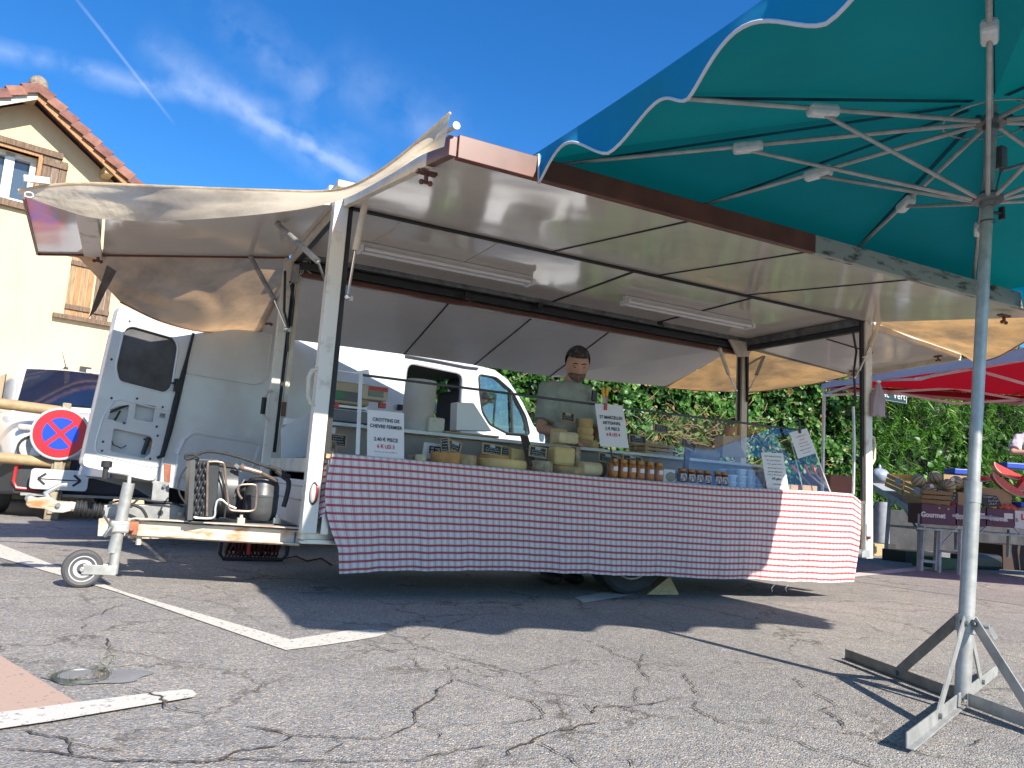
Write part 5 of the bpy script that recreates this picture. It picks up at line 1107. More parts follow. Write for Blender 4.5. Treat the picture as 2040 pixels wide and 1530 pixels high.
mb = MB(); h_ = zt_-zb_; mb.lathe([(R5*.72, 0), (R5*.95, .03), (R5, .06), (R5, h_*.52), (R5*1.02, h_*.53), (R5*1.02, h_*.57), (R5, h_*.58), (R5*.98, h_*.78), (R5*.82, h_*.93), (R5*.4, h_), (0, h_)], (P.x, P.y, zb_), V((0, 0, 1)), 32); tob('compressor', mb, M['compressor'], parent=cu_, smooth=True)
for x in (480, 552):
    P = Y_(x, 1036, YU-.09); mb = MB(); mb.cyl(P-V((0, 0, .02)), P+V((0, 0, .012)), .022); mb.cyl(P, P+V((0, 0, .032)), .009, n=6); tob('mounting_foot', mb, M['cream'], parent=cu_)
def pipe(pts, r_, m_, nm='pipe', y=YU-.12):
    mb = MB(); P3 = [Y_(x, yy, y) for x, yy in pts]; out = []
    for i in range(len(P3)-1):
        p0, p1, p2, p3 = P3[max(i-1, 0)], P3[i], P3[i+1], P3[min(i+2, len(P3)-1)]
        for k_ in range(5):
            t_ = k_/5; out.append(((p1*2)+(p2-p0)*t_+(p0*2-p1*5+p2*4-p3)*t_*t_+(p1*3-p0-p2*3+p3)*t_**3)*.5)
    out.append(P3[-1]); mb.tube(out, r_, 8); tob(nm, mb, M[m_], parent=cu_, smooth=True)
pipe([(412, 1028), (413, 970), (414, 925), (420, 920), (440, 921), (447, 928), (450, 960), (455, 1005), (460, 1016), (478, 1018), (500, 1018), (509, 1010), (511, 975), (507, 966), (482, 966), (474, 972), (476, 985), (482, 994)], .0065, 'copper')
pipe([(386, 1030), (395, 1032), (425, 1031), (429, 1012), (433, 998), (442, 996), (455, 1006), (470, 1013)], .006, 'zinc')
pipe([(440, 940), (446, 970), (450, 1000), (447, 1030)], .005, 'rubber')
pipe([(398, 913), (385, 905), (370, 908), (374, 915), (390, 908), (410, 900), (440, 902), (480, 912), (520, 926), (545, 935), (560, 944)], .008, 'rubber', 'cable')
pipe([(372, 930), (362, 945), (356, 965), (358, 985), (370, 1003)], .005, 'rubber', 'cable')
pipe([(550, 938), (565, 950), (575, 960), (572, 985), (565, 1010)], .014, 'rubber', 'cable')
pipe([(535, 930), (555, 936), (568, 945), (578, 950)], .012, 'rubber', 'cable')
pipe([(260, 1004), (280, 1012), (290, 1025), (292, 1035)], .008, 'rubber', 'cable', 4.80)
pipe([(218, 1002), (240, 998), (262, 1004), (278, 994), (300, 998), (345, 1003), (365, 1010)], .006, 'rubber', 'cable', 4.86)
mb = MB(); mb.cyl(Y_(485, 932, YU-.11), Y_(520, 942, YU-.11), .015, n=12); mb.cyl(Y_(520, 942, YU-.11), Y_(552, 958, YU-.08), .010, n=10); mb.cyl(Y_(478, 928, YU-.11), Y_(486, 933, YU-.11), .022, .015); tob('filter_drier', mb, M['copper'], parent=cu_, smooth=True)
mb = MB(); mb.bar(Y_(468, 925, YU-.1), Y_(482, 938, YU-.1), .02, .02); mb.bar(Y_(487, 955, YU-.1), Y_(466, 990, YU-.1), .006, .006); tob('valve', mb, M['galvdark'], parent=cu_)

# ================================================================== TARPAULINS (each hangs loose from two flaps)
def crv(pts, n=24):
    out = []
    for i in range(len(pts)-1):
        p0, p1, p2, p3 = pts[max(i-1, 0)], pts[i], pts[i+1], pts[min(i+2, len(pts)-1)]
        for k_ in range(n):
            t_ = k_/n; out.append(((p1*2)+(p2-p0)*t_+(p0*2-p1*5+p2*4-p3)*t_*t_+(p1*3-p0-p2*3+p3)*t_**3)*.5)
    out.append(pts[-1]); return out
def samp(c, t): 
    k_ = t*(len(c)-1); i = min(int(k_), len(c)-2); return c[i].lerp(c[i+1], k_-i)
def tarp(name, c0, c1, m_, sag=.0, seed=0, wr=.02, nu=70, nv=24, hem=True, parent=tr):
    A_, B_ = crv(c0), crv(c1); mb = MB()
    def f(u, v_):
        p = samp(A_, u).lerp(samp(B_, u), v_); e = sin(pi*v_)*sin(pi*u)**.5
        return p + V((0, 0, -sag*e)) + V((noise.noise(V((u*5, v_*2.2, seed))), noise.noise(V((u*4, v_*3, seed+5))), noise.noise(V((u*7, v_*2.5, seed+9)))))*wr*e
    mb.grid(f, nu, nv); t_ = ob(name, mb, m_, parent, smooth='all')
    if hem:
        mb = MB(); mb.tube([samp(B_, i/50) for i in range(51)], .006, 6); ob('hem', mb, m_, t_, True)
    return t_
# front left: inner seam hangs below the flap edges, outer hem from flap tip to flap corner
FLc = lp(-.02)+V((-.06, 0, .10)); corner = V((fl1.x-.03, YF-.05, ZT+.01)); LFc = Y_(36, 386, YF-.02)
inner = [LFc, Y_(120, 416, 4.25), Y_(200, 436, 4.22), Y_(320, 440, 4.20), Y_(440, 434, 4.20), Y_(560, 422, 4.20), Y_(640, 409, 4.19), Y_(700, 390, 3.95), Y_(780, 346, 3.42), Y_(838, 310, 3.05), FLc+V((-.01, 0, -.08))]
outer = [LFc+V((0, -.01, .015)), Y_(110, 368, 4.20), Y_(180, 365, 4.14), Y_(300, 370, 4.02), Y_(420, 375, 3.90), Y_(540, 379, 3.76), Y_(640, 381, 3.60), Y_(700, 371, 3.42), Y_(760, 338, 3.22), Y_(820, 292, 3.0), FLc+V((0, -.01, .06))]
tarp('corner_tarpaulin', inner, outer, M['tarp'], .0, 3, .022)
mb = MB(); P = Y_(58, 388, YF-.06); mb.tube([P+V((.018*cos(a), 0, .013*sin(a))) for a in [i*pi/7 for i in range(14)]], .004, 6, True); tob('eyelet', mb, M['alu'], smooth=True)
# rear left
tp = [LF(.86, 1, -.01), LF(.6, 1, -.01), LF(.35, 1, -.01), LF(.02, 1, -.01), V((rs[0], YR+.1, RZ0)), V((re[0], RY, zz_[0]))]
bt_ = [Y_(182, 632, 5.9), Y_(240, 602, 6.0), Y_(320, 640, 6.3), Y_(400, 660, 6.6), Y_(470, 661, 6.8), V((re[0], RY, zz_[0]-.02))]
tarp('corner_tarpaulin', [tp[0], tp[1], tp[2], LF(.05, 1, -.01), V((XL+.03, YR+.02, ZT-.05))], [bt_[1], bt_[2], bt_[3], bt_[4], V((re[0]+.03, RY+.0, zz_[0]-.01))], M['tarpb'], .02, 8, .05)
q_ = [LF(.88, 1, -.01), LF(.80, 1.0, -.01), Y_(222, 590, 5.85), Y_(240, 603, 6.0), Y_(182, 636, 5.85), Y_(176, 630, 5.85)]
mb = MB(); mb.grid(lambda u, v_: (Y_(213, 528, 5.75).lerp(Y_(232, 540, 5.78), u)).lerp(Y_(176, 634, 5.85).lerp(Y_(192, 618, 5.86), u), v_) + V((0, .01*sin(9*v_), 0)), 6, 12); tob('loose_tarp_corner', mb, mat('dirty_tarp', (.16, .14, .13), .7, namt=.5, nscale=8), smooth='all')
# right rear and right front
a_ = [V((re[-1]-.02, RY, zz_[-1])), V(((rs[-1]+re[-1])/2, (YR+RY)/2, (RZ0+zz_[-1])/2)), V((XR-.02, YR+.03, ZT-.06)), RF(.5, 1, 0), RF(1, 1, -.0)]
b_ = [V((re[-1]-.06, RY+.03, zz_[-1]-.01)), Y_(1400, 778, 6.9), Y_(1500, 780, 6.75), Y_(1610, 766, 6.4), Y_(1694, 748, YR+.02)]
tarp('corner_tarpaulin', a_, b_, M['tarpo'], .03, 12, .03)
FRc = V((XR+.07, FE_Y+.02, FE_Z+.05))
a_ = [FRc, FRc.lerp(V((XR+.04, YF-.05, ZH)), .5), V((XR+.05, YF-.04, ZT-.02)), RF(.5, -.02, .01), RF(1, -.02, .01)]
b_ = [FRc+V((.02, -.02, -.02)), Y_(2120, 640, 3.2), Y_(2040, 682, 3.6), Y_(1985, 712, 3.95), Y_(1940, 722, 4.2)]
tarp('corner_tarpaulin', a_, b_, M['tarpo'], .0, 15, .03)

# ================================================================== TABLECLOTH
cl = thing('tablecloth', 'red and white checked tablecloth hanging over the front of the trailer counter', 'tablecloth', (3.1, YF-.05, .13))
me_ = bpy.data.meshes.new('cloth_front'); nu, nv = 220, 40; vv, ff, uv = [], [], []
tl_, tr_ = Y_(662, 906, YF-.045), Y_(1712, 990, YF-.045)
topp = [(662, 906), (900, 926), (1200, 953), (1450, 972), (1650, 982), (1700, 986), (1716, 1000)]
botp = [(675, 1143), (760, 1138), (900, 1135), (1100, 1140), (1300, 1148), (1500, 1155), (1650, 1160), (1706, 1160)]
lft = [(662, 906), (660, 960), (656, 1020), (650, 1085), (675, 1143)]
def interp(tab, x):
    for (x0, y0), (x1, y1) in zip(tab, tab[1:]):
        if x <= x1 or (x1, y1) == tab[-1]: return y0+(y1-y0)*(x-x0)/(x1-x0)
Tz = [(Y_(x, y, YF-.045).x, Y_(x, y, YF-.045).z) for x, y in topp]; Bz = [(Y_(x, y, YF-.045).x, Y_(x, y, YF-.045).z) for x, y in botp]
for j in range(nv+1):
    t_ = j/nv
    for i in range(nu+1):
        s_ = i/nu
        xt = Tz[0][0]+(Tz[-1][0]-Tz[0][0])*s_; xb = Bz[0][0]+(Bz[-1][0]-Bz[0][0])*s_
        x = xt+(xb-xt)*t_
        if s_ < .03: x -= .055*sin(pi*min(1, t_*1.25))*(1-s_/.03)*(t_ < .8)
        zt, zb = interp(Tz, xt), interp(Bz, xb)+.010*noise.noise(V((x*2.6, 3, 1)))+.004*noise.noise(V((x*11, 3, 1))); z = zt+(zb-zt)*t_
        fold = (.020*noise.noise(V((x*2.3, 0, 1)))+.016*noise.noise(V((x*7, t_*1.2, 4)))+.004*noise.noise(V((x*19, t_*2, 7))))*(.15+t_)
        y = YF-.045+fold*1.6 - .012*sin(pi*t_)
        vv.append((x, y, z)); uv.append((s_*4.28 + .004*noise.noise(V((x*3, z*4, 2))), (1-t_)*.655+.003*noise.noise(V((x*2, z*5, 8)))))
for j in range(nv):
    for i in range(nu): k_ = j*(nu+1)+i; ff.append((k_, k_+1, k_+nu+2, k_+nu+1))
b0_ = len(vv)
for j in range(4):     # lies back over the counter edge
    for i in range(nu+1):
        p = vv[i]; vv.append((p[0], YF-.045+[.012, .05, .12, .30][j], p[2]+[.008, .010, .008, .004][j]-[0, 0, .0, .0][j])); uv.append((uv[i][0], .655+[.012, .05, .12, .3][j]))
for i in range(nu): ff.append((i, b0_+i, b0_+i+1, i+1))
for j in range(3):
    for i in range(nu): k_ = b0_+j*(nu+1)+i; ff.append((k_, k_+nu+1, k_+nu+2, k_+1))
base_ = V((3.1, YF-.05, .13)); me_.from_pydata([tuple(V(p)-base_) for p in vv], [], ff); ul = me_.uv_layers.new(name='UVMap')
lidx = np.empty(len(me_.loops), dtype=np.int32); me_.loops.foreach_get('vertex_index', lidx); ul.data.foreach_set('uv', np.array(uv, dtype=np.float32)[lidx].ravel())
me_.materials.append(M['gingham']); me_.polygons.foreach_set('use_smooth', [True]*len(me_.polygons)); o_ = bpy.data.objects.new('front_drop', me_); COL.objects.link(o_); o_.parent = cl
# short side drop at the left end, behind the front corner
me2 = bpy.data.meshes.new('side_drop'); v2, f2, u2 = [], [], []
for j in range(21):
    for i in range(9):
        s_, t_ = i/8, j/20; x0_ = Tz[0][0]; v2.append((x0_-.01-.05*t_*s_+.012*sin(9*s_+3*t_), YF-.04+.12*s_, .755+(.36-.755)*t_*(.8+.2*s_))); u2.append((.0-s_*.12, (1-t_)*.42))
for j in range(20):
    for i in range(8): k_ = j*9+i; f2.append((k_, k_+1, k_+10, k_+9))
me2.from_pydata([tuple(V(p)-base_) for p in v2], [], f2); ul = me2.uv_layers.new(name='UVMap'); lidx = np.empty(len(me2.loops), dtype=np.int32); me2.loops.foreach_get('vertex_index', lidx); ul.data.foreach_set('uv', np.array(u2, dtype=np.float32)[lidx].ravel())
me2.materials.append(M['gingham']); o_ = bpy.data.objects.new('side_drop', me2); COL.objects.link(o_); o_.parent = cl
mb = MB()
for x_ in (1538, 1566): 
    mb.tube([Y_(x_, 1156, YF-.05), Y_(x_+5, 1165, YF-.05), Y_(x_-1, 1172, YF-.05), Y_(x_+1, 1179, YF-.05)], .0012, 4)
ob('loose_thread', mb, M['piping'], cl, kind='stuff')
mb = MB(); w0 = Z_(1292, 1185); w1_ = Z_(1350, 1184); w1_.y = w0.y = P.y if False else (w0.y+w1_.y)/2
hgt = .125; mb.hexa([V((w0.x, w0.y, 0)), V((w1_.x, w0.y, 0)), V((w0.x+(w1_.x-w0.x)*.68, w0.y, hgt))], [V((w0.x, w0.y+.12, 0)), V((w1_.x, w0.y+.12, 0)), V((w0.x+(w1_.x-w0.x)*.68, w0.y+.12, hgt))])
ob('wheel_chock', mb, M['crate'], base=(w0.x, w0.y, 0), label='pale triangular wooden wedge blocking the trailer tyre', cat='wheel chock')
# cable reel on the ground under the drawbar
ra, rb_ = Z_(445, 1118), Z_(565, 1118); ry = (ra.y+rb_.y)/2; rw = rb_.x-ra.x; rx = (ra.x+rb_.x)/2
reel = thing('cable_reel', 'dark reel wound with dull red electric cable on the ground under the drawbar', 'cable reel', (rx, ry, 0))
mb = MB(); mb.tube([V((rx-rw*.56, ry, .24)), V((rx-rw*.56, ry, .05)), V((rx-rw*.5, ry, .015)), V((rx+rw*.45, ry, .015)), V((rx+rw*.52, ry, .05)), V((rx+rw*.54, ry, .24))], .014, 8); ob('stand', mb, M['black'], reel, True)
mb = MB(); mb.cyl((rx-rw*.46, ry+.1, .15), (rx+rw*.40, ry+.1, .15), .09, n=24); ob('drum', mb, M['black'], reel, True)
mb = MB(); rg = random.Random(4)
for i in range(15):
    xx = rx-rw*.44+rw*.82*i/14; mb.tube([V((xx+rg.uniform(-.012, .012)*cos(a), ry+.1+(.112+rg.uniform(0, .01))*cos(a), .15+.125*sin(a))) for a in [k_*pi/10 for k_ in range(20)]], .0075, 6, True)
ob('wound_cable', mb, mat('dull_red_cable', (.16, .03, .03), .5, namt=.4), reel, True, kind='stuff')
mb = MB(); mb.cyl((rx-rw*.12, ry-.04, .05), (rx-rw*.12, ry-.04, .25), .016); ob('red_handle', mb, M['red'], reel, True)
mb = MB(); mb.tube([Z_(*q_, .01) for q_ in ((568, 1112), (590, 1108), (612, 1118), (640, 1112), (660, 1125))], .006, 6); ob('loose_cable', mb, M['rubber'], reel, True)

# ================================================================== MARKET UMBRELLA
um = thing('market_umbrella', 'large turquoise market umbrella with scalloped valance on a galvanised pole at the right', 'umbrella', (2.806, 1.888, 0))
HUB, RUN = V((2.93, 1.84, 2.235)), V((2.905, 1.84, 1.91)); foot = Z_(1917, 1408); foot.z = 0
TOP = V((2.94, 1.84, 2.33))
NL, NR, FR, FLm = V((1.43, .58, 2.06)), V((4.50, .50, 2.05)), V((4.78, 3.14, 2.10)), V((1.44, 3.06, 2.115))
edges = [(NL, FLm), (FLm, FR), (FR, NR), (NR, NL)]
ribs = [NL.lerp(FLm, .13), NL.lerp(FLm, .66), FLm, FLm.lerp(FR, .27), FLm.lerp(FR, .64), FR, FR.lerp(NR, .45), NR, NR.lerp(NL, .35), NR.lerp(NL, .70)]
def edgept(a, b, u, dip=.03):
    p = a.lerp(b, u); return p + V((0, 0, -dip*sin(pi*u)))
for k_, (a, b) in enumerate(edges):
    mb = MB()
    def cf_(u, v_, a=a, b=b):
        e = edgept(a, b, u); p = TOP.lerp(e, v_); return p + V((0, 0, (.02 + .012*noise.noise(V((p.x*3, p.y*3, 2))))*sin(pi*v_)))
    mb.grid(cf_, 30, 20); ob('canopy_panel', mb, M['umb'], um, smooth='all')
    mb = MB(); L_ = (b-a).length; c_ = (a+b)/2; out_ = (c_-TOP); out_.z = 0; out_.normalize(); ns = max(3, round(L_/.50))
    prof_ = lambda u: .075 + .105*(1-abs(cos(pi*ns*u))**1.5)
    def vf(u, v_, a=a, b=b, out_=out_, prof_=prof_, ns=ns): 
        e = edgept(a, b, u); w_ = .022*sin(2*pi*ns*u*.5+1)*v_ + .012*noise.noise(V((u*6, v_, 3)))*v_
        p = e + out_*(.004*v_+w_*1.6) + V((0, 0, -prof_(u)*v_))
        if a is FLm: p = e + out_*(prof_(u)*v_) + V((0, 0, -.08*v_))
        if p.y > 2.80: p.z = max(p.z, 2.062+(p.y-2.81)*.17)
        return p
    mb.grid(vf, 90, 8); ob('valance', mb, M['valance'], um, smooth='all')
    mb = MB(); mb.tube([vf(i/90, 1) for i in range(91)], .006, 6); ob('white_piping', mb, M['piping'], um, smooth='all')
for k_, e in enumerate(ribs):
    e2 = e - V((0, 0, .018)); h_ = HUB + (V((e.x, e.y, 0))-V((HUB.x, HUB.y, 0))).normalized()*.045
    mb = MB(); mb.cyl(h_, h_.lerp(e2, .97), .0095, n=10); rb = ob('rib', mb, M['galv'], um, True)
    mb = MB(); mb.bar(TOP.lerp(e, .06)-V((0, 0, .004)), TOP.lerp(e, .96)-V((0, 0, .030)), .022, .002); ob('canopy_seam', mb, M['umb'], um)
    j_ = h_.lerp(e2, .47); r_ = RUN + (V((e.x, e.y, 0))-V((RUN.x, RUN.y, 0))).normalized()*.045
    mb = MB(); mb.cyl(r_, j_-V((0, 0, .02)), .0085, n=10); ob('strut', mb, M['galv'], rb, True)
    x_, y_, z_ = orient(h_, e2); mb = MB(); mb.box(j_-V((0, 0, .008)), (.050, .046, .125), (x_, y_, z_)); ob('joint_cover', mb, M['plastic'], rb, bevel=.014)
    mb = MB(); mb.cyl(h_.lerp(e2, .93), h_.lerp(e2, .975), .016, n=10); ob('rib_tip', mb, M['plastic'], rb, True)
for P_, nm in ((HUB, 'hub'), (RUN, 'runner')):
    mb = MB(); mb.lathe([(.028, -.03), (.030, -.012), (.055, -.010), (.057, .008), (.035, .012), (.028, .03)], P_, V((0, 0, 1)), 24); ob(nm, mb, M['galvdark'], um, True)
mb = MB(); mb.tube([HUB+V((.17*cos(a), .17*sin(a), .012)) for a in [i*pi/16 for i in range(32)]], .004, 5, True); ob('tension_ring', mb, M['galv'], um, True)
jn = foot.lerp(HUB, .36)
mb = MB(); mb.cyl(foot.lerp(HUB, .30), TOP-V((0, 0, .02)), .0215, n=24); ob('upper_pole', mb, M['galv'], um, True)
mb = MB(); mb.cyl(foot+V((0, 0, .03)), jn, .0265, n=24); mb.cyl(foot.lerp(HUB, .325), jn, .0285, n=24); ob('lower_pole', mb, M['galv'], um, True)
mb = MB(); P_ = RUN+V((0, 0, -.055)); mb.cyl(P_, P_+V((.055, -.02, .005)), .007); mb.bar(P_+V((.055, -.02, .03)), P_+V((.055, -.02, -.02)), .012, .02); mb.tube([P_+V((.027*cos(a), .027*sin(a), -.035)) for a in [i*pi/8 for i in range(16)]], .0025, 4, True); ob('wing_screw', mb, M['black'], um)
mb = MB(); mb.box(HUB+V((.045, -.01, -.14)), (.035, .03, .09)); mb.tube([HUB+V((.045, -.01, -.1)), HUB+V((.04, -.01, -.2)), RUN+V((.03, -.01, .02))], .004, 5); mb.cyl(HUB+V((.05, -.01, -.19)), HUB+V((.22, -.09, -.12)), .007); ob('winch', mb, M['galvdark'], um)
col = foot + (HUB-foot)*(.30/HUB.z); axp = (HUB-foot).normalized()
mb = MB(); mb.cyl(col-axp*.04, col+axp*.02, .034, n=20); mb.cyl(col-axp*.01+V((.02, -.03, 0)), col-axp*.01+V((.035, -.062, 0)), .010); mb.bar(col+V((.035, -.062, -.012)), col+V((.05, -.075, -.05)), .007, .016); ob('collar', mb, M['galv'], um, True)
legs = [Z_(1684, 1318), Z_(1806, 1500)]; dA, dB = (legs[0]-foot), (legs[1]-foot); dA.z = dB.z = 0
for dv in (dA, dB, -dA*.95, -dB*.95):
    dn = dv.normalized(); sd_ = V((-dn.y, dn.x, 0)); mb = MB(); p0 = foot+dn*.03+V((0, 0, .033)); p1 = foot+dv+V((0, 0, .033)); mb.box((p0+p1)/2, (.006, (p1-p0).length, .045), (sd_, dn, V((0, 0, 1)))); mb.box((p0+p1)/2+sd_*.010+V((0, 0, -.020)), (.022, (p1-p0).length, .005), (sd_, dn, V((0, 0, 1)))); lg = ob('base_leg', mb, M['galv'] if dv is not dA else mat('rust_stained_steel', (.26, .23, .19), .55, metal=.4, namt=.5, nscale=10), um, bevel=.002)
    q0 = foot+dv*.50+V((0, 0, .035)); q1 = col+dn*.045+V((0, 0, -.005))
    mb = MB(); mb.bar(q0, q1, .040, .005, up=sd_) if False else mb.box((q0+q1)/2, (.005, .040, (q1-q0).length+.03), (sd_, sd_.cross((q1-q0).normalized()), (q1-q0).normalized())); ob('brace', mb, lg.data.materials[0], lg)
    for P_ in (q0, q1): mb = MB(); mb.cyl(P_-sd_*.012, P_+sd_*.012, .009); ob('rivet', mb, M['galvdark'], lg)

# ================================================================== COUNTER AND DISPLAY
CT = .768    # counter top
cc_ = thing('display_counter', 'trailer counter with slanted glass front, dark brackets and rear shelf', 'counter', (3.1, 4.6, .37))
mb = MB(); mb.bb(XL+.14, XR-.12, YF-.02, YR-.5, CT-.03, CT-.004); ob('worktop', mb, M['white'], cc_, bevel=.004)
mb = MB(); mb.bb(XL+.06, XL+.15, YF-.03, YF+.02, CT-.02, CT+.004); ob('wood_edge', mb, M['crate'], cc_)
gr0, gr1 = Y_(722, 747, YF+.12), Y_(1586, 856, YF+.12); gz = (gr0.z+gr1.z)/2
mb = MB(); mb.bar((gr0.x, YF+.12, gr0.z), (gr1.x, YF+.12, gr1.z), .018, .014); ob('top_rail', mb, M['black'], cc_, bevel=.002)
mb = MB(); mb.slab([(gr0.x, YF+.0, CT), (gr1.x-.05, YF+.0, CT), (gr1.x-.05, YF+.115, gr1.z), (gr0.x, YF+.115, gr0.z)], (0, .004, 0)); ob('front_glass', mb, M['glass'], cc_)
ge = [Y_(1570, 858, YF+.10), Y_(1608, 858, YF+.10), Y_(1655, 982, YF+.0), Y_(1600, 978, YF+.0)]
mb = MB(); mb.slab(ge, (0, .004, 0)); ob('end_glass', mb, M['glass'], cc_)
mb = MB(); mb.bar(ge[1], ge[2], .010, .008); mb.bar(Y_(1572, 862, YF+.11), Y_(1601, 980, YF+.01), .006, .006); ob('glass_edge', mb, M['zinc'], cc_)
mb = MB(); mb.bar(Y_(712, 906, YF+.01), Y_(719, 745, YF+.12), .022, .012, up=V((0, 1, 0))); mb.bar(Y_(715, 744, YF+.12), Y_(735, 741, YF+.12), .008, .03); mb.bar(Y_(672, 738, YF+.14), Y_(718, 744, YF+.12), .006, .01); ob('glass_support', mb, M['white'], cc_, bevel=.002)
shz0, shz1 = Y_(760, 856, 4.72).z, Y_(1385, 908, 4.72).z; shz = (shz0+shz1)/2
mb = MB(); mb.bb(1.30, 4.62, 4.72, 4.98, shz-.022, shz); ob('rear_shelf', mb, M['white'], cc_, bevel=.003)
mb = MB(); mb.bb(1.15, 4.70, 4.80, 4.82, CT, shz-.024); ob('shelf_riser', mb, mat('riser_grey', (.34, .285, .235), .6, namt=.1), cc_)
mb = MB(); mb.bb(1.05, 4.9, 4.60, 4.66, CT, CT+.02); ob('lower_rail', mb, M['alu'], cc_)
for a_, b_ in (((1044, 868), (1060, 928)), ((1370, 892), (1366, 940))):
    A_, B_ = Y_(*a_, 4.60), Y_(*b_, 4.44); mb = MB(); mb.bar(A_, B_, .030, .055, up=V((1, 0, 0))) if False else mb.bar(A_, B_, .058, .012, up=V((0, 1, 0))); br_ = ob('bracket', mb, mat('brown_bracket', (.075, .055, .045), .5, namt=.2), cc_, bevel=.003)
    for dx in (-.012, .012):
        mb = MB(); P = A_.lerp(B_, .45)+V((dx, -.012, 0)); mb.ball(P, .0035); ob('screw', mb, M['chrome'], br_)
mb = MB(); A_ = Y_(1008, 865, 4.62); mb.bar(A_, Y_(1045, 868, 4.60), .02, .012); ob('bracket_arm', mb, M['black'], cc_)
# sloping white cold cabinet end behind the front post
mb = MB(); q4 = [Y_(*q_, 5.30) for q_ in ((562, 853), (625, 818), (640, 905), (562, 915))]; mb.slab(q4, (0, .03, 0)); ob('cabinet_end', mb, M['white'], cc_)
mb = MB(); P = Y_(590, 842, 5.45); mb.box(P, (.16, .10, .05)); ob('white_plastic_box', mb, M['upvc'], base=tuple(P-V((0, 0, .025))), bevel=.006, label='small white box on the counter behind the front left post', cat='box')
# items -------------------------------------------------------------------
def item(name, mb, m, P, label, cat, group=None, **k): return ob(name, mb, m, base=tuple(P), label=label, cat=cat, group=group, **k)
# paper price notices in front of the glass
def notice(pts, y, label, lines, curl=0, clip=None):
    A_, B_, C_, D_ = [Y_(*q_, y) for q_ in pts]   # tl tr br bl
    t = thing('price_notice', label, 'price sign', tuple((C_+D_)/2))
    ax = ((B_-A_)+(C_-D_)).normalized(); up = ((A_-D_)+(B_-C_)).normalized(); nn = ax.cross(up); nn = nn if nn.y < 0 else -nn
    mb = MB(); mb.grid(lambda u, v_: (D_.lerp(C_, u)).lerp(A_.lerp(B_, u), v_) + nn*(curl*sin(pi*u)), 8, 4); ob('sheet', mb, M['paper'], t, smooth='all')
    W_ = (B_-A_).length; H_ = (A_-D_).length
    for s_, f, sz, c_ in lines:
        if isinstance(s_, str): txt(s_, H_*sz, (A_+B_)/2*(1-f)+(C_+D_)/2*f+nn*(.003+curl), ax, up, nn, M['ink'] if c_ == 'k' else M['redink'], t, xs=.92, bold=.0006)
        else:
            mb = MB(); rg = random.Random(int(f*100)+int(A_.x*50)); c0 = (A_+B_)/2*(1-f)+(C_+D_)/2*f + nn*(.003+curl)
            x = -s_[0]*W_/2
            while x < s_[0]*W_/2:
                w_ = rg.uniform(.03, .10)*W_
                pts_ = [c0+ax*(x+w_*i/6)+up*(H_*sz*rg.uniform(-.32, .32)) for i in range(7)]
                for a, b in zip(pts_, pts_[1:]): mb.bar(a, b, .0014, .0008, up=nn)
                x += w_+.018*W_
            ob('handwriting', mb, M['ink'] if c_ == 'k' else M['redink'], t, kind='stuff')
    return t
notice([(732, 816), (805, 823), (805, 915), (731, 908)], YF-.015, 'white notice reading CROTTINS DE CHEVRE FERMIER 2.40 € PIECE leaning on the glass', [('CROTTINS DE', .20, .10, 'k'), ('CHEVRE FERMIER', .34, .10, 'k'), ('2.40 € PIECE', .62, .105, 'k'), ('6 € LES 3', .76, .105, 'r'), ((.6,), .88, .05, 'k')] if False else [('CROTTINS DE', .20, .105, 'k'), ('CHEVRE FERMIER', .34, .105, 'k'), ('2.40 € PIECE', .62, .11, 'k'), ('6 € LES 3', .77, .11, 'r'), ([.6], .885, .035, 'k')])
nt_ = notice([(1185, 804), (1241, 808), (1253, 893), (1196, 889)], YF-.005, 'white notice reading ST MARCELLIN ARTISANAL clipped on the glass rail by a yellow clamp', [('ST MARCELLIN', .31, .105, 'k'), ('ARTISANAL', .44, .105, 'k'), ('2 € PIECE', .575, .105, 'k'), ('6 € LES 4', .71, .105, 'r')])
mb = MB(); mb.bar(Y_(1216, 890, YF+.02), Y_(1222, 925, YF+.0), .010, .010); ob('support_stick', mb, M['black'], nt_)
notice([(1516, 901), (1560, 903), (1572, 977), (1528, 974)], YF-.012, 'white notice with several dark lines standing low at the right of the glass', [([.75], .10, .06, 'k'), ([.65], .21, .06, 'k'), ([.6], .31, .06, 'k'), ([.6], .42, .06, 'k'), ([.65], .52, .06, 'k'), ([.8], .60, .04, 'k'), ('4 € pièce', .71, .09, 'k'), ([.4], .86, .06, 'k')])
n3 = notice([(1573, 862), (1607, 853), (1627, 902), (1590, 914)], YF+.03, 'tilted white notice with red lines hanging from a black peg at the rail end', [([.6], .22, .06, 'r'), ([.25], .36, .06, 'r'), ([.5], .49, .06, 'r'), ([.45], .61, .06, 'r'), ([.6], .74, .05, 'k'), ([.35], .87, .05, 'k')])
mb = MB(); mb.bar(Y_(1594, 863, YF+.02), Y_(1592, 838, YF+.03), .018, .012); ob('black_peg', mb, M['black'], n3, bevel=.003)
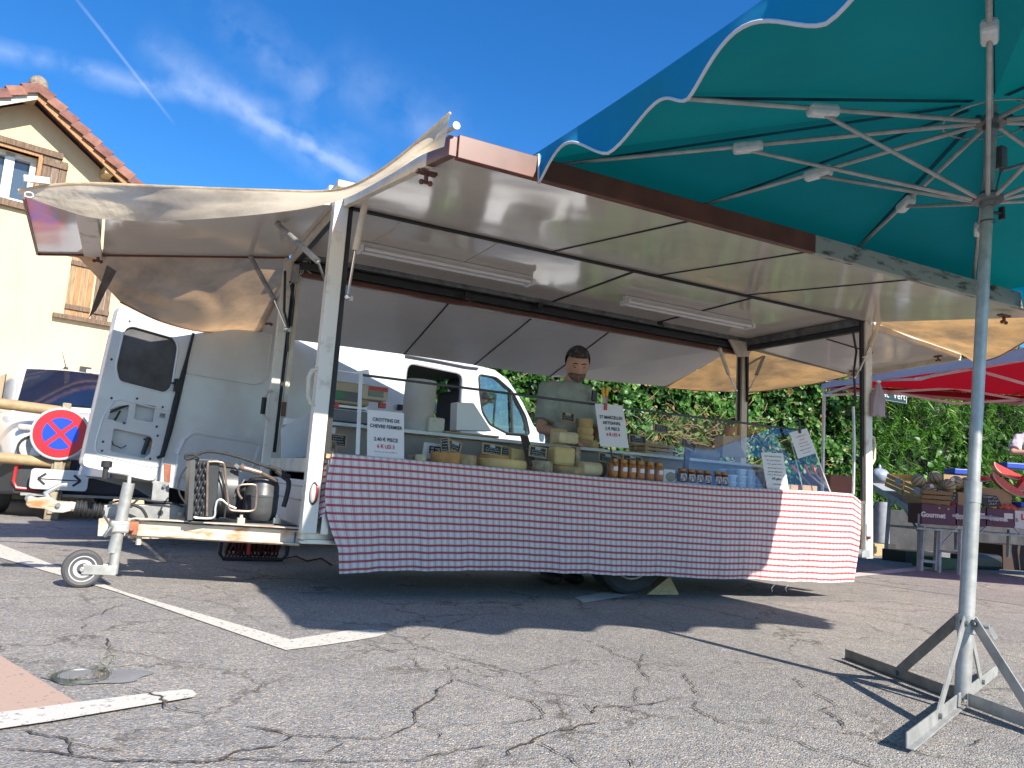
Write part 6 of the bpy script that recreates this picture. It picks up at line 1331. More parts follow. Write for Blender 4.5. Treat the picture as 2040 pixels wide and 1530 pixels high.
# clamp on the rail with black holder
P = Y_(1205, 790, YF+.06); cl_ = thing('spring_clamp', 'yellow and steel spring clamp with red tip gripping the glass rail', 'clamp', tuple(P))
mb = MB(); mb.bar(Y_(1200, 772, YF+.05), Y_(1203, 792, YF+.05), .020, .016); mb.bar(Y_(1211, 769, YF+.06), Y_(1208, 790, YF+.06), .020, .016); ob('yellow_grip', mb, M['yellow'], cl_, bevel=.006)
mb = MB(); mb.bar(Y_(1202, 790, YF+.05), Y_(1204, 804, YF+.03), .022, .010); mb.bar(Y_(1209, 790, YF+.06), Y_(1207, 804, YF+.04), .018, .010); ob('jaw', mb, M['chrome'], cl_)
mb = MB(); mb.bar(Y_(1207, 804, YF-.01), Y_(1206, 817, YF-.012), .020, .008); ob('red_tip', mb, M['red'], cl_)
P = Y_(1184, 789, 4.9); mb = MB(); mb.box(P, (.045, .02, .08)); item('card_terminal', mb, M['black'], P-V((0, 0, .04)), 'small black card terminal held up in front of the vendor', 'card terminal', bevel=.006)
# chalk boards
def board(x0, y0, x1, y1, yy, label, tilt=0, seed=0, turn=0, word=None, group='chalk price boards among the cheeses'):
    A_, B_ = Y_(x0, y0, yy), Y_(x1, y1, yy); c_ = (A_+B_)/2; w_ = abs(B_.x-A_.x)*.98; h_ = abs(A_.z-B_.z)*.82
    ax = V((cos(tilt)*cos(turn), sin(turn), sin(tilt))).normalized(); up = V((-sin(tilt), .12, cos(tilt))).normalized(); nn = ax.cross(up); nn = nn if nn.y < 0 else -nn
    t = thing('chalk_board', label, 'price board', tuple(c_-up*h_/2), group)
    mb = MB(); mb.box(c_, (w_, h_, .006), (ax, up, nn)); ob('slate', mb, M['slate'], t)
    fw = .008
    for s_ in (-1, 1):
        mb = MB(); mb.box(c_+up*(s_*(h_/2)), (w_+fw, fw, .010), (ax, up, nn)); ob('frame', mb, M['crate'], t)
        mb = MB(); mb.box(c_+ax*(s_*(w_/2)), (fw, h_-fw, .010), (ax, up, nn)); ob('frame', mb, M['crate'], t)
    mb = MB(); rg = random.Random(seed); rows = 4
    for r_ in range(rows):
        yy_ = h_*(.32-.22*r_)
        if r_ == 0 and word: continue
        x = -w_*rg.uniform(.30, .38)
        while x < w_*rg.uniform(.18, .36):
            ww = rg.uniform(.06, .14)*w_; pts_ = [c_+nn*.0042+ax*(x+ww*i/5)+up*(yy_+h_*rg.uniform(-.055, .055)) for i in range(6)]
            for a, b in zip(pts_, pts_[1:]): mb.bar(a, b, .0016, .0006, up=nn)
            x += ww+.03*w_
    ob('handwriting', mb, M['chalk'], t, kind='stuff')
    if word: txt(word, h_*.20, c_+nn*.004+up*(h_*.32), ax, up, nn, M['chalk'], t, shear=.15, bold=.004)
    mb = MB(); mb.bar(c_-up*(h_/2)+V((0, .01, 0)), c_-up*(h_/2)+V((0, .03, -.05)), .005, .005); ob('stand', mb, M['crate'], t)
    return t
bds = [((660, 862), (688, 893), 4.58, 'small framed chalk board behind the black strip at the far left of the counter', .0, 0, None),
 ((655, 876), (672, 900), 4.45, 'narrow angled chalk board standing foremost at the far left', .0, .9, None),
 ((893, 876), (917, 903), 4.45, 'chalk board tilted to the right above the orange cheese', -.18, .1, 'CHEVRE'),
 ((880, 870), (894, 903), 4.45, 'narrow chalk board turned sideways against the tilted one above the orange cheese', .1, -1.0, None),
 ((962, 882), (998, 909), 4.45, 'chalk board with four lines standing left of the first brown bracket', -.06, 0, 'BRILL'),
 ((999, 888), (1021, 911), 4.60, 'dim chalk board partly hidden behind its neighbour by the first bracket', -.05, 0, None),
 ((1055, 887), (1087, 914), 4.45, 'chalk board just right of the first brown bracket', -.08, 0, 'BREBIS'),
 ((1119, 819), (1143, 843), 4.70, 'chalk board held high in front of the vendor', -.06, 0, 'Tomme'),
 ((1193, 902), (1229, 925), 4.50, 'chalk board under the St Marcellin notice behind the honey jars', -.12, 0, 'MORBIER'),
 ((1241, 905), (1277, 927), 4.50, 'chalk board behind the honey jars left of the wheel of cheese', -.06, 0, 'Morbier'),
 ((1254, 864), (1286, 887), 4.66, 'chalk board on the rear shelf right of the St Marcellin notice', .0, 0, 'TOMME'),
 ((1303, 843), (1330, 865), 4.85, 'small chalk board standing highest above the wooden crate', -.04, 0, None),
 ((1356, 875), (1386, 898), 4.55, 'chalk board reading OEUFS slanting down to the right by the second bracket', -.30, 0, 'OEUFS')]
for i, (a_, b_, yy, lab, tl_0, tu, wd_) in enumerate(bds): board(*a_, *b_, yy, lab, tl_0, i, tu, wd_)
# cheeses
rind = mat('cheese_rind', (.58, .39, .19), .7, namt=.5, nscale=14, bump=.002); paste = mat('cheese_paste', (.76, .54, .22), .55, namt=.15, nscale=10); pale = mat('pale_cheese', (.78, .64, .38), .5, namt=.2, nscale=16); orng = mat('orange_rind', (.70, .33, .10), .65, namt=.35, nscale=9); greyr = mat('grey_rind', (.48, .37, .24), .85, namt=.6, nscale=22, bump=.003); blue_ = mat('blue_cheese', (.62, .58, .46), .6, namt=1, nscale=26, col2=(.20, .24, .22), thresh=(.58, .70))
def wheelc(x, y, yy, r, h, m_, label, nm='round_cheese', cat='cheese', z=None):
    P = Y_(x, y, yy); z0 = CT+.0 if z is None else z; mb = MB(); mb.lathe([(r*.96, 0), (r, h*.12), (r*1.015, h*.5), (r, h*.88), (r*.95, h), (0, h)], (P.x, yy, z0), V((0, 0, 1)), 28); return item(nm, mb, m_, (P.x, yy, z0), label, cat, smooth=True)
def blockc(x0, y0, x1, y1, yy, dep, m_, label, nm='cheese_block', cat='cheese', bev=.012, z0=None, z1=None):
    A_, B_ = Y_(x0, y0, yy), Y_(x1, y1, yy); zt_ = A_.z if z1 is None else z1; zb_ = B_.z if z0 is None else z0; mb = MB(); mb.bb(A_.x, B_.x, yy, yy+dep, zb_, zt_); return item(nm, mb, m_, ((A_.x+B_.x)/2, yy+dep/2, zb_), label, cat, bevel=bev)
wheelc(890, 915, 4.50, .10, .075, orng, 'orange rinded cheese under the tilted chalk boards'); wheelc(985, 905, 4.52, .10, .085, orng, 'orange rinded wheel behind the cut yellow wheel')
wheelc(1000, 925, 4.46, .155, .062, paste, 'large cut yellow cheese wheel left of the first bracket'); wheelc(1078, 930, 4.46, .075, .075, greyr, 'round greyish cheese right of the first bracket')
wheelc(1130, 935, 4.48, .12, .055, rind, 'low brown cheese wheel carrying the stacked pale block')
P = Y_(1165, 938, 4.40); mb = MB(); mb.cyl((Y_(1160, 940, 4.40).x, 4.42, CT+.05), (Y_(1196, 940, 4.40).x, 4.42, CT+.05), .046, n=24); lg_ = item('cheese_log', mb, pale, (P.x, 4.42, CT), 'pale cheese log with a dark brown end left of the honey jars', 'cheese', smooth=True)
mb = MB(); mb.cyl((Y_(1196, 940, 4.40).x+.001, 4.42, CT+.05), (Y_(1204, 940, 4.40).x, 4.42, CT+.05), .049, n=24); ob('brown_end', mb, mat('brown_rind', (.14, .07, .04), .7, namt=.4), lg_, smooth=True)
blockc(1107, 888, 1147, 925, 4.46, .12, paste, 'upright yellow tomme block in the middle of the counter', bev=.022, z0=CT+.055)
blockc(1149, 890, 1156, 924, 4.462, .10, greyr, 'thin grey rinded slice beside the yellow tomme block', bev=.006, z0=CT+.055)
blockc(1115, 858, 1154, 886, 4.48, .11, pale, 'pale crumbly cheese block on top of the yellow tomme', bev=.020)
sy = 4.78
blockc(1107, 853, 1130, 878, sy, .08, paste, 'flat ochre cheese slab behind the pale block', bev=.01, z0=shz)
zz0 = shz
for i, (x0, x1, y0, y1, m_, lb) in enumerate([(1155, 1200, 868, 889, rind, 'broad brown cheese wheel lowest in the stack by the St Marcellin notice'), (1160, 1192, 852, 867, paste, 'yellow cheese second from the bottom of the stack by the notice'), (1165, 1192, 833, 851, paste, 'yellow cheese third from the bottom of the stack by the notice'), (1168, 1192, 812, 832, paste, 'topmost yellow cheese of the stack by the St Marcellin notice')]):
    A_, B_ = Y_(x0, y0, sy), Y_(x1, y1, sy); r_ = (B_.x-A_.x)/2; h_ = A_.z-B_.z; mb = MB(); mb.lathe([(r_*.93, 0), (r_, h_*.2), (r_, h_*.8), (r_*.9, h_*.98), (0, h_)], ((A_.x+B_.x)/2, sy+.08, zz0), V((0, 0, 1)), 26); item('stacked_cheese', mb, m_, ((A_.x+B_.x)/2, sy+.08, zz0), lb, 'cheese', smooth=True); zz0 += h_*1.01
blockc(856, 830, 886, 858, 4.76, .08, blue_, 'wedge of blue veined cheese beside the big paper roll', bev=.014, z0=shz)
mb = MB(); A_, B_ = Y_(885, 860, 4.74), Y_(992, 872, 4.74); mb.bb(A_.x, B_.x, 4.72, 4.90, shz+.002, shz+.016); item('cutting_board', mb, M['woodf'], ((A_.x+B_.x)/2, 4.8, shz), 'thin brown wooden cutting board on the rear shelf', 'cutting board', bevel=.003)
A_, B_, C_, D_ = [Y_(*q_, 4.80) for q_ in ((911, 801), (944, 803), (980, 859), (909, 857))]
mb = MB(); mb.slab([A_, B_, C_, D_], (0, .12, 0)); item('white_scale', mb, M['upvc'], ((C_+D_)/2+V((0, .06, 0))), 'white box with a slanting right side on the cutting board', 'box', bevel=.004)
P = Y_(834, 850, 4.86); r_ = (Y_(866, 800, 4.86)-Y_(803, 800, 4.86)).length/2*.96; zt_ = Y_(834, 756, 4.86).z
mb = MB(); mb.lathe([(r_*.98, 0), (r_*.98, (zt_-shz)*.1), (r_, (zt_-shz)*.98), (r_*.93, (zt_-shz)), (0, (zt_-shz))], (P.x, 4.90, shz), V((.02, 0, 1)), 30); item('paper_roll', mb, mat('kraft_white', (.52, .48, .43), .75, namt=.12), (P.x, 4.90, shz), 'tall off-white roll of wrapping paper standing on the rear shelf', 'paper roll', smooth=True)
# till scale
P0, P1 = Y_(664, 762, 4.75), Y_(771, 800, 4.75)
scl = thing('shop_scale', 'beige electronic shop scale with red trim behind the left end of the glass', 'scale', ((P0.x+P1.x)/2, 4.8, Y_(700, 860, 4.75).z))
mb = MB(); mb.bb(Y_(664, 0, 4.75).x if False else P0.x, Y_(738, 780, 4.75).x, 4.75, 4.93, Y_(700, 806, 4.75).z, Y_(700, 762, 4.75).z); ob('housing', mb, mat('beige_plastic', (.40, .33, .22), .5, namt=.1), scl, bevel=.012)
mb = MB(); mb.bb(P0.x+.005, Y_(722, 780, 4.75).x, 4.744, 4.75, Y_(700, 800, 4.75).z, Y_(700, 781, 4.75).z); ob('front_strip', mb, M['compressor'], scl)
mb = MB(); mb.bb(P0.x+.01, P0.x+.075, 4.740, 4.744, Y_(700, 797, 4.75).z, Y_(700, 783, 4.75).z); ob('green_label', mb, mat('green_label', (.03, .18, .07), .5, namt=0), scl)
A_, B_ = Y_(724, 766, 4.70), Y_(772, 800, 4.70)
mb = MB(); mb.bb(A_.x, B_.x, 4.70, 4.84, B_.z, A_.z); dsp = ob('display_unit', mb, mat('beige_plastic_light', (.50, .43, .31), .5, namt=.1), scl, bevel=.010)
mb = MB(); mb.bb(A_.x+.035, B_.x-.005, 4.694, 4.70, A_.z-.03, A_.z-.005); ob('red_strip', mb, M['red'], dsp)
mb = MB(); mb.bb(A_.x+.035, B_.x-.03, 4.694, 4.70, B_.z+.02, A_.z-.033); ob('screen', mb, mat('lcd_green', (.09, .12, .08), .25, namt=0), dsp)
mb = MB(); mb.bb(P0.x-.02, Y_(745, 820, 4.75).x, 4.76, 4.98, CT+.22, Y_(700, 818, 4.75).z); ob('grey_box', mb, mat('scale_stand_grey', (.17, .175, .185), .6, namt=.1), scl, bevel=.006)
mb = MB(); mb.bb(P0.x-.02, Y_(735, 820, 4.75).x, 4.80, 4.95, Y_(700, 812, 4.75).z, Y_(700, 807, 4.75).z); ob('pan', mb, M['alu'], scl)
for x0, x1 in ((664, 674), (755, 768)):
    mb = MB(); a_, b_ = Y_(x0, 802, 4.74), Y_(x1, 814, 4.74); mb.bb(a_.x, b_.x, 4.73, 4.76, b_.z, a_.z); ob('red_foot', mb, M['red'], scl, bevel=.004)
mb = MB(); mb.bb(XL+.16, Y_(725, 850, 4.7).x, 4.70, 4.95, CT+.19, CT+.21); ob('side_shelf', mb, M['alu'], cc_)
# feta notice
nt2 = notice([(845, 881), (884, 885), (882, 916), (840, 912)], 4.56, 'torn paper reading FETA behind the orange cheese', []); P = Y_(868, 898, 4.55); txt('FETA', .062, P+V((.02, -.01, 0)), (1, 0, -.03), (0, 0, 1), (0, -1, 0), M['ink'], nt2, bold=.002)
# honey and jam jars
honey = mat('honey', (.38, .13, .015), .12, namt=.3, nscale=6, spec=.8); jam = mat('dark_jam', (.10, .022, .012), .12, namt=.2, spec=.8); lidm = mat('gold_lid', (.34, .17, .05), .35, metal=.4, namt=.2)
def jar(P, r, h, m_, lab, grp, lcol, lw, tag_=None):
    t = thing('jar', lab, 'jar', tuple(P), grp)
    mb = MB(); mb.lathe([(r*.9, 0), (r, .006), (r, h*.70), (r*.82, h*.80), (0, h*.80)], (0, 0, 0), V((0, 0, 1)), 18); ob('glass_body', mb, m_, t, True, local=True)
    mb = MB(); mb.lathe([(r*.86, h*.80), (r*.88, h*.82), (r*.88, h*.98), (r*.8, h), (0, h)], (0, 0, 0), V((0, 0, 1)), 18); ob('lid', mb, lidm, t, True, local=True)
    mb = MB(); n_ = 8; a0 = -pi/2-lw
    for j in range(n_):
        a, b = a0+2*lw*j/n_, a0+2*lw*(j+1)/n_; z0_, z1_ = (h*.36, h*.58) if lw < .7 else (h*.10, h*.62)
        mb.poly([(r*1.02*cos(a), r*1.02*sin(a), z0_), (r*1.02*cos(b), r*1.02*sin(b), z0_), (r*1.02*cos(b), r*1.02*sin(b), z1_), (r*1.02*cos(a), r*1.02*sin(a), z1_)])
    ob('label', mb, lcol, t, local=True); return t
hx = [1221, 1240, 1257, 1274, 1293, 1311]; ords = ['first', 'second', 'third', 'fourth', 'fifth', 'sixth']
jl = mat('jam_label', (.52, .48, .46), .6, namt=1, nscale=45, col2=(.10, .09, .10), thresh=(.48, .56))
j0 = None
for i, x in enumerate(hx):
    P = Y_(x, 945+i*1.8, YF+.035); P.z = CT+.004; lab = '%s amber honey jar from the left in the row on the counter edge' % ords[i]
    if j0 is None: j0 = jar(P, .0345, .125, honey, lab, 'honey jars on the counter edge', M['paper'], .5)
    else: clone(j0, P, label=lab)
k0 = None; ji = 0
for i, x in enumerate((1358, 1375, 1391, 1407, 1428, 1441)):
    for row in range(1):
        P = Y_(x, 960, YF+.03); P.z = CT+.012; lab = '%s dark jam jar from the left, right of the honey jars' % ords[i]
        if k0 is None: k0 = jar(P, .0335, .092, jam, lab, 'dark jam jars on the counter edge', jl, .9)
        else: clone(k0, P, label=lab)
P = Y_(1333, 950, YF+.03); mb = MB(); mb.box(P+V((0, 0, -.005)), (.095, .003, .11)); cd_ = item('picture_card', mb, M['paper'], (P.x, P.y, CT), 'small white card with a green and brown picture between honey and jam jars', 'card')
mb = MB(); mb.holes([(.042*cos(a), .034*sin(a)) for a in [i*pi/10 for i in range(20)]], [], fn=lambda p: P+V((p[0]+.01, -.0035, p[1]-.0))); ob('picture', mb, mat('picture_green', (.16, .24, .10), .6, namt=1, nscale=20, col2=(.30, .16, .07)), cd_)
# stacked blue-white tubs, knives, boxes, rear shelf goods
tubm = mat('pale_blue_tub', (.52, .60, .72), .3, namt=.08)
tb0 = None; rg = random.Random(11); q_n = 0
for r_, (n_, x0, yy) in enumerate(((5, 1456, 4.42), (5, 1462, 4.52), (4, 1440, 4.62))):
    for i in range(n_):
        for h_ in range(3 if i > 0 or r_ else 2):
            P = Y_(x0+i*19, 965, yy); z_ = CT+.004+h_*.047; lab = 'pale blue tub, %s of the %s stack in the %s row' % (['bottom', 'middle', 'top'][h_], ords[i], ['front', 'middle', 'rear'][r_])
            if tb0 is None:
                tb0 = thing('cheese_tub', lab, 'tub', (P.x, yy, z_), 'pale blue tubs stacked under the glass'); mb = MB(); mb.lathe([(.036, 0), (.041, .036), (0, .036)], (0, 0, 0), V((0, 0, 1)), 16); ob('cup', mb, tubm, tb0, True, local=True)
                mb = MB(); mb.lathe([(.044, .036), (.044, .044), (0, .045)], (0, 0, 0), V((0, 0, 1)), 16); ob('lid', mb, M['upvc'], tb0, True, local=True)
            else: clone(tb0, (P.x+rg.uniform(-.004, .004), yy, z_), label=lab)
for i, (a_, b_, c_) in enumerate((((1576, 926), (1588, 940), (1615, 968)), ((1603, 925), (1612, 945), (1640, 968)), ((1617, 924), (1626, 945), (1650, 972)), ((1633, 928), (1638, 950), (1646, 972)))):
    y_ = 4.50+.02*i; A_, B_, C_ = Y_(*a_, y_), Y_(*b_, y_), Y_(*c_, y_); t = thing('cheese_knife', ['leftmost', 'second', 'third', 'rightmost'][i]+' of the orange handled cheese knives behind the end glass', 'knife', tuple(C_), 'orange handled knives')
    mb = MB(); mb.bar(A_, B_, .020, .016); ob('handle', mb, M['orange'], t, bevel=.005); mb = MB(); mb.bar(B_, C_, .022, .003); ob('blade', mb, M['galv'], t)
blockc(1600, 966, 1628, 981, 4.42, .10, M['card'], 'small open cardboard box behind the tilted glass end', 'cardboard_box', 'box', .002, z0=CT); blockc(1572, 965, 1590, 979, 4.40, .08, M['card'], 'tiny cardboard box right of the lined notice', 'cardboard_box', 'box', .002, z0=CT)
blockc(1500, 868, 1502, 869, 4.9, .01, M['card'], 'x', 'tmp', 'x') if False else None
# wheel of cheese cuts in crate on rear shelf right
def crate(P, L_, D_, H_, label, slats=3, rz=0, grp=None, m_=None, tilt=None, sticker=False, ax=None):
    t = thing('wooden_crate', label, 'crate', tuple(P), grp, rz); m_ = m_ or M['crate']; n_ = 0
    for s_ in (-1, 1):
        for k_ in range(slats):
            z0_ = H_*k_/slats+.003; z1_ = H_*(k_+1)/slats-.006
            mb = MB(); mb.bb(-L_/2, L_/2, s_*D_/2-.004, s_*D_/2+.004, z0_, z1_); ob('slat', mb, m_, t, local=True)
            mb = MB(); mb.bb(s_*L_/2-.005, s_*L_/2+.005, -D_/2+.005, D_/2-.005, z0_, z1_); ob('end_board', mb, m_, t, local=True)
    for sx in (-1, 1):
        for sy_ in (-1, 1): mb = MB(); mb.bb(sx*(L_/2-.020)-.012, sx*(L_/2-.020)+.012, sy_*(D_/2-.018)-.012, sy_*(D_/2-.018)+.012, 0, H_+.004); ob('corner_post', mb, m_, t, local=True)
    mb = MB(); mb.bb(-L_/2+.006, L_/2-.006, -D_/2+.006, D_/2-.006, .002, .008); ob('bottom', mb, m_, t, local=True)
    if sticker: mb = MB(); mb.bb(L_*.08, L_*.30, -D_/2-.0055, -D_/2-.0045, H_*.25, H_*.80); ob('label', mb, mat('blueish_label', (.50, .52, .62), .7, namt=1, nscale=60, col2=(.22, .24, .42), thresh=(.55, .6)), t, local=True)
    return t
A_, B_ = Y_(1288, 876, 4.80), Y_(1344, 903, 4.80); crate(V(((A_.x+B_.x)/2, 4.92, shz+.002)), B_.x-A_.x, .20, .085, 'shallow wooden crate on the rear shelf under the highest chalk board')
egg = thing('egg_tray', 'grey wire basket of small pale items on the shelf crate', 'basket', ((A_.x+B_.x)/2, 4.92, shz+.06)); mb = MB()
for i in range(22): mb.ball((A_.x+.03+(B_.x-A_.x-.06)*rg.random(), 4.84+.16*rg.random(), shz+.075+.02*rg.random()), .018, (1, 1, 1.2), 8, 6)
ob('pale_bulbs', mb, pale, egg, True, kind='stuff')
A_, B_ = Y_(1392, 880, 4.80), Y_(1448, 912, 4.80); c_ = (A_+B_)/2; mb = MB(); mb.ball((c_.x, 4.9, shz+.05), 1, ((B_.x-A_.x)/2, .10, .07), 20, 12); bg_ = item('plastic_bag', mb, cloth_mat('cloudy_plastic', (.50, .46, .42), (.5, .46, .4), .3, .15, 20, rough=.3), (c_.x, 4.9, shz), 'crumpled cloudy plastic bag on the rear shelf', 'bag', smooth='all')
dsm = bg_.modifiers.new('d', 'SUBSURF'); dsm.levels = dsm.render_levels = 1
A_, B_, C_, D_ = [Y_(*q_, 4.86) for q_ in ((1441, 869), (1465, 870), (1488, 912), (1439, 910))]; mb = MB(); mb.slab([A_, B_, C_, D_], (0, .10, 0)); item('paper_sack', mb, mat('pale_card', (.48, .42, .34), .8, namt=.1), ((C_+D_)/2), 'beige folded carton with a slanting side on the rear shelf by the post', 'carton')
P = Y_(1452, 868, 4.92); pt = thing('plant_pot', 'small terracotta pot with a seedling on the beige carton', 'plant pot', tuple(P)); mb = MB(); mb.lathe([(.030, 0), (.045, .065), (.048, .066), (.048, .078), (.04, .078), (.0, .070)], tuple(P), V((0, 0, 1)), 18); ob('pot', mb, mat('terracotta', (.38, .17, .09), .8, namt=.3), pt, True)
soup('seedling', np.array([[P.x+random.gauss(0, .03), P.y+random.gauss(0, .03), P.z+.085+random.random()*.03] for _ in range(40)]), np.array([0, 0, 1.]), .03, IVY, LEAF_FEA, pt)
for i, x in enumerate((1312, 1328, 1343)):
    P = Y_(x, 925, 4.60); mb = MB(); mb.ball((P.x, 4.6, CT+.06), .030, (1, 1, .8)); item('sausage_end', mb, mat('cured_red', (.42, .16, .09), .5, namt=.3, nscale=18), (P.x, 4.6, CT+.035), ['left', 'middle', 'right'][i]+' reddish round cheese behind the jam jars', 'cheese', smooth=True)
for i, (x, yy, r_, m_, lb) in enumerate(((838, 4.50, .035, pale, 'small white goat cheese right of the CROTTINS notice'), (822, 4.62, .033, greyr, 'small grey goat cheese behind the white one by the CROTTINS notice'), (930, 4.44, .060, rind, 'brown cheese piece between the orange rinded and the cut yellow cheese'), (1236, 4.62, .055, orng, 'orange cheese half behind the honey jars'), (1270, 4.64, .055, paste, 'yellow cheese half behind the honey jars'))):
    wheelc(x, 915, yy, r_, .05 if r_ < .04 else .07, m_, lb)
blockc(1020, 893, 1046, 915, 4.55, .08, paste, 'upright pale yellow wedge just left of the first bracket', bev=.008, z0=CT)
P = Y_(1330, 925, 4.62); mb = MB(); mb.bb(P.x-.12, P.x+.12, 4.56, 4.66, CT, CT+.034); item('white_tray', mb, M['white'], (P.x, 4.61, CT), 'white tray under the three reddish cheeses', 'tray', bevel=.003)
# hanging bag on the right post
A_ = Y_(1750, 762, YF-.06); hb = thing('hanging_bags', 'bunch of thin pinkish plastic bags hanging at the right post', 'bag', tuple(A_)); mb = MB()
def bagf(u, v_):
    ang = u*2*pi; r_ = .012+.052*min(1, v_*2.2)+.004*sin(ang*7+v_*3); return A_+V((r_*cos(ang)*1.1, r_*.5*sin(ang), -.27*v_+.006*sin(ang*5)*v_))
mb.grid(bagf, 60, 14); ob('plastic', mb, cloth_mat('thin_plastic', (.50, .42, .46), (.5, .42, .45), .4, .12, 8, rough=.4), hb, smooth='all')
mb = MB(); mb.ball(A_+V((0, 0, .008)), .018, (1.5, .8, .7)); ob('knot', mb, M['paper'], hb, smooth='all')

# ================================================================== PEOPLE
def caps(mb, a, b, ra, rb_, n=14):
    mb.cyl(a, b, ra, rb_, n=n); mb.ball(a, ra, nu=n, nv=8); mb.ball(b, rb_, nu=n, nv=8)
def remesh(o, vox, sm=6):
    r_ = o.modifiers.new('remesh', 'REMESH'); r_.mode = 'VOXEL'; r_.voxel_size = vox; r_.use_smooth_shade = True
    s_ = o.modifiers.new('smooth', 'SMOOTH'); s_.iterations = sm; s_.factor = .5
def person(label, loc, rz, hip, chest, neck, head, sh_w, armL, armR, shirt, hair, look=V((0, -1, 0)), beard=True, legs=None):
    t = thing('person', label, 'person', loc, None, rz)
    sL, sR = chest+V((-sh_w, 0, 0)), chest+V((sh_w, 0, 0))
    body = MB()
    fw = look.normalized(); sx = fw.cross(V((0, 0, 1))).normalized()*-1; sx = V((-fw.y, fw.x, 0)).normalized(); up = sx.cross(fw) if sx.cross(fw).z > 0 else fw.cross(sx)
    if legs is None: legs = ((V((-.10, 0, 0)), V((-.11, -.02, .48))), (V((.10, .02, 0)), V((.11, -.01, .48))))
    # head and neck
    caps(body, neck, head-up*.05, .058, .055); body.ball(head, .104, (.82, .98, 1.14), 24, 18, ax=(sx, fw, up)); body.ball(head-up*.055+fw*.018, .070, (.86, .95, .95), 18, 12, ax=(sx, fw, up)); body.ball(head-up*.098+fw*.060, .026, (1.2, .8, .8), ax=(sx, fw, up))
    caps(body, head+up*.016+fw*.090, head-up*.030+fw*.116, .011, .016, 8); body.ball(head-up*.034+fw*.104, .017, (1.5, .8, .7), ax=(sx, fw, up))
    body.ball(head+up*.026+fw*.078, .03, (1.7, .5, .35), ax=(sx, fw, up)); body.ball(head-up*.068+fw*.084, .016, (1.5, .7, .5), ax=(sx, fw, up))
    for s_ in (-1, 1): body.ball(head+sx*(s_*.080)-up*.012, .026, (.35, .75, 1.15), ax=(sx, fw, up))
    caps(body, neck, chest-V((0, 0, .05)), .06, .11)
    for s_, (el, wr) in ((-1, armL), (1, armR)):
        S0 = sL if s_ < 0 else sR; caps(body, S0, el, .045, .040); caps(body, el, wr, .040, .026)
        d_ = (wr-el).normalized(); pw = wr+d_*.045; body.ball(pw, .042, (.9, .9, .55), ax=orient(V((0, 0, 0)), V((0, 0, 1))))
        x_, y_, z_ = orient(V((0, 0, 0)), d_)
        for f_ in range(4):
            b0_ = pw+x_*((f_-1.5)*.019)+d_*.028; L1 = (.036, .042, .039, .030)[f_]; m1 = b0_+d_*L1+V((0, 0, -.008)); caps(body, b0_, m1, .0092, .0086, 8); caps(body, m1, m1+d_*(L1*.55)+V((0, 0, -.024)), .0086, .0075, 8)
        th = pw-x_*(s_*.030)-d_*.01; caps(body, th, th-x_*(s_*.022)+d_*.030+V((0, 0, -.01)), .011, .0095, 8)
    caps(body, chest-V((0, 0, .1)), hip, .11, .12)
    for f0, kn in legs: caps(body, hip+V((f0.x, 0, -.03)), kn, .075, .052); caps(body, kn, f0+V((0, 0, .09)), .050, .038); body.ball(f0+V((0, -.05, .04)), .05, (.8, 1.9, .7))
    o = ob('body', body, M['skin'], t, local=True, smooth='all'); remesh(o, .0075, 4)
    sh = MB(); caps(sh, sL+V((.02, 0, -.01)), sR+V((-.02, 0, -.01)), .082, .082); 
    for i in range(7):
        f = i/6; c_ = chest.lerp(hip, f); sh.ball(c_+V((0, 0, -.02)), 1, (.205-.035*sin(pi*f*.7)+.0, .135, .12), 20, 12)
    caps(sh, neck-V((0, 0, .055)), chest, .078, .10)
    for s_, (el, wr) in ((-1, armL), (1, armR)):
        S0 = sL if s_ < 0 else sR; e2 = S0.lerp(el, .80); sh.cyl(S0, e2, .072, .078, n=18); sh.ball(S0, .076)
    o = ob('t_shirt', sh, shirt, t, local=True, smooth='all'); remesh(o, .009, 5); tx_ = bpy.data.textures.new('creases', 'CLOUDS'); tx_.noise_scale = .11; tx_.noise_depth = 2; dm_ = o.modifiers.new('creases', 'DISPLACE'); dm_.texture = tx_; dm_.strength = .050; dm_.mid_level = .5
    tr_ = MB(); sh2 = hip
    tr_.ball(hip+V((0, 0, -.02)), 1, (.17, .125, .13), 20, 12)
    for f0, kn in legs: caps(tr_, hip+V((f0.x, 0, -.05)), kn, .095, .070); caps(tr_, kn, f0+V((0, 0, .08)), .068, .055)
    o = ob('trousers', tr_, M['trouser'], t, local=True, smooth='all'); remesh(o, .011, 4)
    for f0, kn in legs:
        mb = MB(); mb.ball(f0+V((0, -.06, .045)), .06, (.85, 2.2, .78)); ob('shoe', mb, M['shoe'], t, local=True, smooth='all')
    hm = MB(); hm.ball(head+up*.032-fw*.014, .106, (.87, 1.0, 1.02), 26, 18, ax=(sx, fw, up)); hv = [i for i, p in enumerate(hm.v) if ((p-head).dot(up) > .060 or (p-head).dot(fw) < .010-.6*max(0, .02-(p-head).dot(up)) and (p-head).dot(up) > -.055)]
    keep = set(hv); hm.f = [f for f in hm.f if all(i in keep for i in f)]; ho = ob('hair', hm, hair, t, local=True, smooth='all'); so = ho.modifiers.new('s', 'SOLIDIFY'); so.thickness = .008; so.offset = 0
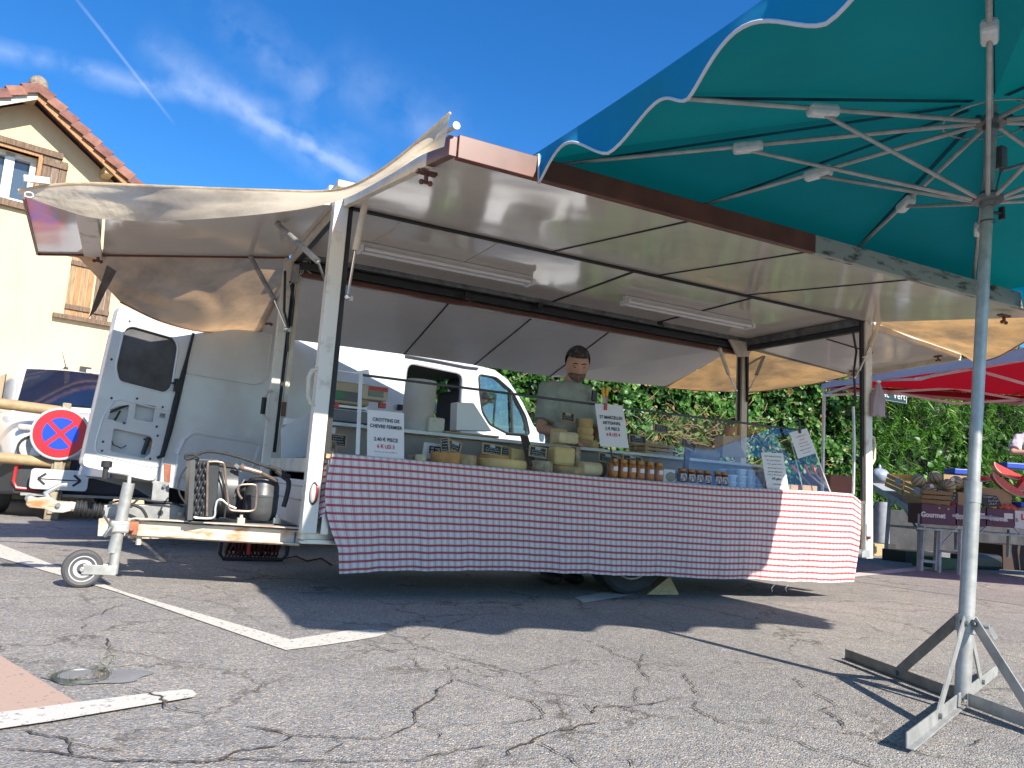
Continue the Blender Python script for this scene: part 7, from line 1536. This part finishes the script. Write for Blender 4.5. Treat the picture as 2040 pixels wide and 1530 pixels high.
    for s_ in (-1, 1):
        mb = MB(); mb.ball(head+sx*(s_*.032)+up*.008+fw*.086, .0125, (1.2, .6, .62), ax=(sx, fw, up)); e_ = ob('eye', mb, mat('eyelid', (.34, .18, .125), .5, namt=0), t, local=True, smooth='all')
        mb = MB(); mb.ball(head+sx*(s_*.032)+up*.001+fw*.094, .0062, (1.6, .6, .45), ax=(sx, fw, up)); ob('iris', mb, M['ink'], e_, local=True, smooth='all')
        mb = MB(); mb.tube([head+sx*(s_*x_)+up*z_+fw*y_ for x_, z_, y_ in ((.014, .026, .096), (.030, .031, .093), (.048, .024, .080))], .0045, 6); ob('eyebrow', mb, M['hair'], t, local=True, smooth='all')
    mb = MB(); mb.ball(head-up*.064+fw*.093, .010, (2.1, .5, .45), ax=(sx, fw, up)); ob('mouth', mb, mat('lips', (.30, .12, .10), .5, namt=0), t, local=True, smooth='all')
    if beard:
        bmat = mat('stubble', (.12, .080, .062), .9, namt=.6, nscale=60, col2=(.36, .22, .16), thresh=(.4, .7)); mb = MB()
        mb.ball(head-up*.062+fw*.022, .0775, (.88, .97, .93), 26, 18, ax=(sx, fw, up)); kp = {i for i, p in enumerate(mb.v) if (p-head).dot(fw) > -.01 and (p-head).dot(up) < -.035 - .0*(p-head).dot(fw)}; mb.f = [f for f in mb.f if all(i in kp for i in f)]
        ob('beard', mb, bmat, t, local=True, smooth='all')
        mb = MB(); mb.tube([head+sx*x_-up*z_+fw*y_ for x_, z_, y_ in ((-.030, .066, .082), (-.014, .050, .098), (0, .048, .102), (.014, .050, .098), (.030, .066, .082))], .006, 6); ob('moustache', mb, bmat, t, local=True, smooth='all')
    return t
hp_ = Y_(1149, 727, 4.99)
MANX = hp_.x; HZ = hp_.z
person('dark haired bearded vendor in a sage green T-shirt looking down behind the cheese counter', (MANX-.02, 5.03, 0), .0, V((0, .03, HZ-.70)), V((-.01, .02, HZ-.215)), V((.0, .0, HZ-.13)), V((.02, -.05, HZ)), .17,
       (V((-.235, -.02, HZ-.50)), V((-.13, -.22, HZ-.56))), (V((.235, -.03, HZ-.50)), V((.16, -.24, HZ-.44))), M['tee'], M['hair'], look=V((-.34, -.92, -.40)))
mb = MB(); 
P2 = Y_(2055, 862, 6.6)
person('fruit seller in a pale pink T-shirt bending over the stall at the right edge', (P2.x+.08, 6.62, 0), -.35, V((.22, .10, P2.z-.42)), V((-.10, -.05, P2.z-.10)), V((.04, -.14, P2.z-.03)), V((.12, -.24, P2.z+.03)), .17,
       (V((-.42, -.12, P2.z-.30)), V((-.20, -.30, P2.z-.30))), (V((.12, -.25, P2.z-.38)), V((-.05, -.45, P2.z-.42))), M['teepink'], M['hair'], look=V((-.4, -.8, -.6)), beard=False, legs=((V((.14, .15, 0)), V((.12, .05, .5))), (V((.38, .05, 0)), V((.36, .0, .5)))))

# ================================================================== FRUIT STALL
F0 = V((8.9, 6.5, 0)); sa = V((.908, -.419, 0)); sb = V((.419, .908, 0))
def SP(x, y, off=0): return pl(x, y, F0+sb*off, sb)
def sbox(mb, P, L_, D_, H_, up=0): return mb.box(P+V((0, 0, H_/2)), (L_, D_, H_), (sa, sb, V((0, 0, 1))))
zt_ = SP(1840, 1050).z
ft = thing('trestle_table', 'long white trestle table carrying the fruit boxes at the front of the stall', 'table', tuple(F0+sa*1.5))
mb = MB(); mb.box(F0+sa*1.6+sb*.30+V((0, 0, zt_-.02)), (3.4, .75, .025), (sa, sb, V((0, 0, 1)))); ob('tabletop', mb, M['greysteel'], ft)
wl_ = mat('white_trestle', (.48, .48, .50), .5, namt=.3, nscale=10)
def leg(a, b, nm='leg', w_=.035, par=ft): mb = MB(); mb.bar(a, b, w_, w_); ob(nm, mb, wl_, par)
leg(SP(1870, 1142, -.05)*1, SP(1873, 1053, -.05)); leg(SP(1910, 1150, -.30), SP(1914, 1056, -.30)); leg(SP(1862, 1136, .1), SP(1866, 1053, .1)); leg(SP(1834, 1137, .0), SP(1840, 1048, .0)); leg(SP(2008, 1110, .6), SP(2010, 1055, .6)); leg(SP(1905, 1095, .5), SP(1905, 1055, .5))
leg(SP(1868, 1097, -.05), SP(1911, 1102, -.25), 'crossbar', .025); leg(SP(1876, 1085, -.02), SP(1910, 1048, -.02), 'brace', .018); leg(SP(1838, 1117, 0), SP(1864, 1120, .05), 'crossbar', .035); leg(SP(1945, 1068, 0), SP(1965, 1050, 0), 'brace', .018); leg(SP(2020, 1050, 0), SP(2040, 1072, 0), 'brace', .018)
B3 = V((10.56, 8.52, 0)); wdir = (B3-F0).normalized(); wn_v = V((wdir.y, -wdir.x, 0))
def WP(x, y, off=0): return pl(x, y, F0+wn_v*off, wn_v)
wt = thing('side_table', 'sloping side table of the fruit stall with wooden melon crates', 'table', tuple(F0+wdir*1.2))
za, zb2 = WP(1832, 1020), WP(1735, 962)
mb = MB(); mb.slab([za, zb2, zb2+wn_v*.9, za+wn_v*.9], (0, 0, -.03)); mb.slab([za+V((0, 0, -.03)), zb2+V((0, 0, -.03)), zb2+V((0, 0, -.10)), za+V((0, 0, -.10))], wn_v*.03); ob('tabletop', mb, wl_, wt)
for a_, b_ in (((1764, 1112), (1773, 988)), ((1831, 1136), (1834, 1024))):
    mb = MB(); mb.bar(WP(*a_), WP(*b_), .045, .045); ob('leg', mb, wl_, wt)
for a_, b_ in (((1790, 994), (1832, 1062)), ((1770, 1010), (1788, 994))):
    mb = MB(); mb.bar(WP(*a_), WP(*b_), .02, .03); ob('brace', mb, wl_, wt)
# crates along the side table
wl_ang = atan2(-wdir.y, -wdir.x)
def wcrate(tl, tr, br, bl, label):
    A_, B_, C_, D_ = WP(*tl, -.0), WP(*tr, 0), WP(*br, 0), WP(*bl, 0); t = thing('wooden_crate', label, 'crate', tuple(D_), 'melon crates on the side table'); ns_ = 3; dn_ = wn_v*.34
    for k_ in range(ns_):
        f0_, f1_ = k_/ns_+.02, (k_+1)/ns_-.05; p0, p1, p2, p3 = D_.lerp(A_, f0_), C_.lerp(B_, f0_), C_.lerp(B_, f1_), D_.lerp(A_, f1_)
        mb = MB(); mb.slab([p0, p1, p2, p3], wn_v*.008); ob('slat', mb, M['crate'], t)
        mb = MB(); mb.slab([p1, p1+dn_, p2+dn_, p2], (wdir*.008)); ob('end_board', mb, M['card'], t)
        mb = MB(); mb.slab([p0, p0+dn_, p3+dn_, p3], (-wdir*.008)); ob('end_board', mb, M['crate'], t)
        mb = MB(); mb.slab([p0+dn_, p1+dn_, p2+dn_, p3+dn_], -wn_v*.008); ob('slat', mb, M['crate'], t)
    q = lambda u, v_: (D_.lerp(C_, u)).lerp(A_.lerp(B_, u), v_)-wn_v*.006
    mb = MB(); mb.slab([q(.58, .5), q(.9, .5), q(.9, .97), q(.58, .97)], -wn_v*.001); ob('label', mb, mat('crate_label', (.50, .52, .62), .7, namt=1, nscale=50, col2=(.24, .26, .42), thresh=(.55, .6)), t)
    mb = MB(); mb.slab([D_, C_, C_+dn_, D_+dn_], (0, 0, .006)); ob('bottom', mb, M['crate'], t)
wcrate((1768, 942), (1800, 956), (1797, 984), (1762, 968), 'left wooden crate with a label on the side table'); wcrate((1802, 957), (1840, 975), (1833, 1002), (1799, 985), 'right wooden crate with a label on the side table beside the melons')
# melons
melm = bpy.data.materials.new('melon_skin'); melm.use_nodes = True
def melon_mat():
    N, L = melm.node_tree.nodes, melm.node_tree.links; b = N['Principled BSDF']; tcn = N.new('ShaderNodeTexCoord'); sp_ = N.new('ShaderNodeSeparateXYZ'); L.new(tcn.outputs['Object'], sp_.inputs[0])
    a = N.new('ShaderNodeMath'); a.operation = 'ARCTAN2'; L.new(sp_.outputs[1], a.inputs[0]); L.new(sp_.outputs[0], a.inputs[1]); m_ = N.new('ShaderNodeMath'); m_.operation = 'MULTIPLY'; L.new(a.outputs[0], m_.inputs[0]); m_.inputs[1].default_value = 10
    c_ = N.new('ShaderNodeMath'); c_.operation = 'COSINE'; L.new(m_.outputs[0], c_.inputs[0]); r_ = N.new('ShaderNodeValToRGB'); L.new(c_.outputs[0], r_.inputs[0]); r_.color_ramp.elements[0].position = .55; r_.color_ramp.elements[1].position = .9
    r_.color_ramp.elements[0].color = (.46, .37, .20, 1); r_.color_ramp.elements[1].color = (.07, .10, .04, 1); L.new(r_.outputs[0], b.inputs['Base Color']); b.inputs['Roughness'].default_value = .6
melon_mat()
mel = None
mpos = [(1829, 958, .0, 'leftmost striped melon, behind the labelled crate'), (1862, 952, .15, 'second striped melon from the left, at the back'), (1850, 978, -.12, 'front striped melon with a white sticker above the blue label crate'), (1889, 968, -.1, 'striped melon with a round sticker above the first slate'), (1904, 962, .05, 'striped melon half hidden behind the stickered one'), (1926, 964, .08, 'striped melon just left of the umbrella pole'), (1880, 990, .25, 'low striped melon behind the first slate')]
for i, (x, y, off, lab) in enumerate(mpos):
    P = SP(x, y, .25+off)
    if mel is None:
        mel = thing('melon', lab, 'melon', tuple(P), 'striped melons on the fruit stall'); mb = MB()
        b_ = len(mb.v); mb.ball((0, 0, 0), .088, (1, 1, .94), 40, 14)
        mb.v = [V((p.x*(1+.035*cos(10*atan2(p.y, p.x)+pi)), p.y*(1+.035*cos(10*atan2(p.y, p.x)+pi)), p.z)) for p in mb.v]; ob('rind', mb, melm, mel, local=True, smooth='all')
        mb = MB(); mb.cyl((0, 0, .078), (0, 0, .10), .010, .006); ob('stalk', mb, mat('stalk', (.12, .13, .05), .8, namt=0), mel, local=True, smooth=True)
        mel.rotation_euler = (.7, .3, 0)
    else:
        c_ = clone(mel, P, label=lab); c_.rotation_euler = (rg.uniform(.3, 1.3), rg.uniform(-.8, .8), rg.uniform(0, 6))
for x, y in ((1856, 968), (1898, 955)):
    P = SP(x, y, .02 if x < 1880 else .03); mb = MB(); mb.lathe([(.026, 0), (.026, .003), (0, .003)], P, -sb, 18); item('fruit_sticker', mb, M['paper'], P, 'round white sticker on the %s melon' % ('front left' if x < 1880 else 'middle'), 'sticker')
# card boxes behind
def sblock(x0, y0, x1, y1, off, dep, m_, nm, lab, cat, bev=.003, grp=None):
    A_, B_ = SP(x0, y0, off), SP(x1, y1, off); L_ = (B_-A_); L_.z = 0; L_ = L_.length; mb = MB(); H_ = A_.z-B_.z; c_ = (A_+B_)/2; c_.z = B_.z; mb.box(c_+sb*dep/2+V((0, 0, H_/2)), (L_, dep, H_), (sa, sb, V((0, 0, 1)))); return item(nm, mb, m_, tuple(c_), lab, cat, grp, bevel=bev)
sblock(1836, 988, 1862, 1006, .10, .4, M['card'], 'cardboard_box', 'cardboard box end below the front melon', 'box'); sblock(1908, 980, 1925, 1008, .06, .4, M['card'], 'cardboard_box', 'tall cardboard box under the melons left of the umbrella pole', 'box')
sblock(1945, 970, 2016, 1010, .12, .45, M['card'], 'cardboard_box', 'wide cardboard box under the watermelon slices right of the pole', 'box'); sblock(1880, 945, 1935, 975, .45, .3, M['card'], 'cardboard_box', 'cardboard box behind the melons under the blue tray', 'box'); sblock(2012, 998, 2060, 1020, .2, .4, M['crate'], 'wooden_tray', 'pale wooden tray at the right edge of the stall', 'tray')
plum = mat('plum_card', (.085, .012, .05), .5, namt=.15)
bxs = [((1836, 1003), (1904, 1048), 'purple fruit box printed Gourmet, first from the left', True), ((1906, 1008), (1947, 1050), 'purple fruit box printed Gourmet just behind the umbrella pole', True), ((1949, 1010), (1964, 1050), 'narrow purple box end with a white label right of the pole', False), ((1966, 1012), (2020, 1052), 'purple fruit box printed Gourmet, last before the white box', True)]
for i, (a_, b_, lab, tx) in enumerate(bxs):
    o_ = sblock(*a_, *b_, 0, .32, plum, 'fruit_box', lab, 'fruit box', .004, 'purple fruit boxes along the table edge'); A_, B_ = SP(*a_, 0), SP(*b_, 0); c_ = (A_+B_)/2
    if tx: txt('Gourmet', .085, c_+sb*-.002+V((0, 0, -.01))-sa*(.07 if i == 0 else .03), sa, (0, 0, 1), -sb, M['paper'], o_, bold=.004, xs=.95 if i == 0 else .75)
    if tx and i:
        mb = MB(); pts_ = [c_-sb*.004-sa*(.03)+sa*(.06*cos(a))+V((0, 0, -.055+.03*sin(a))) for a in [pi+.3+i_*(pi-.6)/8 for i_ in range(9)]]; mb.tube(pts_, .004, 5); ob('smile_mark', mb, M['redink'], o_)
    if i in (1, 2, 3):
        xx = {1: (1936, 1946), 2: (1951, 1962), 3: (2000, 2018)}[i]; p0, p1 = SP(xx[0], 1022, -.003), SP(xx[1], 1034, -.003); mb = MB(); mb.slab([p0, V((p1.x, p1.y, p0.z)), p1, V((p0.x, p0.y, p1.z))], -sb*.002); ob('white_label', mb, M['paper'], o_)
o_ = sblock(2022, 1017, 2075, 1056, 0, .32, M['paper'], 'fruit_box', 'white fruit box with red lettering at the right edge', 'fruit box', .004); p0 = SP(2031, 1030, -.003); txt('Lin', .10, p0+sa*.02, sa, (0, 0, 1), -sb, M['redink'], o_, align='LEFT', bold=.004)
mb = MB(); mb.ball(SP(2027, 1036, -.006), .025, (.8, .3, 1)); ob('fruit_logo', mb, M['greysteel'], o_, smooth='all')
mang = mat('mango', (.62, .10, .05), .4, namt=1, nscale=9, col2=(.70, .34, .06), thresh=(.45, .7)); yel = mat('yellow_fruit', (.72, .48, .07), .4, namt=.2, nscale=9)
fr = [(1863, 1006, .03, mang, 'red mango, left of the pair in the first purple box'), (1883, 1006, .03, mang, 'red mango, right of the pair in the first purple box'), (1900, 1008, .08, mang, 'orange red mango behind the right edge of the first purple box'), (1867, 1012, -.01, yel, 'yellow fruit low at the left in the first purple box'), (1885, 1014, -.01, yel, 'yellow fruit low at the right in the first purple box'), (1975, 1010, .02, yel, 'yellow mango in the last purple box'), (1990, 1009, .07, mang, 'red mango behind the yellow one'), (2003, 1012, .05, mang, 'orange red mango in the middle of the last purple box'), (2016, 1013, .05, mang, 'red mango at the right in the last purple box'), (2024, 1014, .09, mang, 'red mango by the white fruit box')]
for x, y, off, m_, lab in fr:
    P = SP(x, y, off+.06); mb = MB(); mb.ball(P, .058, (1.0, .9, .92), 16, 11, ax=(sa, sb, V((0, 0, 1)))); item('mango', mb, m_, tuple(P-V((0, 0, .05))), lab, 'mango', 'mangoes in the purple boxes', smooth='all')
# slates
for (tl, tr_, br_, bl_, lab, seed) in (((1866, 972), (1909, 984), (1908, 1003), (1865, 996), 'dark slate with two lines of chalk writing in front of the melons', 3), ((1951, 984), (1986, 988), (1998, 1009), (1962, 1010), 'dark slate leaning right of the umbrella pole', 5)):
    A_, B_, C_, D_ = SP(*tl, -.02), SP(*tr_, -.02), SP(*br_, -.03), SP(*bl_, -.03); t = thing('chalk_slate', lab, 'price board', tuple((C_+D_)/2), 'slates on the fruit stall')
    mb = MB(); mb.slab([A_, B_, C_, D_], sb*.008); ob('board', mb, M['slate'], t); mb = MB(); rg2 = random.Random(seed)
    for r_, (f, a0, a1) in enumerate(((.18, .08, .9), (.50, .35, .85), (.75, .3, .75))):
        L0, R0_ = A_.lerp(D_, f), B_.lerp(C_, f); u = a0
        while u < a1:
            w_ = rg2.uniform(.05, .12); ps = [L0.lerp(R0_, u+w_*i/5)-sb*.002+V((0, 0, rg2.uniform(-.014, .014))) for i in range(6)]
            for a, b in zip(ps, ps[1:]): mb.bar(a, b, .003, .001, up=sb)
            u += w_+.03
    ob('handwriting', mb, M['chalk'], t, kind='stuff')
# watermelon slices
flesh = mat('watermelon_flesh', (.62, .05, .045), .35, namt=.2, nscale=14); rindw = mat('watermelon_rind', (.52, .42, .30), .5, namt=.2)
def slice_(c, ang, R_, lab, off, ln=1.5):
    P = SP(*c, off); ax = (sa*cos(ang)+V((0, 0, 1))*sin(ang)); up = (-sa*sin(ang)+V((0, 0, 1))*cos(ang)); t = thing('watermelon_slice', lab, 'watermelon', tuple(P), 'watermelon pieces on the stall')
    ar = [(R_*ln*cos(a), R_*sin(a)) for a in [pi+i*pi/16 for i in range(17)]]
    mb = MB(); mb.hexa([P+ax*x+up*y for x, y in ar], [P+ax*x*.9+up*y*.9+sb*.10 for x, y in ar]); ob('flesh', mb, flesh, t)
    mb = MB(); pa_ = [P+ax*x*1.02+up*y*1.02+sb*.0 for x, y in ar]; mb.tube([p-sb*.002 for p in pa_], .010, 6); ob('rind', mb, rindw, t, smooth='all')
slice_((2010, 935), -.40, .10, 'long watermelon piece at the back of the right group', .25, 2.0); slice_((2012, 963), -.55, .10, 'long watermelon piece in front sloping down to the right', .10, 2.4); slice_((2042, 955), .9, .11, 'watermelon piece cut by the right edge of the picture', .15, 1.5); slice_((1958, 948), .05, .07, 'flat watermelon piece just right of the umbrella pole', .3, 1.8)
for (a_, b_, off, lab) in (((1902, 933), (1932, 946), .50, 'blue plastic tray behind the melons left of the pole'), ((2006, 921), (2060, 936), .30, 'blue plastic tray held by the fruit seller at the right edge'), ((2034, 1000), (2060, 1012), .0, 'small blue tub at the right edge above the fruit boxes')):
    sblock(*a_, *b_, off, .25, M['bluepl'], 'blue_tray', lab, 'tray', .01)
P = WP(1752, 955, .3); mb = MB(); mb.ball(P+V((0, 0, .06)), 1, (.16, .16, .13), 18, 12); mb.ball(P+V((0, 0, .19)), .05, (.6, .6, 1.3)); item('plastic_sack', mb, mat('bluish_plastic', (.34, .38, .44), .35, namt=.2, bump=.02, bscale=9), tuple(P), 'knotted bluish plastic sack on the far end of the side table', 'sack', smooth='all')
# things on the ground under the stall
P = Y_(1680, 965, 6.6); A_, B_ = Y_(1655, 945, 6.6), Y_(1704, 985, 6.6)
mb = MB(); mb.bb(A_.x, B_.x, 6.6, 7.0, A_.z-.35, A_.z); cb_ = item('large_carton', mb, mat('brown_carton', (.24, .11, .075), .8, namt=.1), ((A_.x+B_.x)/2, 6.8, A_.z-.35), 'large reddish brown carton standing behind the right end of the counter', 'carton', bevel=.004)
mb = MB(); mb.bb(A_.x+.1, B_.x-.1, 6.7, 6.9, 0, A_.z-.351); item('carton_stand', mb, M['card'], ((A_.x+B_.x)/2, 6.8, 0), 'cardboard box stacked under the large reddish carton behind the counter', 'carton')
def gbox(x0, y0, x1, y1, m_, nm, lab, cat, dep=.4, bev=.005):
    A_ = Z_((x0+x1)/2, y1); yy = A_.y; a_, b_ = Y_(x0, y0, yy), Y_(x1, y1, yy); mb = MB(); mb.bb(a_.x, b_.x, yy, yy+dep, 0.0, a_.z); return item(nm, mb, m_, ((a_.x+b_.x)/2, yy+dep/2, 0), lab, cat, bevel=bev)
gbox(1742, 1083, 1785, 1108, M['crate'], 'wooden_box', 'low pale wooden box on the ground under the side table', 'crate'); gbox(1806, 1098, 1862, 1122, M['black'], 'black_crate', 'low black plastic crate on the ground behind the stall legs', 'crate'); gbox(1872, 1112, 1908, 1134, mat('dark_green', (.02, .08, .035), .5, namt=.2), 'green_bin', 'small dark green bin under the front table', 'bin'); gbox(1945, 1104, 2000, 1136, M['black'], 'black_bag', 'black bag on the ground under the table right of the pole', 'bag', bev=.05); gbox(1998, 1085, 2065, 1136, mat('dark_brown_box', (.05, .03, .022), .8, namt=.2), 'brown_box', 'large dark brown box under the table at the right edge', 'box')

# ================================================================== RED TENT
tz = 2.15
tc_ = Z_(1637, 764, tz); tn = Z_(2060, 690, tz); tr2 = Z_(2060, 806, tz-.10)
tent = thing('red_gazebo', 'red folding gazebo with white scissor frame over the fruit stall', 'gazebo', (tc_.x, tc_.y, 0))
e1 = (V((tn.x, tn.y, tz))-tc_); e1.z = 0; e1 = e1.normalized(); e2 = (V((tr2.x, tr2.y, tz))-tc_); e2.z = 0; e2 = e2.normalized()
L1_, L2_ = 3.0, 4.5; c00 = tc_; c10 = tc_+e1*L1_; c01 = tc_+e2*L2_; c11 = c10+e2*L2_; pk = (c00+c11)/2+V((0, 0, .55))
redc = cloth_mat('red_canvas', (.42, .008, .02), (.50, .006, .02), .5, .1, 2, bump=.001); whc = cloth_mat('lavender_white_canvas', (.60, .61, .72), (.55, .56, .70), .3, .05, 2, bump=.001)
for a, b in ((c00, c10), (c10, c11), (c11, c01), (c01, c00)):
    mb = MB(); mb.grid(lambda u, v_: a.lerp(b, u).lerp(pk, v_), 6, 6); ob('roof_panel', mb, redc, tent, smooth='all')
mb = MB(); mb.slab([c00+V((0, 0, -.005)), c10+V((0, 0, -.005)), c10+V((0, 0, -.11)), c00+V((0, 0, -.06))], e2*-.004); ob('white_valance', mb, whc, tent)
mb = MB(); mb.slab([c00+V((0, 0, -.005)), c01+V((0, 0, -.005)), c01+V((0, 0, -.12)), c00+V((0, 0, -.04))], e1*-.003); vr = ob('red_valance', mb, redc, tent)
mb = MB(); mb.slab([c00+V((0, 0, -.038)), c01+V((0, 0, -.118)), c01+V((0, 0, -.17)), c00+V((0, 0, -.062))], e1*-.004); ob('valance_hem', mb, mat('pink_hem', (.45, .25, .30), .8, namt=.1), vr)
for c_ in (c00, c10, c01, c11):
    mb = MB(); mb.bar(V((c_.x, c_.y, 0))+(pk-c_).normalized()*.03, c_+V((0, 0, -.02))+(pk-c_).normalized()*.03, .028, .028); ob('leg', mb, M['alu'], tent)
def scis(A_, B_, n_, zlo, zhi, off):
    for i in range(n_):
        p0, p1 = A_.lerp(B_, i/n_), A_.lerp(B_, (i+1)/n_)
        for za_, zb_ in ((zlo, zhi), (zhi, zlo)):
            mb = MB(); q0, q1 = V((p0.x, p0.y, za_))+off, V((p1.x, p1.y, zb_))+off; mb.bar(q0, q1, .014, .026); ob('truss_bar', mb, mat('white_bar', (.62, .60, .62), .4, namt=.1), tent)
scis(c00, c01, 3, tz-.15, tz+.03, -e1*-.05); scis(c00, c10, 2, tz-.12, tz+.03, e2*.05); scis((c00+c01)/2, pk, 2, tz-.12, tz+.12, e1*.0); scis((c00+c10)/2, pk, 2, tz-.12, tz+.15, e1*0)
